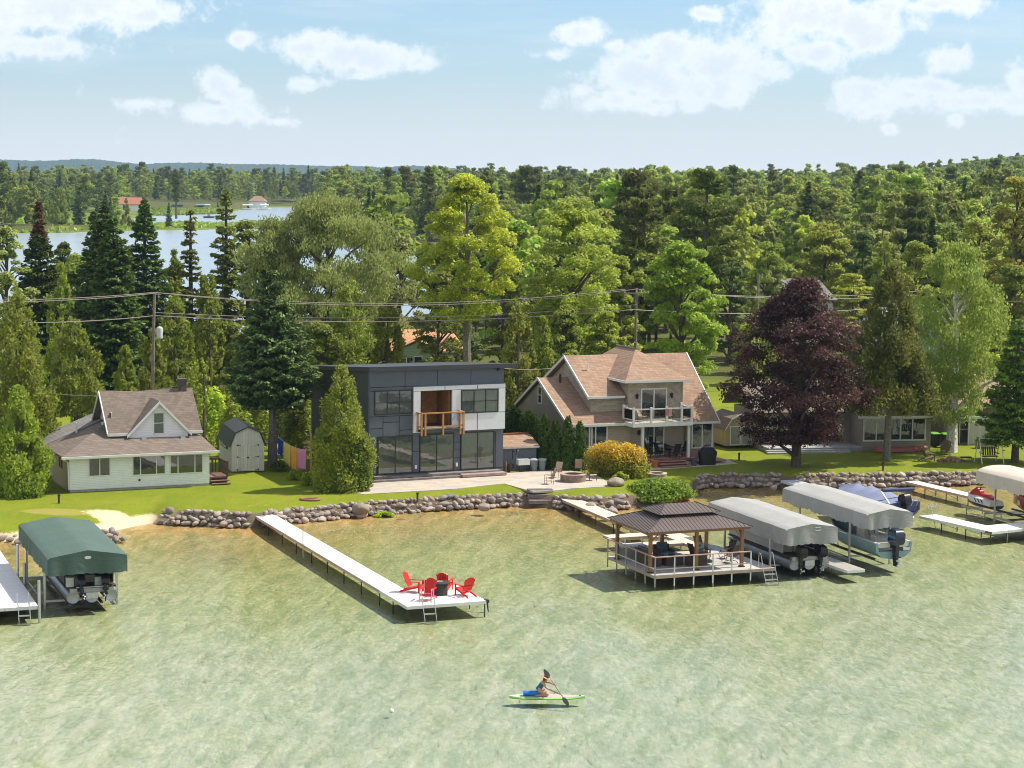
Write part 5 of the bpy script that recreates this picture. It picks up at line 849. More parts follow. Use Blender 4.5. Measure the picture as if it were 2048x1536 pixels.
# paddleboard and paddler
bx_, by_ = 1.63, 85.3; t = thing('paddleboard', 'pale green stand-up paddleboard with a pinkish deck pad and green edge', 'paddleboard', (bx_, by_, .06), R(1)); Lb = 3.2; n = 24; top = []; bot = []; pad = []
def bw(f): return .37*math.sin(math.pi*min(1, max(0, f))**.85)**.55 if 0 < f < 1 else .0
rings = []
for f in np.linspace(.002, .998, n): x = (f-.5)*Lb; hw = max(.02, bw(f)); rk = .10*max(0, f-.75)**2*16*.25; rings.append([(x, -hw, .05+rk), (x, -hw*.8, .0+rk), (x, hw*.8, .0+rk), (x, hw, .05+rk), (x, hw*.85, .10+rk), (x, -hw*.85, .10+rk)])
MB().sweep(rings).build('hull', mat('green_rail', (.30, .62, .16), .4, .05), t, smooth=True); dk = MB(); dk.sweep([[(r[5][0], r[5][1]*.97, r[5][2]+.004), (r[4][0], r[4][1]*.97, r[4][2]+.004)] for r in rings], closed=False, caps=False); dk.build('deck', mat('pale_green_deck', (.50, .58, .42), .5, .05), t); pd = MB(); pd.sweep([[(r[5][0], r[5][1]*.8, r[5][2]+.009), (r[4][0], r[4][1]*.8, r[4][2]+.009)] for r in rings[9:22]], closed=False, caps=False); pd.build('deck_pad', mat('pink_pad', (.48, .38, .36), .8, .05), t); MB().tube((1.38, 0, .12), (1.38, 0, .14), .05).build('handle', mat('teal_plug', (.02, .15, .2), .5), t)
t = MB().sweep([[(-.33+.66*f, .17*math.cos(a), .1+.11*math.sin(a)) for a in np.linspace(0, 6.283, 13)[:-1]] for f in (0, .06, .5, .94, 1)]).build('dry_bag', mat('blue_vinyl', (.01, .16, .55), .4, .06), None, smooth=True); t.location = (bx_-.68, by_, .17); t.rotation_euler = (0, 0, R(3)); tag(t, 'bright blue rolled dry bag strapped on the tail of the paddleboard', 'bag')
# ---------------------------------------------------------------- trees and plants
def quads(name, C, A, B, tint, m, parent=None):
    """one mesh of leaf-sized diamonds: centres C, half axes A and B"""
    n = len(C); v = np.stack([C-A, C-B*.9+A*.1, C+A, C+B*.9+A*.1], 1).reshape(-1, 3).astype(np.float32)
    me = bpy.data.meshes.new(name); me.vertices.add(4*n); me.vertices.foreach_set('co', v.ravel()); me.loops.add(4*n); me.loops.foreach_set('vertex_index', np.arange(4*n, dtype=np.int32)); me.polygons.add(n); me.polygons.foreach_set('loop_start', np.arange(0, 4*n, 4, dtype=np.int32)); me.update(calc_edges=True)
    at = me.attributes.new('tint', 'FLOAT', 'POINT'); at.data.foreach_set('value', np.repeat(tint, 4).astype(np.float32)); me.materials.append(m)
    o = bpy.data.objects.new(name, me); COL.objects.link(o)
    if parent is not None: o.parent = parent
    return o
def nrm(a): return a/np.maximum(np.linalg.norm(a, axis=1, keepdims=True), 1e-6)
def frames(rg, nv):
    r = rg.normal(size=nv.shape); a = nrm(np.cross(nv, r)); return a, np.cross(nv, a)
def limbs(name, segs, m, parent):
    b = MB()
    for pts, rr in segs: b.path(pts, rr, 6)
    return b.build(name, m, parent, smooth=True)
def crown_broad(rg, h, w, z0, nl, ls, clumps=70, shape=.6, flat=.8, lobes=.2, rc=(.085, .15), hang=0.0, open_=0.0, top=1.0):
    """clumps of leaves spread through an uneven envelope from z0 to h, w wide"""
    K = int(clumps*1.5); t = rg.random(K)**.85; az = rg.random(K)*6.283; ph = rg.random(4)*6.283
    env = np.sin(np.pi*np.clip(t*.86+.10, 0, 1))**shape*(1+lobes*np.sin(az*2+ph[0]+t*3)+lobes*.7*np.sin(az*3+ph[1]-t*5))
    env *= (1-.35*np.clip((t-.75)/.25, 0, 1)*top)
    rad = w*.45*env*np.sqrt(rg.uniform(.04+open_*.4, 1, K)); c = np.stack([rad*np.cos(az), rad*np.sin(az), z0+(h-z0)*(.03+.92*t)], 1); cr = w*rg.uniform(rc[0], rc[1], K)
    k = rg.choice(K, nl, p=cr**2/np.sum(cr**2)); d = nrm(rg.normal(size=(nl, 3))); d[:, 2] = np.where(d[:, 2] < -.2, -d[:, 2]*.6, d[:, 2]); rr = cr[k]*rg.uniform(.35, 1.05, nl)**.6
    p = c[k]+d*rr[:, None]*np.array([1, 1, flat])
    if hang: p[:, 2] -= hang*cr[k]*rg.random(nl)**1.5*2.2
    p[:, 2] = np.minimum(p[:, 2], h)
    nv = nrm(d*.6+np.array([0, 0, .5])+rg.normal(size=(nl, 3))*.55); a, b = frames(rg, nv)
    if hang: a = nrm(a*.5+np.array([0, 0, -1.])*(.6+rg.random((nl, 1)))); b = nrm(np.cross(nv, a))
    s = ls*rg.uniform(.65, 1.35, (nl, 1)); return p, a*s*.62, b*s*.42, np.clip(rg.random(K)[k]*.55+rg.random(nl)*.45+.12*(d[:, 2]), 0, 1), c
def crown_spruce(rg, h, w, z0, nl, ls, droop=.25, power=.85, sparse=0.0, bulge=0, under=False):
    nb = max(40, int((h-z0)*13*(1-sparse*.7))); t = np.sort(rg.random(nb))**1.0; und = np.minimum(1, .5+t*3.2) if under else 1.0; az = (np.arange(nb)*2.399+rg.normal(0, .35, nb)); L = w*.5*((1-t)**power*(1-bulge*t)+.03)*rg.uniform(.72, 1.08, nb)*(1-sparse*.35*rg.random(nb))*und; z = z0+(h-z0)*t
    pr = L/np.sum(L); k = rg.choice(nb, nl, p=pr); s = rg.random(nl)**.62; lat = rg.normal(0, 1, nl)*(.24*L[k]*(1.15-s)+.12)
    ca, sa = np.cos(az[k]), np.sin(az[k]); x = s*L[k]; dz = -droop*x*(1-.45*s)+rg.normal(0, .07, nl)+.12*L[k]*s**3-np.abs(lat)*.25
    p = np.stack([ca*x-sa*lat, sa*x+ca*lat, z[k]+dz], 1); out = np.stack([ca, sa, np.full(nl, -.15)], 1)
    nv = nrm(np.array([0, 0, .9])+out*.45+rg.normal(size=(nl, 3))*.45); a = nrm(out+rg.normal(size=(nl, 3))*.45); b = nrm(np.cross(nv, a)); sz = ls*rg.uniform(.7, 1.3, (nl, 1))
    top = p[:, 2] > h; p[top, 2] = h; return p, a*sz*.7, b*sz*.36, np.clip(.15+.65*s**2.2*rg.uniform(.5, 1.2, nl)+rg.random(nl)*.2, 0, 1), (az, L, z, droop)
def crown_cedar(rg, h, w, z0, nl, ls, power=.8, clumps=110, bulge=0.0, tip=.12, wob=.16):
    K = clumps; t = rg.random(K)**1.1; az = rg.random(K)*6.283; env = (np.clip(1-t, 0, 1)**power*(1-tip)+tip*(1-t)**.3)*(1+bulge*np.sin(np.pi*np.clip(t*1.6, 0, 1)))*(1+wob*np.sin(az*3+t*9+rg.random()*6)); rad = w*.47*env*rg.uniform(.55, 1.0, K)**.5
    c = np.stack([rad*np.cos(az), rad*np.sin(az), z0+(h-z0)*t*.97], 1); cr = (.07*w+.10*w*(1-t))*rg.uniform(.7, 1.2, K); k = rg.choice(K, nl, p=cr**2/np.sum(cr**2)); d = nrm(rg.normal(size=(nl, 3))); p = c[k]+d*(cr[k]*rg.uniform(.3, 1.1, nl))[:, None]*np.array([.85, .85, 1.25]); p[:, 2] = np.clip(p[:, 2], z0*.9, h)
    outw = p.copy(); outw[:, 2] = 0; outw = nrm(outw+1e-4); nv = nrm(outw*.8+np.array([0, 0, .35])+rg.normal(size=(nl, 3))*.6); a = nrm(np.array([0, 0, .8])+outw*.5+rg.normal(size=(nl, 3))*.5); b = nrm(np.cross(nv, a)); s = ls*rg.uniform(.65, 1.35, (nl, 1)); return p, a*s*.66, b*s*.4, np.clip(rg.random(K)[k]*.5+rg.random(nl)*.4+.25*(np.linalg.norm(d*np.array([1, 1, .6]), axis=1)-.6), 0, 1), c
def crown_pine(rg, h, w, z0, nl, ls, nb=26, flatb=.32):
    t = np.sort(rg.random(nb)**.8); az = np.arange(nb)*2.4+rg.normal(0, .5, nb); L = w*.5*(np.sin(np.pi*np.clip(.16+t*.80, 0, 1))**.7)*rg.uniform(.5, 1.1, nb); z = z0+(h-z0)*t
    k = rg.choice(nb, nl, p=(L+.5)/np.sum(L+.5)); s = rg.random(nl)**.55; spread = .20*L[k]+.35; lat = rg.normal(0, 1, nl)*spread*.6
    ca, sa = np.cos(az[k]), np.sin(az[k]); x = s*L[k]; p = np.stack([ca*x-sa*lat, sa*x+ca*lat, z[k]+x*.28*(1-t[k]*.3)+rg.normal(0, .28, nl)*flatb*2], 1); p[:, 2] = np.minimum(p[:, 2], h)
    nv = nrm(np.array([0, 0, .7])+rg.normal(size=(nl, 3))*.7); a, b = frames(rg, nv); a = nrm(a+np.stack([ca, sa, np.full(nl, .5)], 1)*.6); b = nrm(np.cross(nv, a)); sz = ls*rg.uniform(.7, 1.3, (nl, 1)); return p, a*sz*.75, b*sz*.28, np.clip(rg.random(nb)[k]*.5+rg.random(nl)*.5, 0, 1), (az, L, z, -.28)
def trunkline(rg, h, r0, lean=.25, n=6, r1=.03):
    z = np.linspace(0, h, n); dx = np.cumsum(rg.normal(0, lean*.25, n)); dy = np.cumsum(rg.normal(0, lean*.25, n)); dx -= dx[0]; dy -= dy[0]; pts = [(dx[i], dy[i], z[i]-.15*(i == 0)) for i in range(n)]; rr = [r0*1.35]+[r0*(1-.85*(i/(n-1)))+r1 for i in range(1, n)]; return pts, rr
LM = {   # leaf colours: dark and light leaf of each kind
 'willow': leafmat('willow_leaf', (0.125, 0.165, 0.045), (0.320, 0.370, 0.110), 0.33), 'maple': leafmat('maple_leaf', (0.135, 0.200, 0.014), (0.360, 0.430, 0.028), 0.55), 'bright': leafmat('bright_maple_leaf', (0.120, 0.240, 0.012), (0.330, 0.500, 0.024), 0.55), 'gold': leafmat('yellow_green_leaf', (0.220, 0.330, 0.006), (0.540, 0.630, 0.012), 0.60),
 'lime': leafmat('lime_leaf', (0.220, 0.310, 0.010), (0.470, 0.550, 0.030), 0.60), 'beech': leafmat('copper_leaf', (.010, .005, .008), (.09, .032, .038), .12, ), 'birch': leafmat('birch_leaf', (0.100, 0.160, 0.016), (0.250, 0.300, 0.030), 0.45), 'oak': leafmat('oak_leaf', (0.085, 0.130, 0.014), (0.235, 0.280, 0.030), 0.39), 'dark': leafmat('dark_leaf', (0.036, 0.078, 0.012), (0.099, 0.155, 0.023), 0.33),
 'spruce': leafmat('spruce_needle', (0.030, 0.059, 0.019), (0.136, 0.208, 0.065), 0.08), 'fir': leafmat('fir_needle', (0.020, 0.049, 0.012), (0.106, 0.160, 0.030), 0.08), 'cedar': leafmat('cedar_leaf', (0.090, 0.140, 0.012), (0.330, 0.410, 0.028), 0.35), 'olive': leafmat('olive_cedar_leaf', (0.095, 0.135, 0.013), (0.290, 0.335, 0.034), 0.29), 'cedarg': leafmat('green_cedar_leaf', (0.090, 0.155, 0.012), (0.330, 0.400, 0.024), 0.36), 'arbor': leafmat('arborvitae_leaf', (0.035, 0.085, 0.010), (0.160, 0.260, 0.025), 0.20), 'pine': leafmat('pine_needle', (0.060, 0.090, 0.015), (0.190, 0.220, 0.036), 0.13), 'tamarack': leafmat('tamarack_needle', (0.094, 0.116, 0.024), (0.223, 0.240, 0.055), 0.20),
 'spirea': leafmat('golden_leaf', (0.153, 0.163, 0.012), (0.310, 0.310, 0.020), 0.45), 'orange': leafmat('orange_leaf', (.48, .32, .014), (.74, .53, .03), .4), 'juniper': leafmat('juniper_leaf', (0.074, 0.169, 0.013), (0.242, 0.392, 0.032), 0.26), 'dead': leafmat('dead_needle', (.09, .03, .02), (.16, .065, .045), 0.13), 'dry': leafmat('dry_leaf', (0.280, 0.116, 0.048), (0.432, 0.198, 0.084), 0.26), 'shrub': leafmat('shrub_leaf', (0.110, 0.170, 0.012), (0.330, 0.410, 0.028), 0.45), 'autumn': leafmat('tawny_leaf', (0.150, 0.160, 0.025), (0.360, 0.310, 0.045), 0.39)}
LM['hedge'] = leafmat('hedge_leaf', (.018, .05, .008), (.095, .17, .018), .15); LM['goldcedar'] = leafmat('gold_cedar_leaf', (.022, .05, .009), (.25, .27, .04), .22)
NT = [0]
def plant(kind, name, label, cat, px, ytop, D, wpx, leaf, yb=None, z0f=None, nl=9000, ls=.26, group=None, bark=None, trunk=True, base=None, seed=None, **kw):
    """stand a tree where sight line px meets distance D, tall enough to reach ytop, wpx wide in the photograph"""
    NT[0] += 1; rg = np.random.default_rng(seed or 100+NT[0]); x, y, zt = P(px, ytop, D); zb = float(gz(x, y)) if base is None else base; w = wpx*D/F; h = zt-zb
    t = thing(name, label, cat, (x, y, zb), 0, group); z0 = (P(px, yb, D)[2]-zb) if yb else h*(z0f if z0f is not None else .12); z0 = max(.05, z0)
    nl = int(nl*1.5); ls = ls*(.84 if D < 260 else 1)
    bark = bark or BARK; r0 = max(.10, .022*h)*(1.0 if kind != 'cedar' else .8); segs = []
    if kind == 'broad':
        p, a, b, ti, c = crown_broad(rg, h, w, z0, nl, ls, **kw); tp, tr_ = trunkline(rg, h*.86, r0); segs.append((tp, tr_)); idx = np.argsort(-np.hypot(c[:, 0], c[:, 1]))[::max(1, len(c)//26)]
        for i in idx:
            zz = max(z0*.7, c[i, 2]-.55*np.hypot(c[i, 0], c[i, 1])-h*.05); f = min(.99, zz/(h*.86)); q = np.array([np.interp(f, np.linspace(0, 1, len(tp)), [q_[j] for q_ in tp]) for j in range(3)]); m_ = (q*.45+c[i]*.55)+np.array([0, 0, h*.025]); rr = r0*(1-.8*f)*.55; segs.append(([q, m_, c[i]], [rr+.02, rr*.6+.02, .02]))
    elif kind in ('spruce', 'fir'):
        p, a, b, ti, br = crown_spruce(rg, h, w, z0, nl, ls, **kw); segs.append(trunkline(rg, h*.98, r0, .05)); az, L, z, dr = br
        for i in range(0, len(az), 3): segs.append(([(0, 0, z[i]), (math.cos(az[i])*L[i]*.5, math.sin(az[i])*L[i]*.5, z[i]-dr*L[i]*.4), (math.cos(az[i])*L[i]*.92, math.sin(az[i])*L[i]*.92, z[i]-dr*L[i]*.5)], [.05, .035, .012]))
    elif kind == 'pine':
        p, a, b, ti, br = crown_pine(rg, h, w, z0, nl, ls, **kw); segs.append(trunkline(rg, h*.97, r0, .2)); az, L, z, dr = br
        for i in range(len(az)): segs.append(([(0, 0, z[i]), (math.cos(az[i])*L[i]*.5, math.sin(az[i])*L[i]*.5, z[i]+L[i]*.12), (math.cos(az[i])*L[i]*.95, math.sin(az[i])*L[i]*.95, z[i]+L[i]*.26)], [.08, .05, .015]))
    else:
        p, a, b, ti, c = crown_cedar(rg, h, w, z0, nl, ls, **kw); segs.append(trunkline(rg, h*.9, r0, .1))
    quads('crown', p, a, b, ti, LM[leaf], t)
    if trunk: limbs('trunk', segs, bark, t)
    return t, (rg, h, w, z0)
def bush(name, label, cat, loc, rx, ry, h, leaf, nl=2500, ls=.16, group=None, seed=1, leaf2=None, f2=.0, clumps=30, rz=0, sq=2):
    rg = np.random.default_rng(seed); t = thing(name, label, cat, loc, rz, group); K = clumps; az = rg.random(K)*6.283; el = rg.random(K)
    c = np.stack([np.cos(az)*(1-el**sq)**(1/sq)*.72*rg.uniform(.5, 1, K), np.sin(az)*(1-el**sq)**(1/sq)*.72*rg.uniform(.5, 1, K), .1+el*.68], 1); k = rg.integers(0, K, nl); d = nrm(rg.normal(size=(nl, 3))); p = (c[k]+d*(rg.uniform(.25, 1, nl)**.5*.27)[:, None])*np.array([rx, ry, h]); p[:, 2] = np.abs(p[:, 2])+.02
    nv = nrm(d*.6+np.array([0, 0, .5])+rg.normal(size=(nl, 3))*.6); a, b = frames(rg, nv); s = ls*rg.uniform(.6, 1.4, (nl, 1)); ti = np.clip(rg.random(K)[k]*.5+rg.random(nl)*.5, 0, 1)
    if leaf2:
        up = (p[:, 2]/h+rg.normal(0, .14, nl)) > (1-f2); quads('foliage', p[~up], (a*s*.6)[~up], (b*s*.42)[~up], ti[~up], LM[leaf], t); quads('leaf_tips', p[up], (a*s*.6)[up], (b*s*.42)[up], ti[up], LM[leaf2], t)
    else: quads('foliage', p, a*s*.6, b*s*.42, ti, LM[leaf], t)
    st = []
    for i in range(0, K, max(1, K//9)): st.append(([(0, 0, -.05), tuple(c[i]*np.array([rx, ry, h])*.5+np.array([0, 0, .05*h])), tuple(c[i]*np.array([rx, ry, h]))], [.03, .02, .008]))
    limbs('stems', st, BARK, t); return t
# --- trees of the shore, nearest first
plant('cedar', 'cedar_tree', 'full green-gold cedar at the water-side corner of the white cottage', 'tree', 34, 770, 132.5, 122, 'cedarg', yb=1014, nl=15000, ls=.21, power=.55, bulge=.15, clumps=150)
plant('cedar', 'cedar_tree', 'tall yellow-green cedar rising beside the cottage, behind the full low one', 'tree', 30, 585, 141, 175, 'cedar', z0f=.02, nl=17000, ls=.23, power=.5, clumps=150)
plant('spruce', 'blue_spruce', 'big blue-green spruce with a bare lower trunk between barn and modern house', 'tree', 545, 542, 146, 245, 'spruce', yb=812, nl=28000, ls=.30, droop=.07, power=.75, bulge=.1, under=True, bark=BARKG, base=1.0)
plant('cedar', 'cedar_tree', 'bright pointed cedar with a bulge at its foot, in front of the modern house', 'tree', 684, 728, 136.3, 132, 'cedarg', yb=992, nl=17000, ls=.17, power=.62, bulge=.05, clumps=150)
rgx, rgy, _ = G(722, 985, 1); 
bush('cedar_shrub', 'round dark green cedar growing against the foot of the pointed cedar', 'shrub', (rgx-.35, rgy+.7, 1.0), 1.15, 1.15, 3.9, 'arbor', 6000, .17, seed=5, clumps=60)
t, (rg, h, w, z0) = plant('broad', 'copper_beech', 'copper beech with a wide purple-black crown on the lawn', 'tree', 1602, 556, 149.2, 325, 'beech', yb=902, nl=36000, ls=.22, clumps=130, shape=.6, lobes=.2, rc=(.065, .12), base=1.0, top=2.2)
plant('cedar', 'white_cedar', 'dark green and gold white cedar with a bare trunk in front of the greige cottage', 'tree', 1785, 528, 153.5, 168, 'goldcedar', yb=812, nl=19000, ls=.24, power=.55, bulge=.1, clumps=150, bark=BARKG, base=1.0)
BIRB = mat('white_bark', (.55, .52, .47), .7, .3, 7, bmp=.5, col2=(.75, .73, .68)); plant('broad', 'birch_tree', 'tall birch with a white trunk and hanging branches beside the garage', 'tree', 1917, 472, 158.5, 215, 'birch', yb=838, nl=21000, ls=.21, clumps=110, hang=.7, shape=.5, rc=(.07, .12), bark=BIRB, base=1.0)
plant('spruce', 'spruce_tree', 'dark drooping spruce reaching the lawn at the edge of the swing', 'tree', 2040, 640, 153, 165, 'arbor', yb=890, nl=15000, ls=.26, droop=.3, power=.6, base=1.0)
# --- second row
plant('cedar', 'olive_cedar', 'olive cedar with a visible trunk, behind the cottage roof', 'tree', 150, 640, 160, 120, 'olive', yb=820, nl=9000, ls=.25, power=.4, clumps=80)
plant('fir', 'fir_tree', 'dark fir whose dead top is rust red', 'tree', 78, 452, 196, 185, 'fir', z0f=.03, nl=20000, ls=.36, droop=.16, power=.7)
xx, yy_, zz_ = P(78, 402, 196); rg = np.random.default_rng(5); t = [o for o in COL.objects if o.get('label', '').startswith('dark fir whose')][0]; hh = zz_-t.location.z
p, a, b, ti, _ = crown_spruce(rg, hh, 1.7, hh-4.2, 1500, .26, .2, .5); quads('dead_top', p, a, b, ti, LM['dead'], t)
plant('fir', 'fir_tree', 'slim dark fir, the taller of the twin-topped firs', 'tree', 208, 402, 200, 140, 'fir', z0f=.03, nl=17000, ls=.36, droop=.16, power=.7)
plant('fir', 'fir_tree', 'dark fir with the second top, its skirts reaching down to the cottage trees', 'tree', 226, 436, 188, 185, 'fir', z0f=.02, nl=20000, ls=.36, droop=.16, power=.66)
plant('fir', 'fir_tree', 'short dark fir tucked behind the twin tops', 'tree', 188, 424, 206, 130, 'fir', z0f=.05, nl=12000, ls=.36, droop=.16, power=.7)
plant('fir', 'fir_tree', 'slender dark fir standing alone against the lake', 'tree', 289, 400, 210, 150, 'fir', z0f=.03, nl=17000, ls=.36, droop=.16, power=.66)
plant('spruce', 'tamarack', 'thin open tamarack against the pale lake water', 'tree', 381, 414, 212, 78, 'tamarack', z0f=.1, nl=3800, ls=.34, droop=.15, sparse=.85, power=.5)
plant('spruce', 'tamarack', 'taller ragged tamarack beside the great willow', 'tree', 452, 380, 214, 100, 'tamarack', z0f=.08, nl=6000, ls=.36, droop=.1, sparse=.7, power=.45)
plant('broad', 'willow_tree', 'great round grey-green willow in the middle of the shore woods', 'tree', 655, 384, 205, 335, 'willow', z0f=.06, nl=42000, ls=.27, clumps=170, shape=.42, lobes=.12, rc=(.06, .11), hang=.25)
plant('broad', 'willow_tree', 'smaller silver-green willow leaning out beside the great one', 'tree', 545, 430, 203, 130, 'willow', z0f=.05, nl=12000, ls=.27, clumps=70, hang=.3)
plant('broad', 'maple_tree', 'tall yellow-green maple with a forked bare trunk behind the modern house', 'tree', 938, 348, 181, 205, 'gold', yb=655, nl=24000, ls=.27, clumps=105, shape=.55, lobes=.22, rc=(.07, .13), bark=BARKG, open_=.25)
plant('broad', 'maple_tree', 'broad light green maple between pole and yellow-green maple', 'tree', 1148, 388, 192, 225, 'maple', z0f=.1, nl=26000, ls=.28, clumps=110, shape=.5, lobes=.2, rc=(.07, .13))
plant('broad', 'maple_tree', 'bright green maple rising behind the tan house', 'tree', 1366, 478, 172, 185, 'bright', z0f=.08, nl=22000, ls=.26, clumps=100, shape=.55, lobes=.2, rc=(.08, .13))
plant('pine', 'white_pine', 'tall white pine, its top above the wooded skyline', 'tree', 1412, 332, 236, 160, 'pine', z0f=.25, nl=15000, ls=.42)
plant('pine', 'white_pine', 'lower white pine with a long bare stem beside the tall pine', 'tree', 1290, 395, 245, 135, 'pine', z0f=.3, nl=10000, ls=.42)
plant('broad', 'young_maple', 'small lime-green maple glowing on the lawn past the tan house', 'tree', 1500, 645, 205, 75, 'lime', z0f=.1, nl=4500, ls=.25, clumps=36)
plant('broad', 'locust_tree', 'feathery lime-green tree in front of the hip-roofed house', 'tree', 1705, 540, 214, 120, 'lime', z0f=.2, nl=5000, ls=.26, clumps=40, flat=.3)
plant('broad', 'linden_tree', 'round light green linden behind the hip-roofed house', 'tree', 1650, 442, 262, 150, 'maple', z0f=.05, nl=13000, ls=.32, clumps=70)
plant('broad', 'dark_maple', 'very dark round maple between lighter crowns', 'tree', 1728, 452, 258, 70, 'dark', z0f=.05, nl=7000, ls=.32, clumps=45, top=.4)
plant('broad', 'tawny_tree', 'tawny yellow tree at the edge beyond the birch', 'tree', 2035, 345, 232, 120, 'autumn', z0f=.1, nl=10000, ls=.34, clumps=60)
plant('spruce', 'hemlock', 'dark hemlock standing between the birch and the woods', 'tree', 1866, 432, 246, 75, 'fir', z0f=.05, nl=7000, ls=.38, droop=.25)
row = [  # kind, px, ytop, D, wpx, leaf, yb factor, words
 ('cedar', 1040, 590, 163, 105, 'olive', 'olive cedar behind the roof edge of the modern house'), ('cedar', 1085, 625, 168, 80, 'olive', 'lower olive cedar closing the gap before the tan house'), ('cedar', 700, 560, 172, 150, 'olive', 'wide olive cedar under the great willow'), ('cedar', 775, 600, 178, 110, 'olive', 'olive cedar by the sage green bungalow'), ('cedar', 350, 585, 172, 105, 'olive', 'olive cedar just behind the utility pole with the transformer'), ('cedar', 305, 655, 166, 85, 'olive', 'small olive cedar at the foot of the twin firs'), ('cedar', 420, 600, 176, 90, 'olive', 'olive cedar between pole and blue-green spruce'), ('cedar', 120, 520, 180, 90, 'cedarg', 'green cedar beside the rust-topped fir'), ('broad', 8, 438, 186, 120, 'willow', 'pale olive tree at the frame edge by the rust-topped fir'),
 ('broad', 880, 540, 196, 120, 'oak', 'dark green oak filling in behind the yellow-green maple'), ('broad', 1010, 470, 205, 110, 'oak', 'oak between the yellow-green and light green maples'), ('broad', 800, 470, 230, 110, 'willow', 'grey-green tree at the shoulder of the great willow'), ('broad', 1240, 500, 200, 100, 'maple', 'light green maple behind the pole with the crossarm'), ('broad', 1540, 480, 232, 120, 'oak', 'spreading oak behind the copper beech top'), ('broad', 1465, 500, 225, 90, 'dark', 'dark bushy tree behind the bright maple'), ('cedar', 1520, 590, 215, 90, 'olive', 'brownish cedar by the bare grey pole'), ('broad', 1605, 520, 268, 100, 'oak', 'dull green tree over the hip-roofed house'), ('cedar', 1770, 470, 240, 80, 'olive', 'olive cedar above the dark and gold white cedar'), ('broad', 1830, 480, 225, 120, 'maple', 'light green maple behind the birch'), ('broad', 1960, 430, 240, 130, 'maple', 'mid green maple over the birch'), ('broad', 2030, 520, 195, 110, 'oak', 'brown-green oak at the frame edge behind the birch'), ('cedar', 1730, 650, 188, 90, 'olive', 'small cedar behind the copper beech shoulder'), ('broad', 1960, 660, 190, 110, 'lime', 'sunlit lime shrub-tree behind the garage'), ('broad', 500, 640, 165, 90, 'oak', 'dark tree behind the blue-green spruce'), ('broad', 640, 640, 170, 120, 'oak', 'dark bushy tree between spruce and modern house roof'), ('cedar', 250, 690, 158, 75, 'cedarg', 'young green cedar over the cottage ridge'), ('cedar', 60, 660, 156, 90, 'olive', 'olive cedar rising behind the two shore cedars'), ('broad', 1130, 610, 175, 110, 'oak', 'shady oak behind the gables of the tan house'), ('broad', 1215, 620, 176, 90, 'maple', 'light green tree beside the crossarm pole'), ('fir', 590, 480, 225, 70, 'fir', 'dark fir half sunk in the great willow'), ('broad', 905, 640, 215, 140, 'dark', 'deep green tree behind the orange-roofed bungalow'), ('broad', 740, 620, 210, 120, 'oak', 'oak behind the end of the orange roof')]
for kd, px, yt, D, wp, lf, lb in row:
    if kd == 'broad': plant('broad', {'oak': 'oak_tree', 'maple': 'maple_tree', 'dark': 'shade_tree', 'willow': 'willow_tree', 'lime': 'young_maple'}[lf], lb, 'tree', px, yt, D, wp, lf, z0f=.04, nl=8500, ls=.29, clumps=50, shape=.5)
    elif kd == 'fir': plant('fir', 'fir_tree', lb, 'tree', px, yt, D, wp, lf, z0f=.03, nl=6500, ls=.36)
    else: plant('cedar', 'cedar_tree', lb, 'tree', px, yt, D, wp, lf, z0f=.02, nl=8500, ls=.27, power=.55, clumps=80)
for k_, (px, yt, wp, kd, lf, lb) in enumerate([(70, 545, 95, 'broad', 'birch', 'light tree filling the gap at the frame edge below the lake'), (122, 520, 95, 'cedar', 'olive', 'olive cedar low between rust-topped fir and twin firs'), (155, 506, 95, 'broad', 'oak', 'round oak before the lake, between rust-topped and twin firs'), (258, 500, 85, 'cedar', 'cedar', 'gold-green cedar between twin firs and lone fir'), (335, 530, 85, 'broad', 'oak', 'rounded tree before the lake, between lone fir and thin tamarack'), (415, 535, 80, 'cedar', 'cedar', 'gold-green cedar between the two tamaracks'), (355, 640, 90, 'broad', 'dark', 'dark low tree behind the transformer pole'), (492, 436, 95, 'broad', 'birch', 'airy tree between ragged tamarack and willows'), (60, 640, 100, 'broad', 'oak', 'low oak under the rust-topped fir'), (128, 476, 62, 'broad', 'dark', 'narrow dark tree against the lake by the rust-topped fir'), (348, 492, 62, 'cedar', 'cedarg', 'small pointed green cedar against the lake by the thin tamarack'), (440, 640, 90, 'broad', 'oak', 'low oak behind the vine-covered snag')]): plant(kd, {'broad': 'oak_tree', 'cedar': 'cedar_tree'}[kd], lb, 'tree', px, yt, 222-6*(k_ % 3), wp*1.25, lf, z0f=.03, nl=7500, ls=.30, clumps=60)
# --- shrubs and hedges
vx, vy, _ = P(407, 760, 152); plant('cedar', 'vine_pole', 'slim bright green vine-covered snag behind the storage barn', 'shrub', 408, 712, 152, 34, 'lime', z0f=.0, nl=2600, ls=.2, power=.25, clumps=40, trunk=True)
k = 0
for px, py, D, rx, h, lf, lb in [(470, 905, 151, 1.9, 4.2, 'shrub', 'leafy shrub behind the storage barn'), (505, 870, 156, 2.2, 5.0, 'shrub', 'tall shrub between barn and spruce trunk'), (600, 880, 152, 2.0, 5.2, 'shrub', 'sunlit shrub behind the clothes line'), (640, 870, 156, 2.2, 6.0, 'shrub', 'tall sunlit shrub between clothes line and modern house'), (425, 870, 158, 1.8, 4.5, 'lime', 'yellow-green shrub by the vine-covered snag'), (560, 850, 160, 2.2, 5.0, 'oak', 'dark shrub in the shade under the spruce'), (250, 790, 168, 2.4, 3.5, 'oak', 'dark shrub under the trees behind the cottage'), (185, 800, 166, 2.2, 3.2, 'oak', 'dark shrub beside the olive cedar trunk')]:
    k += 1; x, y, _ = P(px, py, D); bush('shrub', lb, 'shrub', (x, y, float(gz(x, y))), rx, rx*.8, h, lf, 3600, .22, seed=20+k, clumps=40)
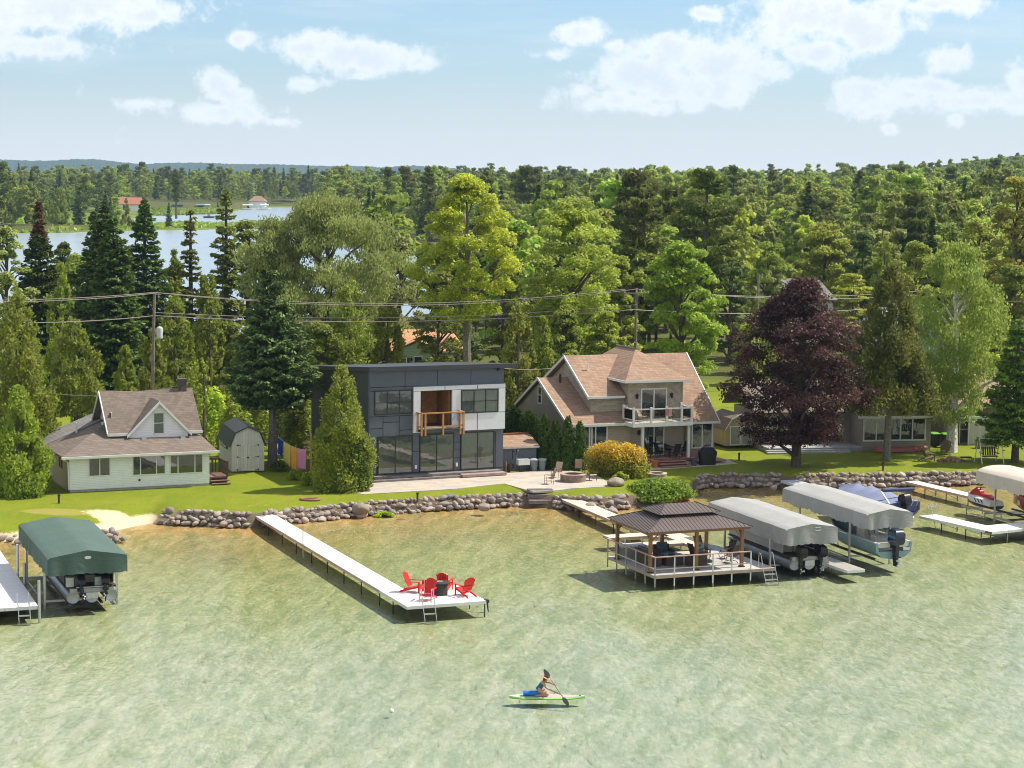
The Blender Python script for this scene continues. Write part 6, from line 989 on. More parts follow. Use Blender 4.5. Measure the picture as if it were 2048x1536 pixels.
for px, py, rx, h, lf, lb, nl in [(556, 945, .8, .9, 'dark', 'dark low plant at the foot of the blue-green spruce', 900), (590, 962, .9, .75, 'shrub', 'yellow-green plant under the hanging towels', 900), (618, 972, .9, .9, 'shrub', 'leafy plant between towels and pointed cedar', 900), (640, 985, .7, .6, 'oak', 'small dark plant beside the pointed cedar', 500), (1240, 962, .7, .6, 'lime', 'lime perennial beside the rounded boulder', 600), (1216, 1003, .5, .45, 'juniper', 'spiky green plant among the stones by the dock', 400), (770, 1003, .9, .35, 'lime', 'low lime ground plant on the rock wall edge', 700), (1880, 870, .8, .8, 'lime', 'light green plant beside the green-lidded bins', 500), (160, 965, .5, .5, 'dark', 'small dark plant along the beige cottage wall', 400)]:
    k += 1; x, y, _ = G(px, py, .95); bush('garden_plant', lb, 'plant', (x, y, float(gz(x, y))), rx, rx*.7, h, lf, nl, .13, seed=50+k, clumps=14)
x, y, _ = G(1233, 953, 1); bush('golden_shrub', 'wide rounded shrub with orange-gold new leaves in front of the tan house', 'shrub', (x, y+.2, 1.0), 2.85, 1.7, 2.4, 'spirea', 16000, .13, seed=9, leaf2='orange', f2=.44, sq=4, clumps=110, rz=R(-22))
x, y, _ = G(1318, 990, .7); bush('juniper', 'low spreading green juniper overhanging the water', 'shrub', (x, y+.7, .4), 2.9, 2.5, 1.3, 'juniper', 15000, .17, seed=11, clumps=120); x, y, _ = G(1362, 1004, .2); bush('juniper', 'browned dead edge of juniper at the waterline', 'shrub', (x, y, .05), .9, .6, .5, 'dry', 1200, .13, seed=12, clumps=14)
# arborvitae hedge: one object per plant
hx0 = G(1088, 925, 1.0); hed = None; nhed = 0; spots = []
for k_ in range(13):
    f = k_/12; spots.append((-2.2+4.6*f, 158.2-11.2*f, 4.0-.2*(k_ % 3)))
spots += [(3.15, 146.5, 3.7), (4.0, 146.35, 3.9), (4.9, 146.5, 3.6)]
words = ['first', 'second', 'third', 'fourth', 'fifth', 'sixth', 'seventh', 'eighth', 'ninth', 'tenth', 'eleventh', 'twelfth', 'thirteenth', 'fourteenth', 'fifteenth', 'sixteenth']
protos = []
for k_, (x, y, h) in enumerate(spots):
    lb = 'narrow dark arborvitae, '+words[k_]+' of the hedge counted from the road'
    if k_ < 4:
        rg = np.random.default_rng(300+k_); t = thing('arborvitae', lb, 'hedge plant', (x, y, 1.0), 0, 'arborvitae hedge by the tan house'); p, a, b, ti, c = crown_cedar(rg, 4.2, 1.12, .05, 15000, .115, power=.26, clumps=300, tip=.35, wob=.03); quads('crown', p, a, b, ti, LM['hedge'], t); limbs('trunk', [([(0, 0, 0), (0, 0, 3.2)], [.06, .02])], BARK, t); protos.append(t)
    else: dup(protos[k_ % 4], (x, y, 1.0), k_*1.3, lb, None, h/4.2)
# ---------------------------------------------------------------- the woods
rg = np.random.default_rng(42); PR = []; stock = bpy.data.collections.new('stock')
def proto(kind, leaf, h, w, nl, ls, **kw):
    rg_ = np.random.default_rng(900+len(PR)); fn = {'broad': crown_broad, 'spruce': crown_spruce, 'pine': crown_pine, 'cedar': crown_cedar}[kind]; p, a, b, ti, _ = fn(rg_, h, w, h*(.3 if kind == 'pine' else .1), nl, ls, **kw); cr = quads('crown', p, a, b, ti, LM[leaf]); tk = limbs('trunk', [trunkline(rg_, h*.9, .2, .1)], BARK, None); PR.append((kind, leaf, h, w, cr, tk)); return PR[-1]
proto('broad', 'maple', 15, 9, 2600, .62, clumps=34, shape=.5); proto('broad', 'oak', 15, 10, 2600, .62, clumps=34, shape=.5); proto('broad', 'birch', 14, 8, 2400, .58, clumps=30, shape=.5); proto('pine', 'pine', 15.5, 8, 2600, .75, nb=26); proto('spruce', 'fir', 15, 5, 2000, .62); proto('cedar', 'olive', 12, 5.5, 2000, .58, clumps=40); proto('broad', 'bright', 14, 9, 2400, .62, clumps=32, shape=.45); proto('broad', 'willow', 13, 9, 2400, .6, clumps=32); proto('broad', 'maple', 16, 7, 2600, .55, clumps=40, shape=.7, lobes=.3); proto('spruce', 'tamarack', 14, 4.5, 1500, .6, sparse=.4, power=.5); proto('broad', 'lime', 12, 7.5, 2200, .55, clumps=30)
CLEAR = [G(px, py, 1)[:2] for px, py in [(1440, 860), (1440, 640), (1520, 600), (1680, 590), (1760, 640), (1700, 860)]]
pts = []
D = 205.0
while D < 1720:
    sp_ = 6.4+D*.0042; nx = int(2*(.285*D+12)/sp_)
    for i in range(nx):
        x = -(.285*D+12)+(i+.5)*sp_+rg.uniform(-.45, .45)*sp_; y = D+rg.uniform(-.45, .45)*sp_
        pts.append((x, y))
    D += sp_*.92
pts = np.array(pts); c_ = pcol(pts[:, 0], pts[:, 1])
ok = ~(inpoly(pts[:, 0], pts[:, 1], LAKE1) | inpoly(pts[:, 0], pts[:, 1], LAKE2) | inpoly(pts[:, 0], pts[:, 1], CLEAR))
for dx, dy in ((0, 7), (0, -7), (6, 0), (-6, 0)): ok &= ~(inpoly(pts[:, 0]+dx, pts[:, 1]+dy, LAKE1))
ok &= ~((pts[:, 1] < 262) & ((c_ < 900)))                    # that ground carries the trees placed above
ok &= ~((pts[:, 1] < 235) & (c_ > 900))
marsh = (pts[:, 1] > 770) & (pts[:, 1] < 1185) & (c_ < 660) & ~((c_ < 250) & (pts[:, 1] > 1010)) & ~((c_ > 640)); ok &= ~marsh
for hx, hy, rr in ((P(258, 415, 1005)[0], 1000, 16), (P(512, 412, 1190)[0], 1185, 14), (P(1612, 560, 250)[0], 250, 8), (P(1612, 560, 240)[0], 238, 8), (P(1845, 690, 214)[0]+1, 216, 9)): ok &= ~((np.abs(pts[:, 0]-hx) < rr) & (np.abs(pts[:, 1]-hy) < rr*1.2))
pts = pts[ok]; c_ = c_[ok]; n = len(pts); zz = farz(pts[:, 0], pts[:, 1])
sizev = 1+.12*np.sin(pts[:, 0]*.06)*np.sin(pts[:, 1]*.045); u_ = rg.random(n); grp_n = np.sin(pts[:, 0]*.045+1)+np.sin(pts[:, 1]*.021+pts[:, 0]*.013)   # stands of one kind
con = (u_+.20*grp_n) > np.interp(c_, [0, 600, 1000, 1400, 2048], [.45, .5, .66, .86, .95])
ki = np.where(con, rg.choice([3, 4, 5, 5, 3, 9], n), rg.choice([0, 1, 2, 6, 7, 0, 1, 8, 8, 10], n)); sc_ = rg.uniform(.62, 1.14, n)*np.where(ki == 3, 1.02, 1.0)*sizev; rot = rg.random(n)*6.283
order = np.argsort(pts[:, 1]); near = order[:110]; far = order[96:]
KN = {0: ('forest_maple', 'light green maple'), 1: ('forest_oak', 'dull green oak'), 2: ('forest_birch', 'fine-leaved birch'), 3: ('forest_pine', 'shaggy dark pine'), 4: ('forest_fir', 'pointed dark fir'), 5: ('forest_cedar', 'olive-brown cedar'), 6: ('forest_poplar', 'fresh green poplar'), 7: ('forest_willow', 'grey-green willow'), 8: ('forest_ash', 'slender ash'), 9: ('forest_tamarack', 'thin open tamarack'), 10: ('forest_aspen', 'small lime-green aspen')}
MARKS = [(0, 'the rust-topped fir'), (300, 'the lone slender fir'), (560, 'the great willow'), (880, 'the yellow-green maple'), (1060, 'the broad light green maple'), (1230, 'the crossarm pole'), (1340, 'the bright green maple'), (1440, 'the tall white pine'), (1560, 'the copper beech'), (1680, 'the very dark round maple'), (1780, 'the white cedar'), (1880, 'the birch'), (2000, 'the tawny tree')]
used = {}
ORD = ['', ', one tree further back', ', two trees further back', ', three trees further back', ', four trees further back', ', five trees further back', ', six trees further back', ', seven trees further back', ', eight trees further back']
for i in near:
    kd, lf, h, w_, cr, tk = PR[ki[i]]; nm, ad = KN[int(ki[i])]; mk_ = [m_[1] for m_ in MARKS if m_[0] <= c_[i]+40] or [MARKS[0][1]]; key = (ad, mk_[-1]); used[key] = used.get(key, 0)+1
    lb = ad+' in the woods behind '+mk_[-1]+ORD[min(used[key]-1, 8)]
    t = thing(nm, lb, 'tree', (pts[i, 0], pts[i, 1], zz[i]), rot[i], 'trees at the edge of the woods'); t.scale = (sc_[i],)*3
    for o in (cr, tk): q = o.copy(); COL.objects.link(q); q.parent = t
# skyline pines that stand above the rest
for px, yt, D, wp, kd, lb in [(776, 334, 640, 24, 'pine', 'feathery lone pine breaking the skyline over the great willow'), (858, 334, 560, 40, 'pine', 'broad-topped pine breaking the skyline by the yellow-green maple'), (972, 340, 500, 36, 'pine', 'ragged pine on the skyline behind the yellow-green maple top'), (1073, 336, 600, 24, 'pine', 'dark lone pine on the skyline above the light green maple'), (1468, 332, 520, 44, 'pine', 'dark flat-topped pine on the skyline past the tall white pine'), (1546, 341, 560, 22, 'pine', 'small dark pine on the skyline over the copper beech'), (1722, 342, 520, 30, 'pine', 'pine on the skyline over the very dark maple'), (1930, 352, 420, 40, 'spruce', 'dark spruce among light crowns above the birch'), (1880, 365, 430, 34, 'spruce', 'smaller dark spruce above the birch'), (352, 340, 900, 20, 'pine', 'lone pine on the skyline over the far docks'), (738, 372, 420, 16, 'spruce', 'thin black spruce spire behind the great willow'), (748, 370, 425, 17, 'spruce', 'second black spruce spire behind the great willow'), (636, 378, 430, 14, 'spruce', 'black spruce spire at the willow top'), (2035, 306, 1650, 14, 'spruce', 'lone conifer on top of the wooded hill')]:
    plant(kd, 'pine_tree' if kd == 'pine' else 'spruce_tree', lb, 'tree', px, yt, D, wp, 'pine' if kd == 'pine' else 'fir', z0f=.35 if kd == 'pine' else .1, nl=1400, ls=max(.5, D*.0016))
# far woods: one mass, one point per tree, each drawn with one of the crowns
me = bpy.data.meshes.new('far_woods'); me.vertices.add(len(far)); me.vertices.foreach_set('co', np.stack([pts[far, 0], pts[far, 1], zz[far]], 1).astype(np.float32).ravel())
for nm, dt, vals in (('kind', 'INT', ki[far].astype(np.int32)), ('size', 'FLOAT', sc_[far].astype(np.float32)), ('tall', 'FLOAT', (sc_[far]*rg.uniform(.8, 1.28, len(far))).astype(np.float32)), ('turn', 'FLOAT', rot[far].astype(np.float32))): at = me.attributes.new(nm, dt, 'POINT'); at.data.foreach_set('value', vals)
fw = bpy.data.objects.new('far_woods', me); COL.objects.link(fw); fw['kind'] = 'stuff'; fw['label'] = 'mixed woods rolling away to the skyline'
ng = bpy.data.node_groups.new('woods', 'GeometryNodeTree'); ng.interface.new_socket('Geometry', in_out='INPUT', socket_type='NodeSocketGeometry'); ng.interface.new_socket('Geometry', in_out='OUTPUT', socket_type='NodeSocketGeometry')
gi = ng.nodes.new('NodeGroupInput'); go = ng.nodes.new('NodeGroupOutput'); jn = ng.nodes.new('GeometryNodeJoinGeometry'); iop = ng.nodes.new('GeometryNodeInstanceOnPoints')
first = {}
for o in COL.objects:
    if o.type == 'MESH' and o.parent is not None:
        for q, pr_ in enumerate(PR):
            if o.data == pr_[4].data and q not in first and o != pr_[4]: first[q] = o
for q in range(len(PR)-1, -1, -1):      # Join Geometry lists its latest link first
    src = first.get(q)
    if src is None: src = PR[q][4]
    oi = ng.nodes.new('GeometryNodeObjectInfo'); oi.transform_space = 'ORIGINAL'; oi.inputs['Object'].default_value = src; oi.inputs['As Instance'].default_value = True
    ng.links.new(oi.outputs['Geometry'], jn.inputs[0])
def attr(nm, dt): a = ng.nodes.new('GeometryNodeInputNamedAttribute'); a.data_type = dt; a.inputs[0].default_value = nm; return a.outputs[0]
cxyz = ng.nodes.new('ShaderNodeCombineXYZ'); ng.links.new(attr('turn', 'FLOAT'), cxyz.inputs[2]); e2r = ng.nodes.new('FunctionNodeEulerToRotation'); ng.links.new(cxyz.outputs[0], e2r.inputs[0])
ng.links.new(gi.outputs[0], iop.inputs['Points']); ng.links.new(jn.outputs[0], iop.inputs['Instance']); iop.inputs['Pick Instance'].default_value = True; ng.links.new(attr('kind', 'INT'), iop.inputs['Instance Index']); ng.links.new(e2r.outputs[0], iop.inputs['Rotation']); s3 = ng.nodes.new('ShaderNodeCombineXYZ'); [ng.links.new(attr(q_, 'FLOAT'), s3.inputs[k_]) for k_, q_ in enumerate(('size', 'size', 'tall'))]; ng.links.new(s3.outputs[0], iop.inputs['Scale']); ng.links.new(iop.outputs[0], go.inputs[0])
md = fw.modifiers.new('woods', 'NODES'); md.node_group = ng
for q, pr_ in enumerate(PR):
    for o in (pr_[4], pr_[5]):
        if first.get(q) is None and o == pr_[4]: o.parent = None; continue
        COL.objects.unlink(o)
print('WOODS', n, len(near), 'first', sorted(first))
# marsh between the basins
def scat(name, label, poly_pts, n_, leaf, hgt, ls, zb, seed):
    rg_ = np.random.default_rng(seed); P_ = np.array(poly_pts); lo, hi = P_.min(0), P_.max(0); q = rg_.uniform(lo, hi, (n_*3, 2)); q = q[inpoly(q[:, 0], q[:, 1], poly_pts)][:n_]; m_ = len(q); p = np.column_stack([q, zb+rg_.random(m_)*hgt*(.4+.6*np.sin(q[:, 0]*.11)**2)]); nv = nrm(rg_.normal(size=(m_, 3))+np.array([0, -.6, .6])); a, b = frames(rg_, nv); s = ls*rg_.uniform(.6, 1.4, (m_, 1)); o = quads(name, p, a*s*.5, b*s*.5, rg_.random(m_), LM[leaf]); o['kind'] = 'stuff'; o['label'] = label; return o
scat('marsh_reeds', 'bright green reed bed between the two basins of the far lake', [G(px, py, .3)[:2] for px, py in [(-60, 464), (100, 465), (330, 457), (470, 455), (560, 452), (510, 447), (420, 449), (330, 450), (215, 444), (110, 428), (-60, 428)]], 16000, 'shrub', 1.6, 1.5, .2, 3)
scat('marsh_reeds', 'reedy margin along the far shore below the woods', [G(px, py, .3)[:2] for px, py in [(300, 431), (440, 427), (430, 421), (300, 424)]], 2500, 'oak', 2.2, 1.8, .3, 4)
# ---------------------------------------------------------------- rocks
m, nt, b = newmat('fieldstone'); b.inputs['Roughness'].default_value = .85
v = coords(nt); oi = nt.nodes.new('ShaderNodeObjectInfo'); rmp = nt.nodes.new('ShaderNodeValToRGB'); nt.links.new(oi.outputs['Random'], rmp.inputs[0]); els = rmp.color_ramp.elements
cols = [(.38,.30,.25), (.26,.22,.20), (.50,.42,.36), (.17,.15,.14), (.44,.33,.27), (.33,.30,.29), (.27,.20,.165), (.55,.48,.42)]
els[0].color = (*cols[0], 1); els[1].position = 1; els[1].color = (*cols[-1], 1)
for k, c in enumerate(cols[1:-1]): e = els.new((k+1)/7); e.color = (*c, 1)
c = mixc(nt, mth(nt, 'MULTIPLY', noise(nt, v, 6, 5), .55), rmp.outputs[0], (.12,.10,.09)); c = mixc(nt, mth(nt, 'MULTIPLY', sstep(nt, noise(nt, v, 2.5, 3), .55, .7), .35), c, (.5,.44,.38)); nt.links.new(c, b.inputs['Base Color']); bump(nt, b, noise(nt, v, 9, 5), .5, .05); STONE = m
def stone_mesh(seed, r=(1, 1, 1), sub=3):
    rg_ = np.random.default_rng(seed); bm = bmesh.new(); bmesh.ops.create_icosphere(bm, subdivisions=sub, radius=1); ph = rg_.random((5, 3))*6.28; fr = rg_.uniform(.8, 2.1, (5, 3))
    pl = [(Vector(rg_.normal(size=3)).normalized(), rg_.uniform(.62, .9)) for _ in range(7)]
    for q in bm.verts:
        p = q.co.copy()
        for n_, d_ in pl:
            e = p.dot(n_)-d_
            if e > 0: p -= n_*e*.8
        k_ = 1+.05*sum(math.sin(p.x*fr[i][0]*2+ph[i][0])*math.sin(p.y*fr[i][1]*2+ph[i][1])*math.sin(p.z*fr[i][2]*2+ph[i][2]) for i in range(5)); q.co = Vector((p.x*r[0], p.y*r[1], p.z*r[2]))*k_
    me = bpy.data.meshes.new('fieldstone'); bm.to_mesh(me); bm.free(); me.materials.append(STONE); me.polygons.foreach_set('use_smooth', [True]*len(me.polygons)); return me
SM = [stone_mesh(k, (1, .8+.03*(k % 4), .72+.05*(k % 3))) for k in range(10)]; rg = np.random.default_rng(77); nst = 0
STL = []
def stone(x, y, z, r, lb, grp): STL.append((x, y, z, r, lb, grp))
def put_stone(x, y, z, r, lb, grp, nm='fieldstone'):
    o = bpy.data.objects.new(nm, SM[int(rg.integers(len(SM)))]); COL.objects.link(o); o.location = (x, y, z); o.scale = (r*rg.uniform(.9, 1.35), r*rg.uniform(.75, 1.05), r*rg.uniform(.62, .95)); o.rotation_euler = (rg.uniform(-.3, .3), rg.uniform(-.3, .3), rg.uniform(0, 6.28)); return tag(o, lb, 'stone', grp)
def shore(px): return float(np.interp(px, [pcol(a, b_) for a, b_ in zip(SX, SY)], SX))
def wall(px0, px1, rows_, sp_, lb, grp, rmin, rmax):
    x0, x1 = shore(px0), shore(px1)
    for t_, z_ in rows_:
        x = x0+rg.uniform(0, sp_)
        while x < x1:
            r = rg.uniform(rmin, rmax)*rg.choice([.6, .85, 1, 1, 1.2]); sl = (S(x+.3)-S(x-.3))/.6; dn = math.hypot(1, sl); y = float(S(x))+t_+rg.uniform(-.13, .13); stone(x, y, z_+rg.uniform(-.09, .09), r, lb, grp); x += r*1.42/dn
R3 = [(.02, .12), (.30, .40), (.62, .72)]
wall(306, 492, R3, .4, 'rounded fieldstone in the shore wall between beach and white dock', 'stones of the wall below the white cottage', .19, .30)
wall(514, 1056, R3, .4, 'rounded fieldstone in the shore wall below the modern house lawn', 'stones of the wall below the modern house', .20, .33)
wall(1106, 1262, [(.02, .12), (.32, .42), (.62, .72)], .4, 'fieldstone in the loose bank between dock and juniper', 'stones of the bank beside the juniper', .18, .32)
wall(1396, 1570, [(.05, .18), (.4, .52), (.7, .8)], .5, 'shaded fieldstone in the shore wall below the copper beech', 'stones of the wall below the copper beech', .20, .32)
wall(1600, 2010, [(.05, .18), (.4, .52), (.72, .82)], .5, 'big rounded fieldstone in the shore wall below the greige cottage', 'stones of the wall below the greige cottage', .21, .34)
for px, py in [(5, 1078), (20, 1080), (12, 1070), (30, 1076), (-12, 1076), (38, 1084)]: x, y, _ = G(px, py, .1); stone(x, y, .15, rg.uniform(.2, .32), 'fieldstone on the shore behind the green canopy', 'stones behind the green canopy')
for px, py in [(208, 1066), (218, 1073), (228, 1070), (238, 1078), (224, 1063), (246, 1080), (231, 1080)]: x, y, _ = G(px, py, .05); stone(x, y, .12, rg.uniform(.18, .36), 'fieldstone in the little heap at the lake end of the beach', 'stone heap beside the beach')
STL.sort(key=lambda q: -q[3]); kp = [q for q in STL if 'wall' not in q[5] and 'bank' not in q[5]]; rest = [q for q in STL if q not in kp]; kp += rest[:292-len(kp)]; rest = rest[292-len(kp)+len(kp)-0:] if False else [q for q in rest if q not in kp]
for q in kp: put_stone(*q)
fb = MB()
for x, y, z, r, lb, grp in rest:
    me = SM[int(rg.integers(len(SM)))]; M_ = Matrix.Translation((x, y, z)) @ Matrix.Rotation(rg.uniform(0, 6.28), 4, 'Z') @ Matrix.Diagonal((r*1.1, r*.95, r*.9, 1)); fb.add([tuple(M_ @ v_.co) for v_ in me.vertices], [tuple(p_.vertices) for p_ in me.polygons])
o = fb.build('small_stones', STONE, None, smooth=True); o['kind'] = 'stuff'; o['label'] = 'smaller stones filling the gaps of the shore walls'
print('STONES', len(kp), len(rest))
for px, py, r, lb in [(720, 1003, .62, 'large grey boulder on the grass edge at the foot of the pointed cedar'), (968, 997, .42, 'pale flat boulder on the lawn edge above the shore wall'), (1231, 972, .62, 'big rounded boulder in front of the golden shrub'), (1224, 1006, .42, 'pale slab-like boulder in the loose bank by the dock'), (1182, 998, .5, 'pinkish boulder beside the sand-coloured dock'), (1548, 958, .3, 'small pale boulder on the shaded shore wall'), (1833, 948, .34, 'dark boulder on the lawn edge above the jetty')]:
    x, y, _ = G(px, py, 1.0); o = bpy.data.objects.new('boulder', stone_mesh(200+px, (1, .8, .66), 4)); COL.objects.link(o); z = max(.3, float(gz(x, y))); o.location = (x, y, z+r*.3); o.scale = (r,)*3; o.rotation_euler = (0, 0, px*.1); tag(o, lb, 'boulder')
t = thing('slab_steps', 'three long stone slab steps going down to the water beside the dock', 'steps', (shore(1057)+.1, float(S(shore(1084)))+.1, 0), R(6))
for k in range(3): MB().obox((.85, .02+.40*k, .36+.31*k), (1.7, .46, .26)).build('stone_step', STN, t, bevel=.03)
# patio
m, nt, b = newmat('flagstone'); b.inputs['Roughness'].default_value = .8; v = coords(nt); br = N(nt, 'ShaderNodeTexBrick', Scale=1.0); nt.links.new(coords(nt, 'Object', (1, 1, 1), (0, 0, -.42)), br.inputs['Vector']); br.inputs['Brick Width'].default_value = .95; br.inputs['Row Height'].default_value = .6; br.inputs['Mortar Size'].default_value = .012; br.inputs['Color1'].default_value = (.50, .43, .36, 1); br.inputs['Color2'].default_value = (.37, .35, .33, 1); br.inputs['Mortar'].default_value = (.3, .25, .18, 1)
c = mixc(nt, mth(nt, 'MULTIPLY', sstep(nt, noise(nt, v, .8, 4), .45, .7), .5), br.outputs['Color'], (.55, .42, .27)); nt.links.new(c, b.inputs['Base Color']); bump(nt, b, noise(nt, v, 12, 3), .3, .02)
pp = [G(px, py, 1.03) for px, py in [(712, 986), (738, 964), (1000, 946), (1075, 942), (1130, 940), (1190, 948), (1228, 972), (1140, 977), (1108, 981), (1066, 983), (1008, 967), (905, 978), (728, 988)]]
struct(MB().slab(pp, .12).build('patio', m)); pp2 = [G(px, py, 1.025) for px, py in [(1300, 940), (1395, 933), (1475, 927), (1452, 918), (1400, 920), (1300, 932)]]; struct(MB().slab(pp2, .1).build('path', mat('pale_path', (.55, .46, .40), .85, .12, 2)))
ASP = mat('old_asphalt', (.30, .27, .25), .9, .12, 1.5); rd = [(-48, 158.5), (-34, 160.5), (-20, 165), (0, 172), (18, 178.5), (34, 184), (60, 190)]; up_, dn_ = [], []
for x in np.linspace(-48, 60, 90): y = float(np.interp(x, [q[0] for q in rd], [q[1] for q in rd])); up_.append((x, y+2.8, float(gz(x, y+2.8))+.05)); dn_.append((x, y-2.8, float(gz(x, y-2.8))+.05))
o = MB().sweep([dn_, up_], closed=False).build('road', ASP); struct(o)
def fire_ring(label, x, y, z, r, h, m, cap):
    t = thing('fire_pit', label, 'fire pit', (x, y, z)); ri = r*.72; b = MB(); nb_ = 22
    for row_ in range(max(2, round(h/.15))):
        hh = h/max(2, round(h/.15))
        for k in range(nb_):
            a0_, a1_ = (k+.5*(row_ % 2))*6.283/nb_+.008, (k+1+.5*(row_ % 2))*6.283/nb_-.008; pts = [(r*math.cos(a0_), r*math.sin(a0_), row_*hh), (r*math.cos(a1_), r*math.sin(a1_), row_*hh), (ri*math.cos(a1_), ri*math.sin(a1_), row_*hh), (ri*math.cos(a0_), ri*math.sin(a0_), row_*hh)]; b.extr(pts, (0, 0, hh-.008))
    b.build('block_ring', m, t); c_ = MB(); c_.lathe([(ri*.96, h), (r*1.04, h), (r*1.04, h+.06), (ri*.96, h+.06)], n=36); c_.f = [f for f in c_.f if len(f) == 4]; k = len(c_.v)-36
    for j in range(36): c_.f.append((k+j, k+(j+1) % 36, (j+1) % 36, j))
    c_.build('cap_ring', cap, t, smooth=True); MB().lathe([(.01, .02), (ri*.98, .03), (ri*.98, .06), (.01, .10)], n=24).build('ash_bed', mat('ash', (.06, .055, .05), .95, .3, 8), t); return t
PAV = mat('ring_block', (.27, .20, .165), .9, .22, 5); CAPM = mat('ring_cap', (.42, .30, .25), .85, .12, 5)
x, y, _ = G(1146, 962, 1.03); fire_ring('round block fire pit on the stone patio between tan sling chairs', x, y, 1.03, .88, .46, PAV, CAPM); x, y, _ = G(1313, 953, 1.0); fire_ring('low round fire pit on the grass in front of the deck steps', x, y, 1.0, .72, .2, mat('tan_ring_block', (.36, .29, .22), .9, .2, 5), mat('tan_ring_cap', (.46, .38, .29), .85, .12, 5))
TSL = mat('tan_sling', (.50, .37, .28), .75, .08, 14); BFR = mat('brown_frame', (.09, .055, .04), .5)
for px, py, a, lb in [(1098, 968, -75, 'tan sling chair at the front corner of the patio, turned to the fire pit'), (1113, 955, -30, 'tan sling chair standing just behind the front one by the fire pit'), (1157, 946, 180, 'tan sling chair seen from behind the fire pit ring'), (1186, 961, 90, 'tan sling chair with its back to the golden shrub')]: x, y, _ = G(px, py, 1.03); sling('patio_chair', lb, 'chair', (x, y, 1.03), R(a)+(math.pi if px == 1160 else 0), BFR, TSL, 'tan sling chairs around the fire pit')
c22, s22 = math.cos(R(22)), math.sin(R(22))
def onT(u, v_, z): return (9.78+u*c22-v_*s22, 148.3+u*s22+v_*c22, z)
BSL = mat('black_sling', (.02, .018, .018), .75, .1, 14)
t = thing('patio_table', 'dark square patio table on the red deck of the tan house', 'table', onT(2.5, .75, 1.55), R(22)); MB().box(-.55, .55, -.42, .42, .68, .72).build('table_top', mat('dark_slate', (.07, .055, .05), .5, .1), t)
for sx_ in (-.48, .48):
    for sy_ in (-.36, .36): MB().tube((sx_, sy_, 0), (sx_, sy_, .68), .022, n=6).build('leg', BLACK, t)
for u, v_, a, lb in [(1.55, .95, 100, 'black sling chair at the patio door end of the deck table'), (.85, .55, 60, 'black sling chair standing alone by the white porch post'), (2.6, 1.5, 10, 'black sling chair between deck table and house wall'), (3.2, .7, -80, 'black sling chair at the grill end of the deck table'), (2.3, .1, 190, 'black sling chair on the lake side of the deck table')]: sling('deck_chair', lb, 'chair', onT(u, v_, 1.55), R(22+a), BLACK, BSL, 'black chairs on the red deck', hi=1.1)
for u, a, lb in [(.05, 30, 'light bistro chair near the meter-side end of the balcony'), (2.2, -20, 'light bistro chair in front of the balcony wall lantern')]: sling('balcony_chair', lb, 'chair', onT(u, .9, 4.2), R(22+a), mat('bronze_frame', (.06, .045, .035), .4), TSL, 'chairs on the white balcony', hi=.95)
t = thing('covered_grill', 'barbecue under a black fitted cover beside the deck steps', 'grill', onT(4.75, -.35, 1.03), R(22)); gcv = MB(); rr = []
for z, hw, hd in ((0, .62, .34), (.3, .60, .33), (.75, .70, .36), (.92, .72, .36), (1.12, .52, .34), (1.25, .42, .25), (1.28, .3, .12)): rr.append([(hw*math.copysign(abs(math.cos(a))**.5, math.cos(a))+(.02*math.sin(a*5) if z < .8 else 0), hd*math.copysign(abs(math.sin(a))**.5, math.sin(a))+(.02*math.cos(a*7) if z < .8 else 0), z) for a in np.linspace(0, 6.283, 25)[:-1]])
gcv.sweep(rr).build('cover', mat('black_cover', (.012, .012, .012), .55, .1, 4), t, smooth=True); MB().tube((-.4, -.25, -.03), (-.4, -.15, -.03), .07).tube((.4, -.25, -.03), (.4, -.15, -.03), .07).build('wheel', BLACK, t)
def pot(label, x, y, r, h, m): t = thing('plant_pot', label, 'pot', (x, y, 1.0)); MB().lathe([(r*.7, 0), (r, h*.85), (r*1.1, h*.86), (r*1.1, h), (r*.9, h), (r*.8, h*.85)], n=18).build('pot_body', m, t, smooth=True); MB().lathe([(.01, h*.86), (r*.86, h*.87)], n=14).build('soil', mat('soil', (.05, .035, .025), .95, .2), t)
p_ = onT(.45, -.5, 1); pot('terracotta plant pot against the white lattice by the steps', p_[0], p_[1], .26, .5, mat('terracotta', (.48, .16, .05), .75, .1)); p_ = onT(3.55, -.55, 1); pot('slate grey plant pot between steps and covered grill', p_[0], p_[1], .26, .55, mat('slate_pot', (.07, .08, .10), .6, .1))
# bollard lights, planting ring
for px, py, lb in [(118, 1007, 'short dark bollard light on the lawn before the white cottage'), (835, 1003, 'short dark bollard light on the strip of lawn before the modern house'), (1766, 940, 'short dark bollard light on the lawn above the blue covered boat'), (1478, 921, 'short dark bollard light on the grass beside the tan house'), (1872, 893, 'short dark bollard light beside the pinkish canoe')]:
    x, y, _ = G(px, py, 1.0); t = thing('bollard_light', lb, 'bollard light', (x, y, 1.0)); MB().tube((0, 0, -.05), (0, 0, .5), .07, n=10).build('post', DKW, t); MB().tube((0, 0, .5), (0, 0, .58), .095, .08, n=10).build('cap', BLACK, t)
x, y, _ = G(620, 1000, 1.0); t = thing('planting_ring', 'low oval red-brown edging round a tiny flower bed on the lawn', 'flower bed', (x, y, 1.0)); MB().path([(.62*math.cos(a), .34*math.sin(a), .06) for a in np.linspace(0, 6.283, 25)], .08, 6).build('edging', mat('red_brown_edging', (.33, .17, .12), .8, .15), t); MB().lathe([(.01, .06), (.5, .05)], n=16).xf(Matrix.Diagonal((1, .6, 1, 1))).build('soil', MATS['soil'], t)
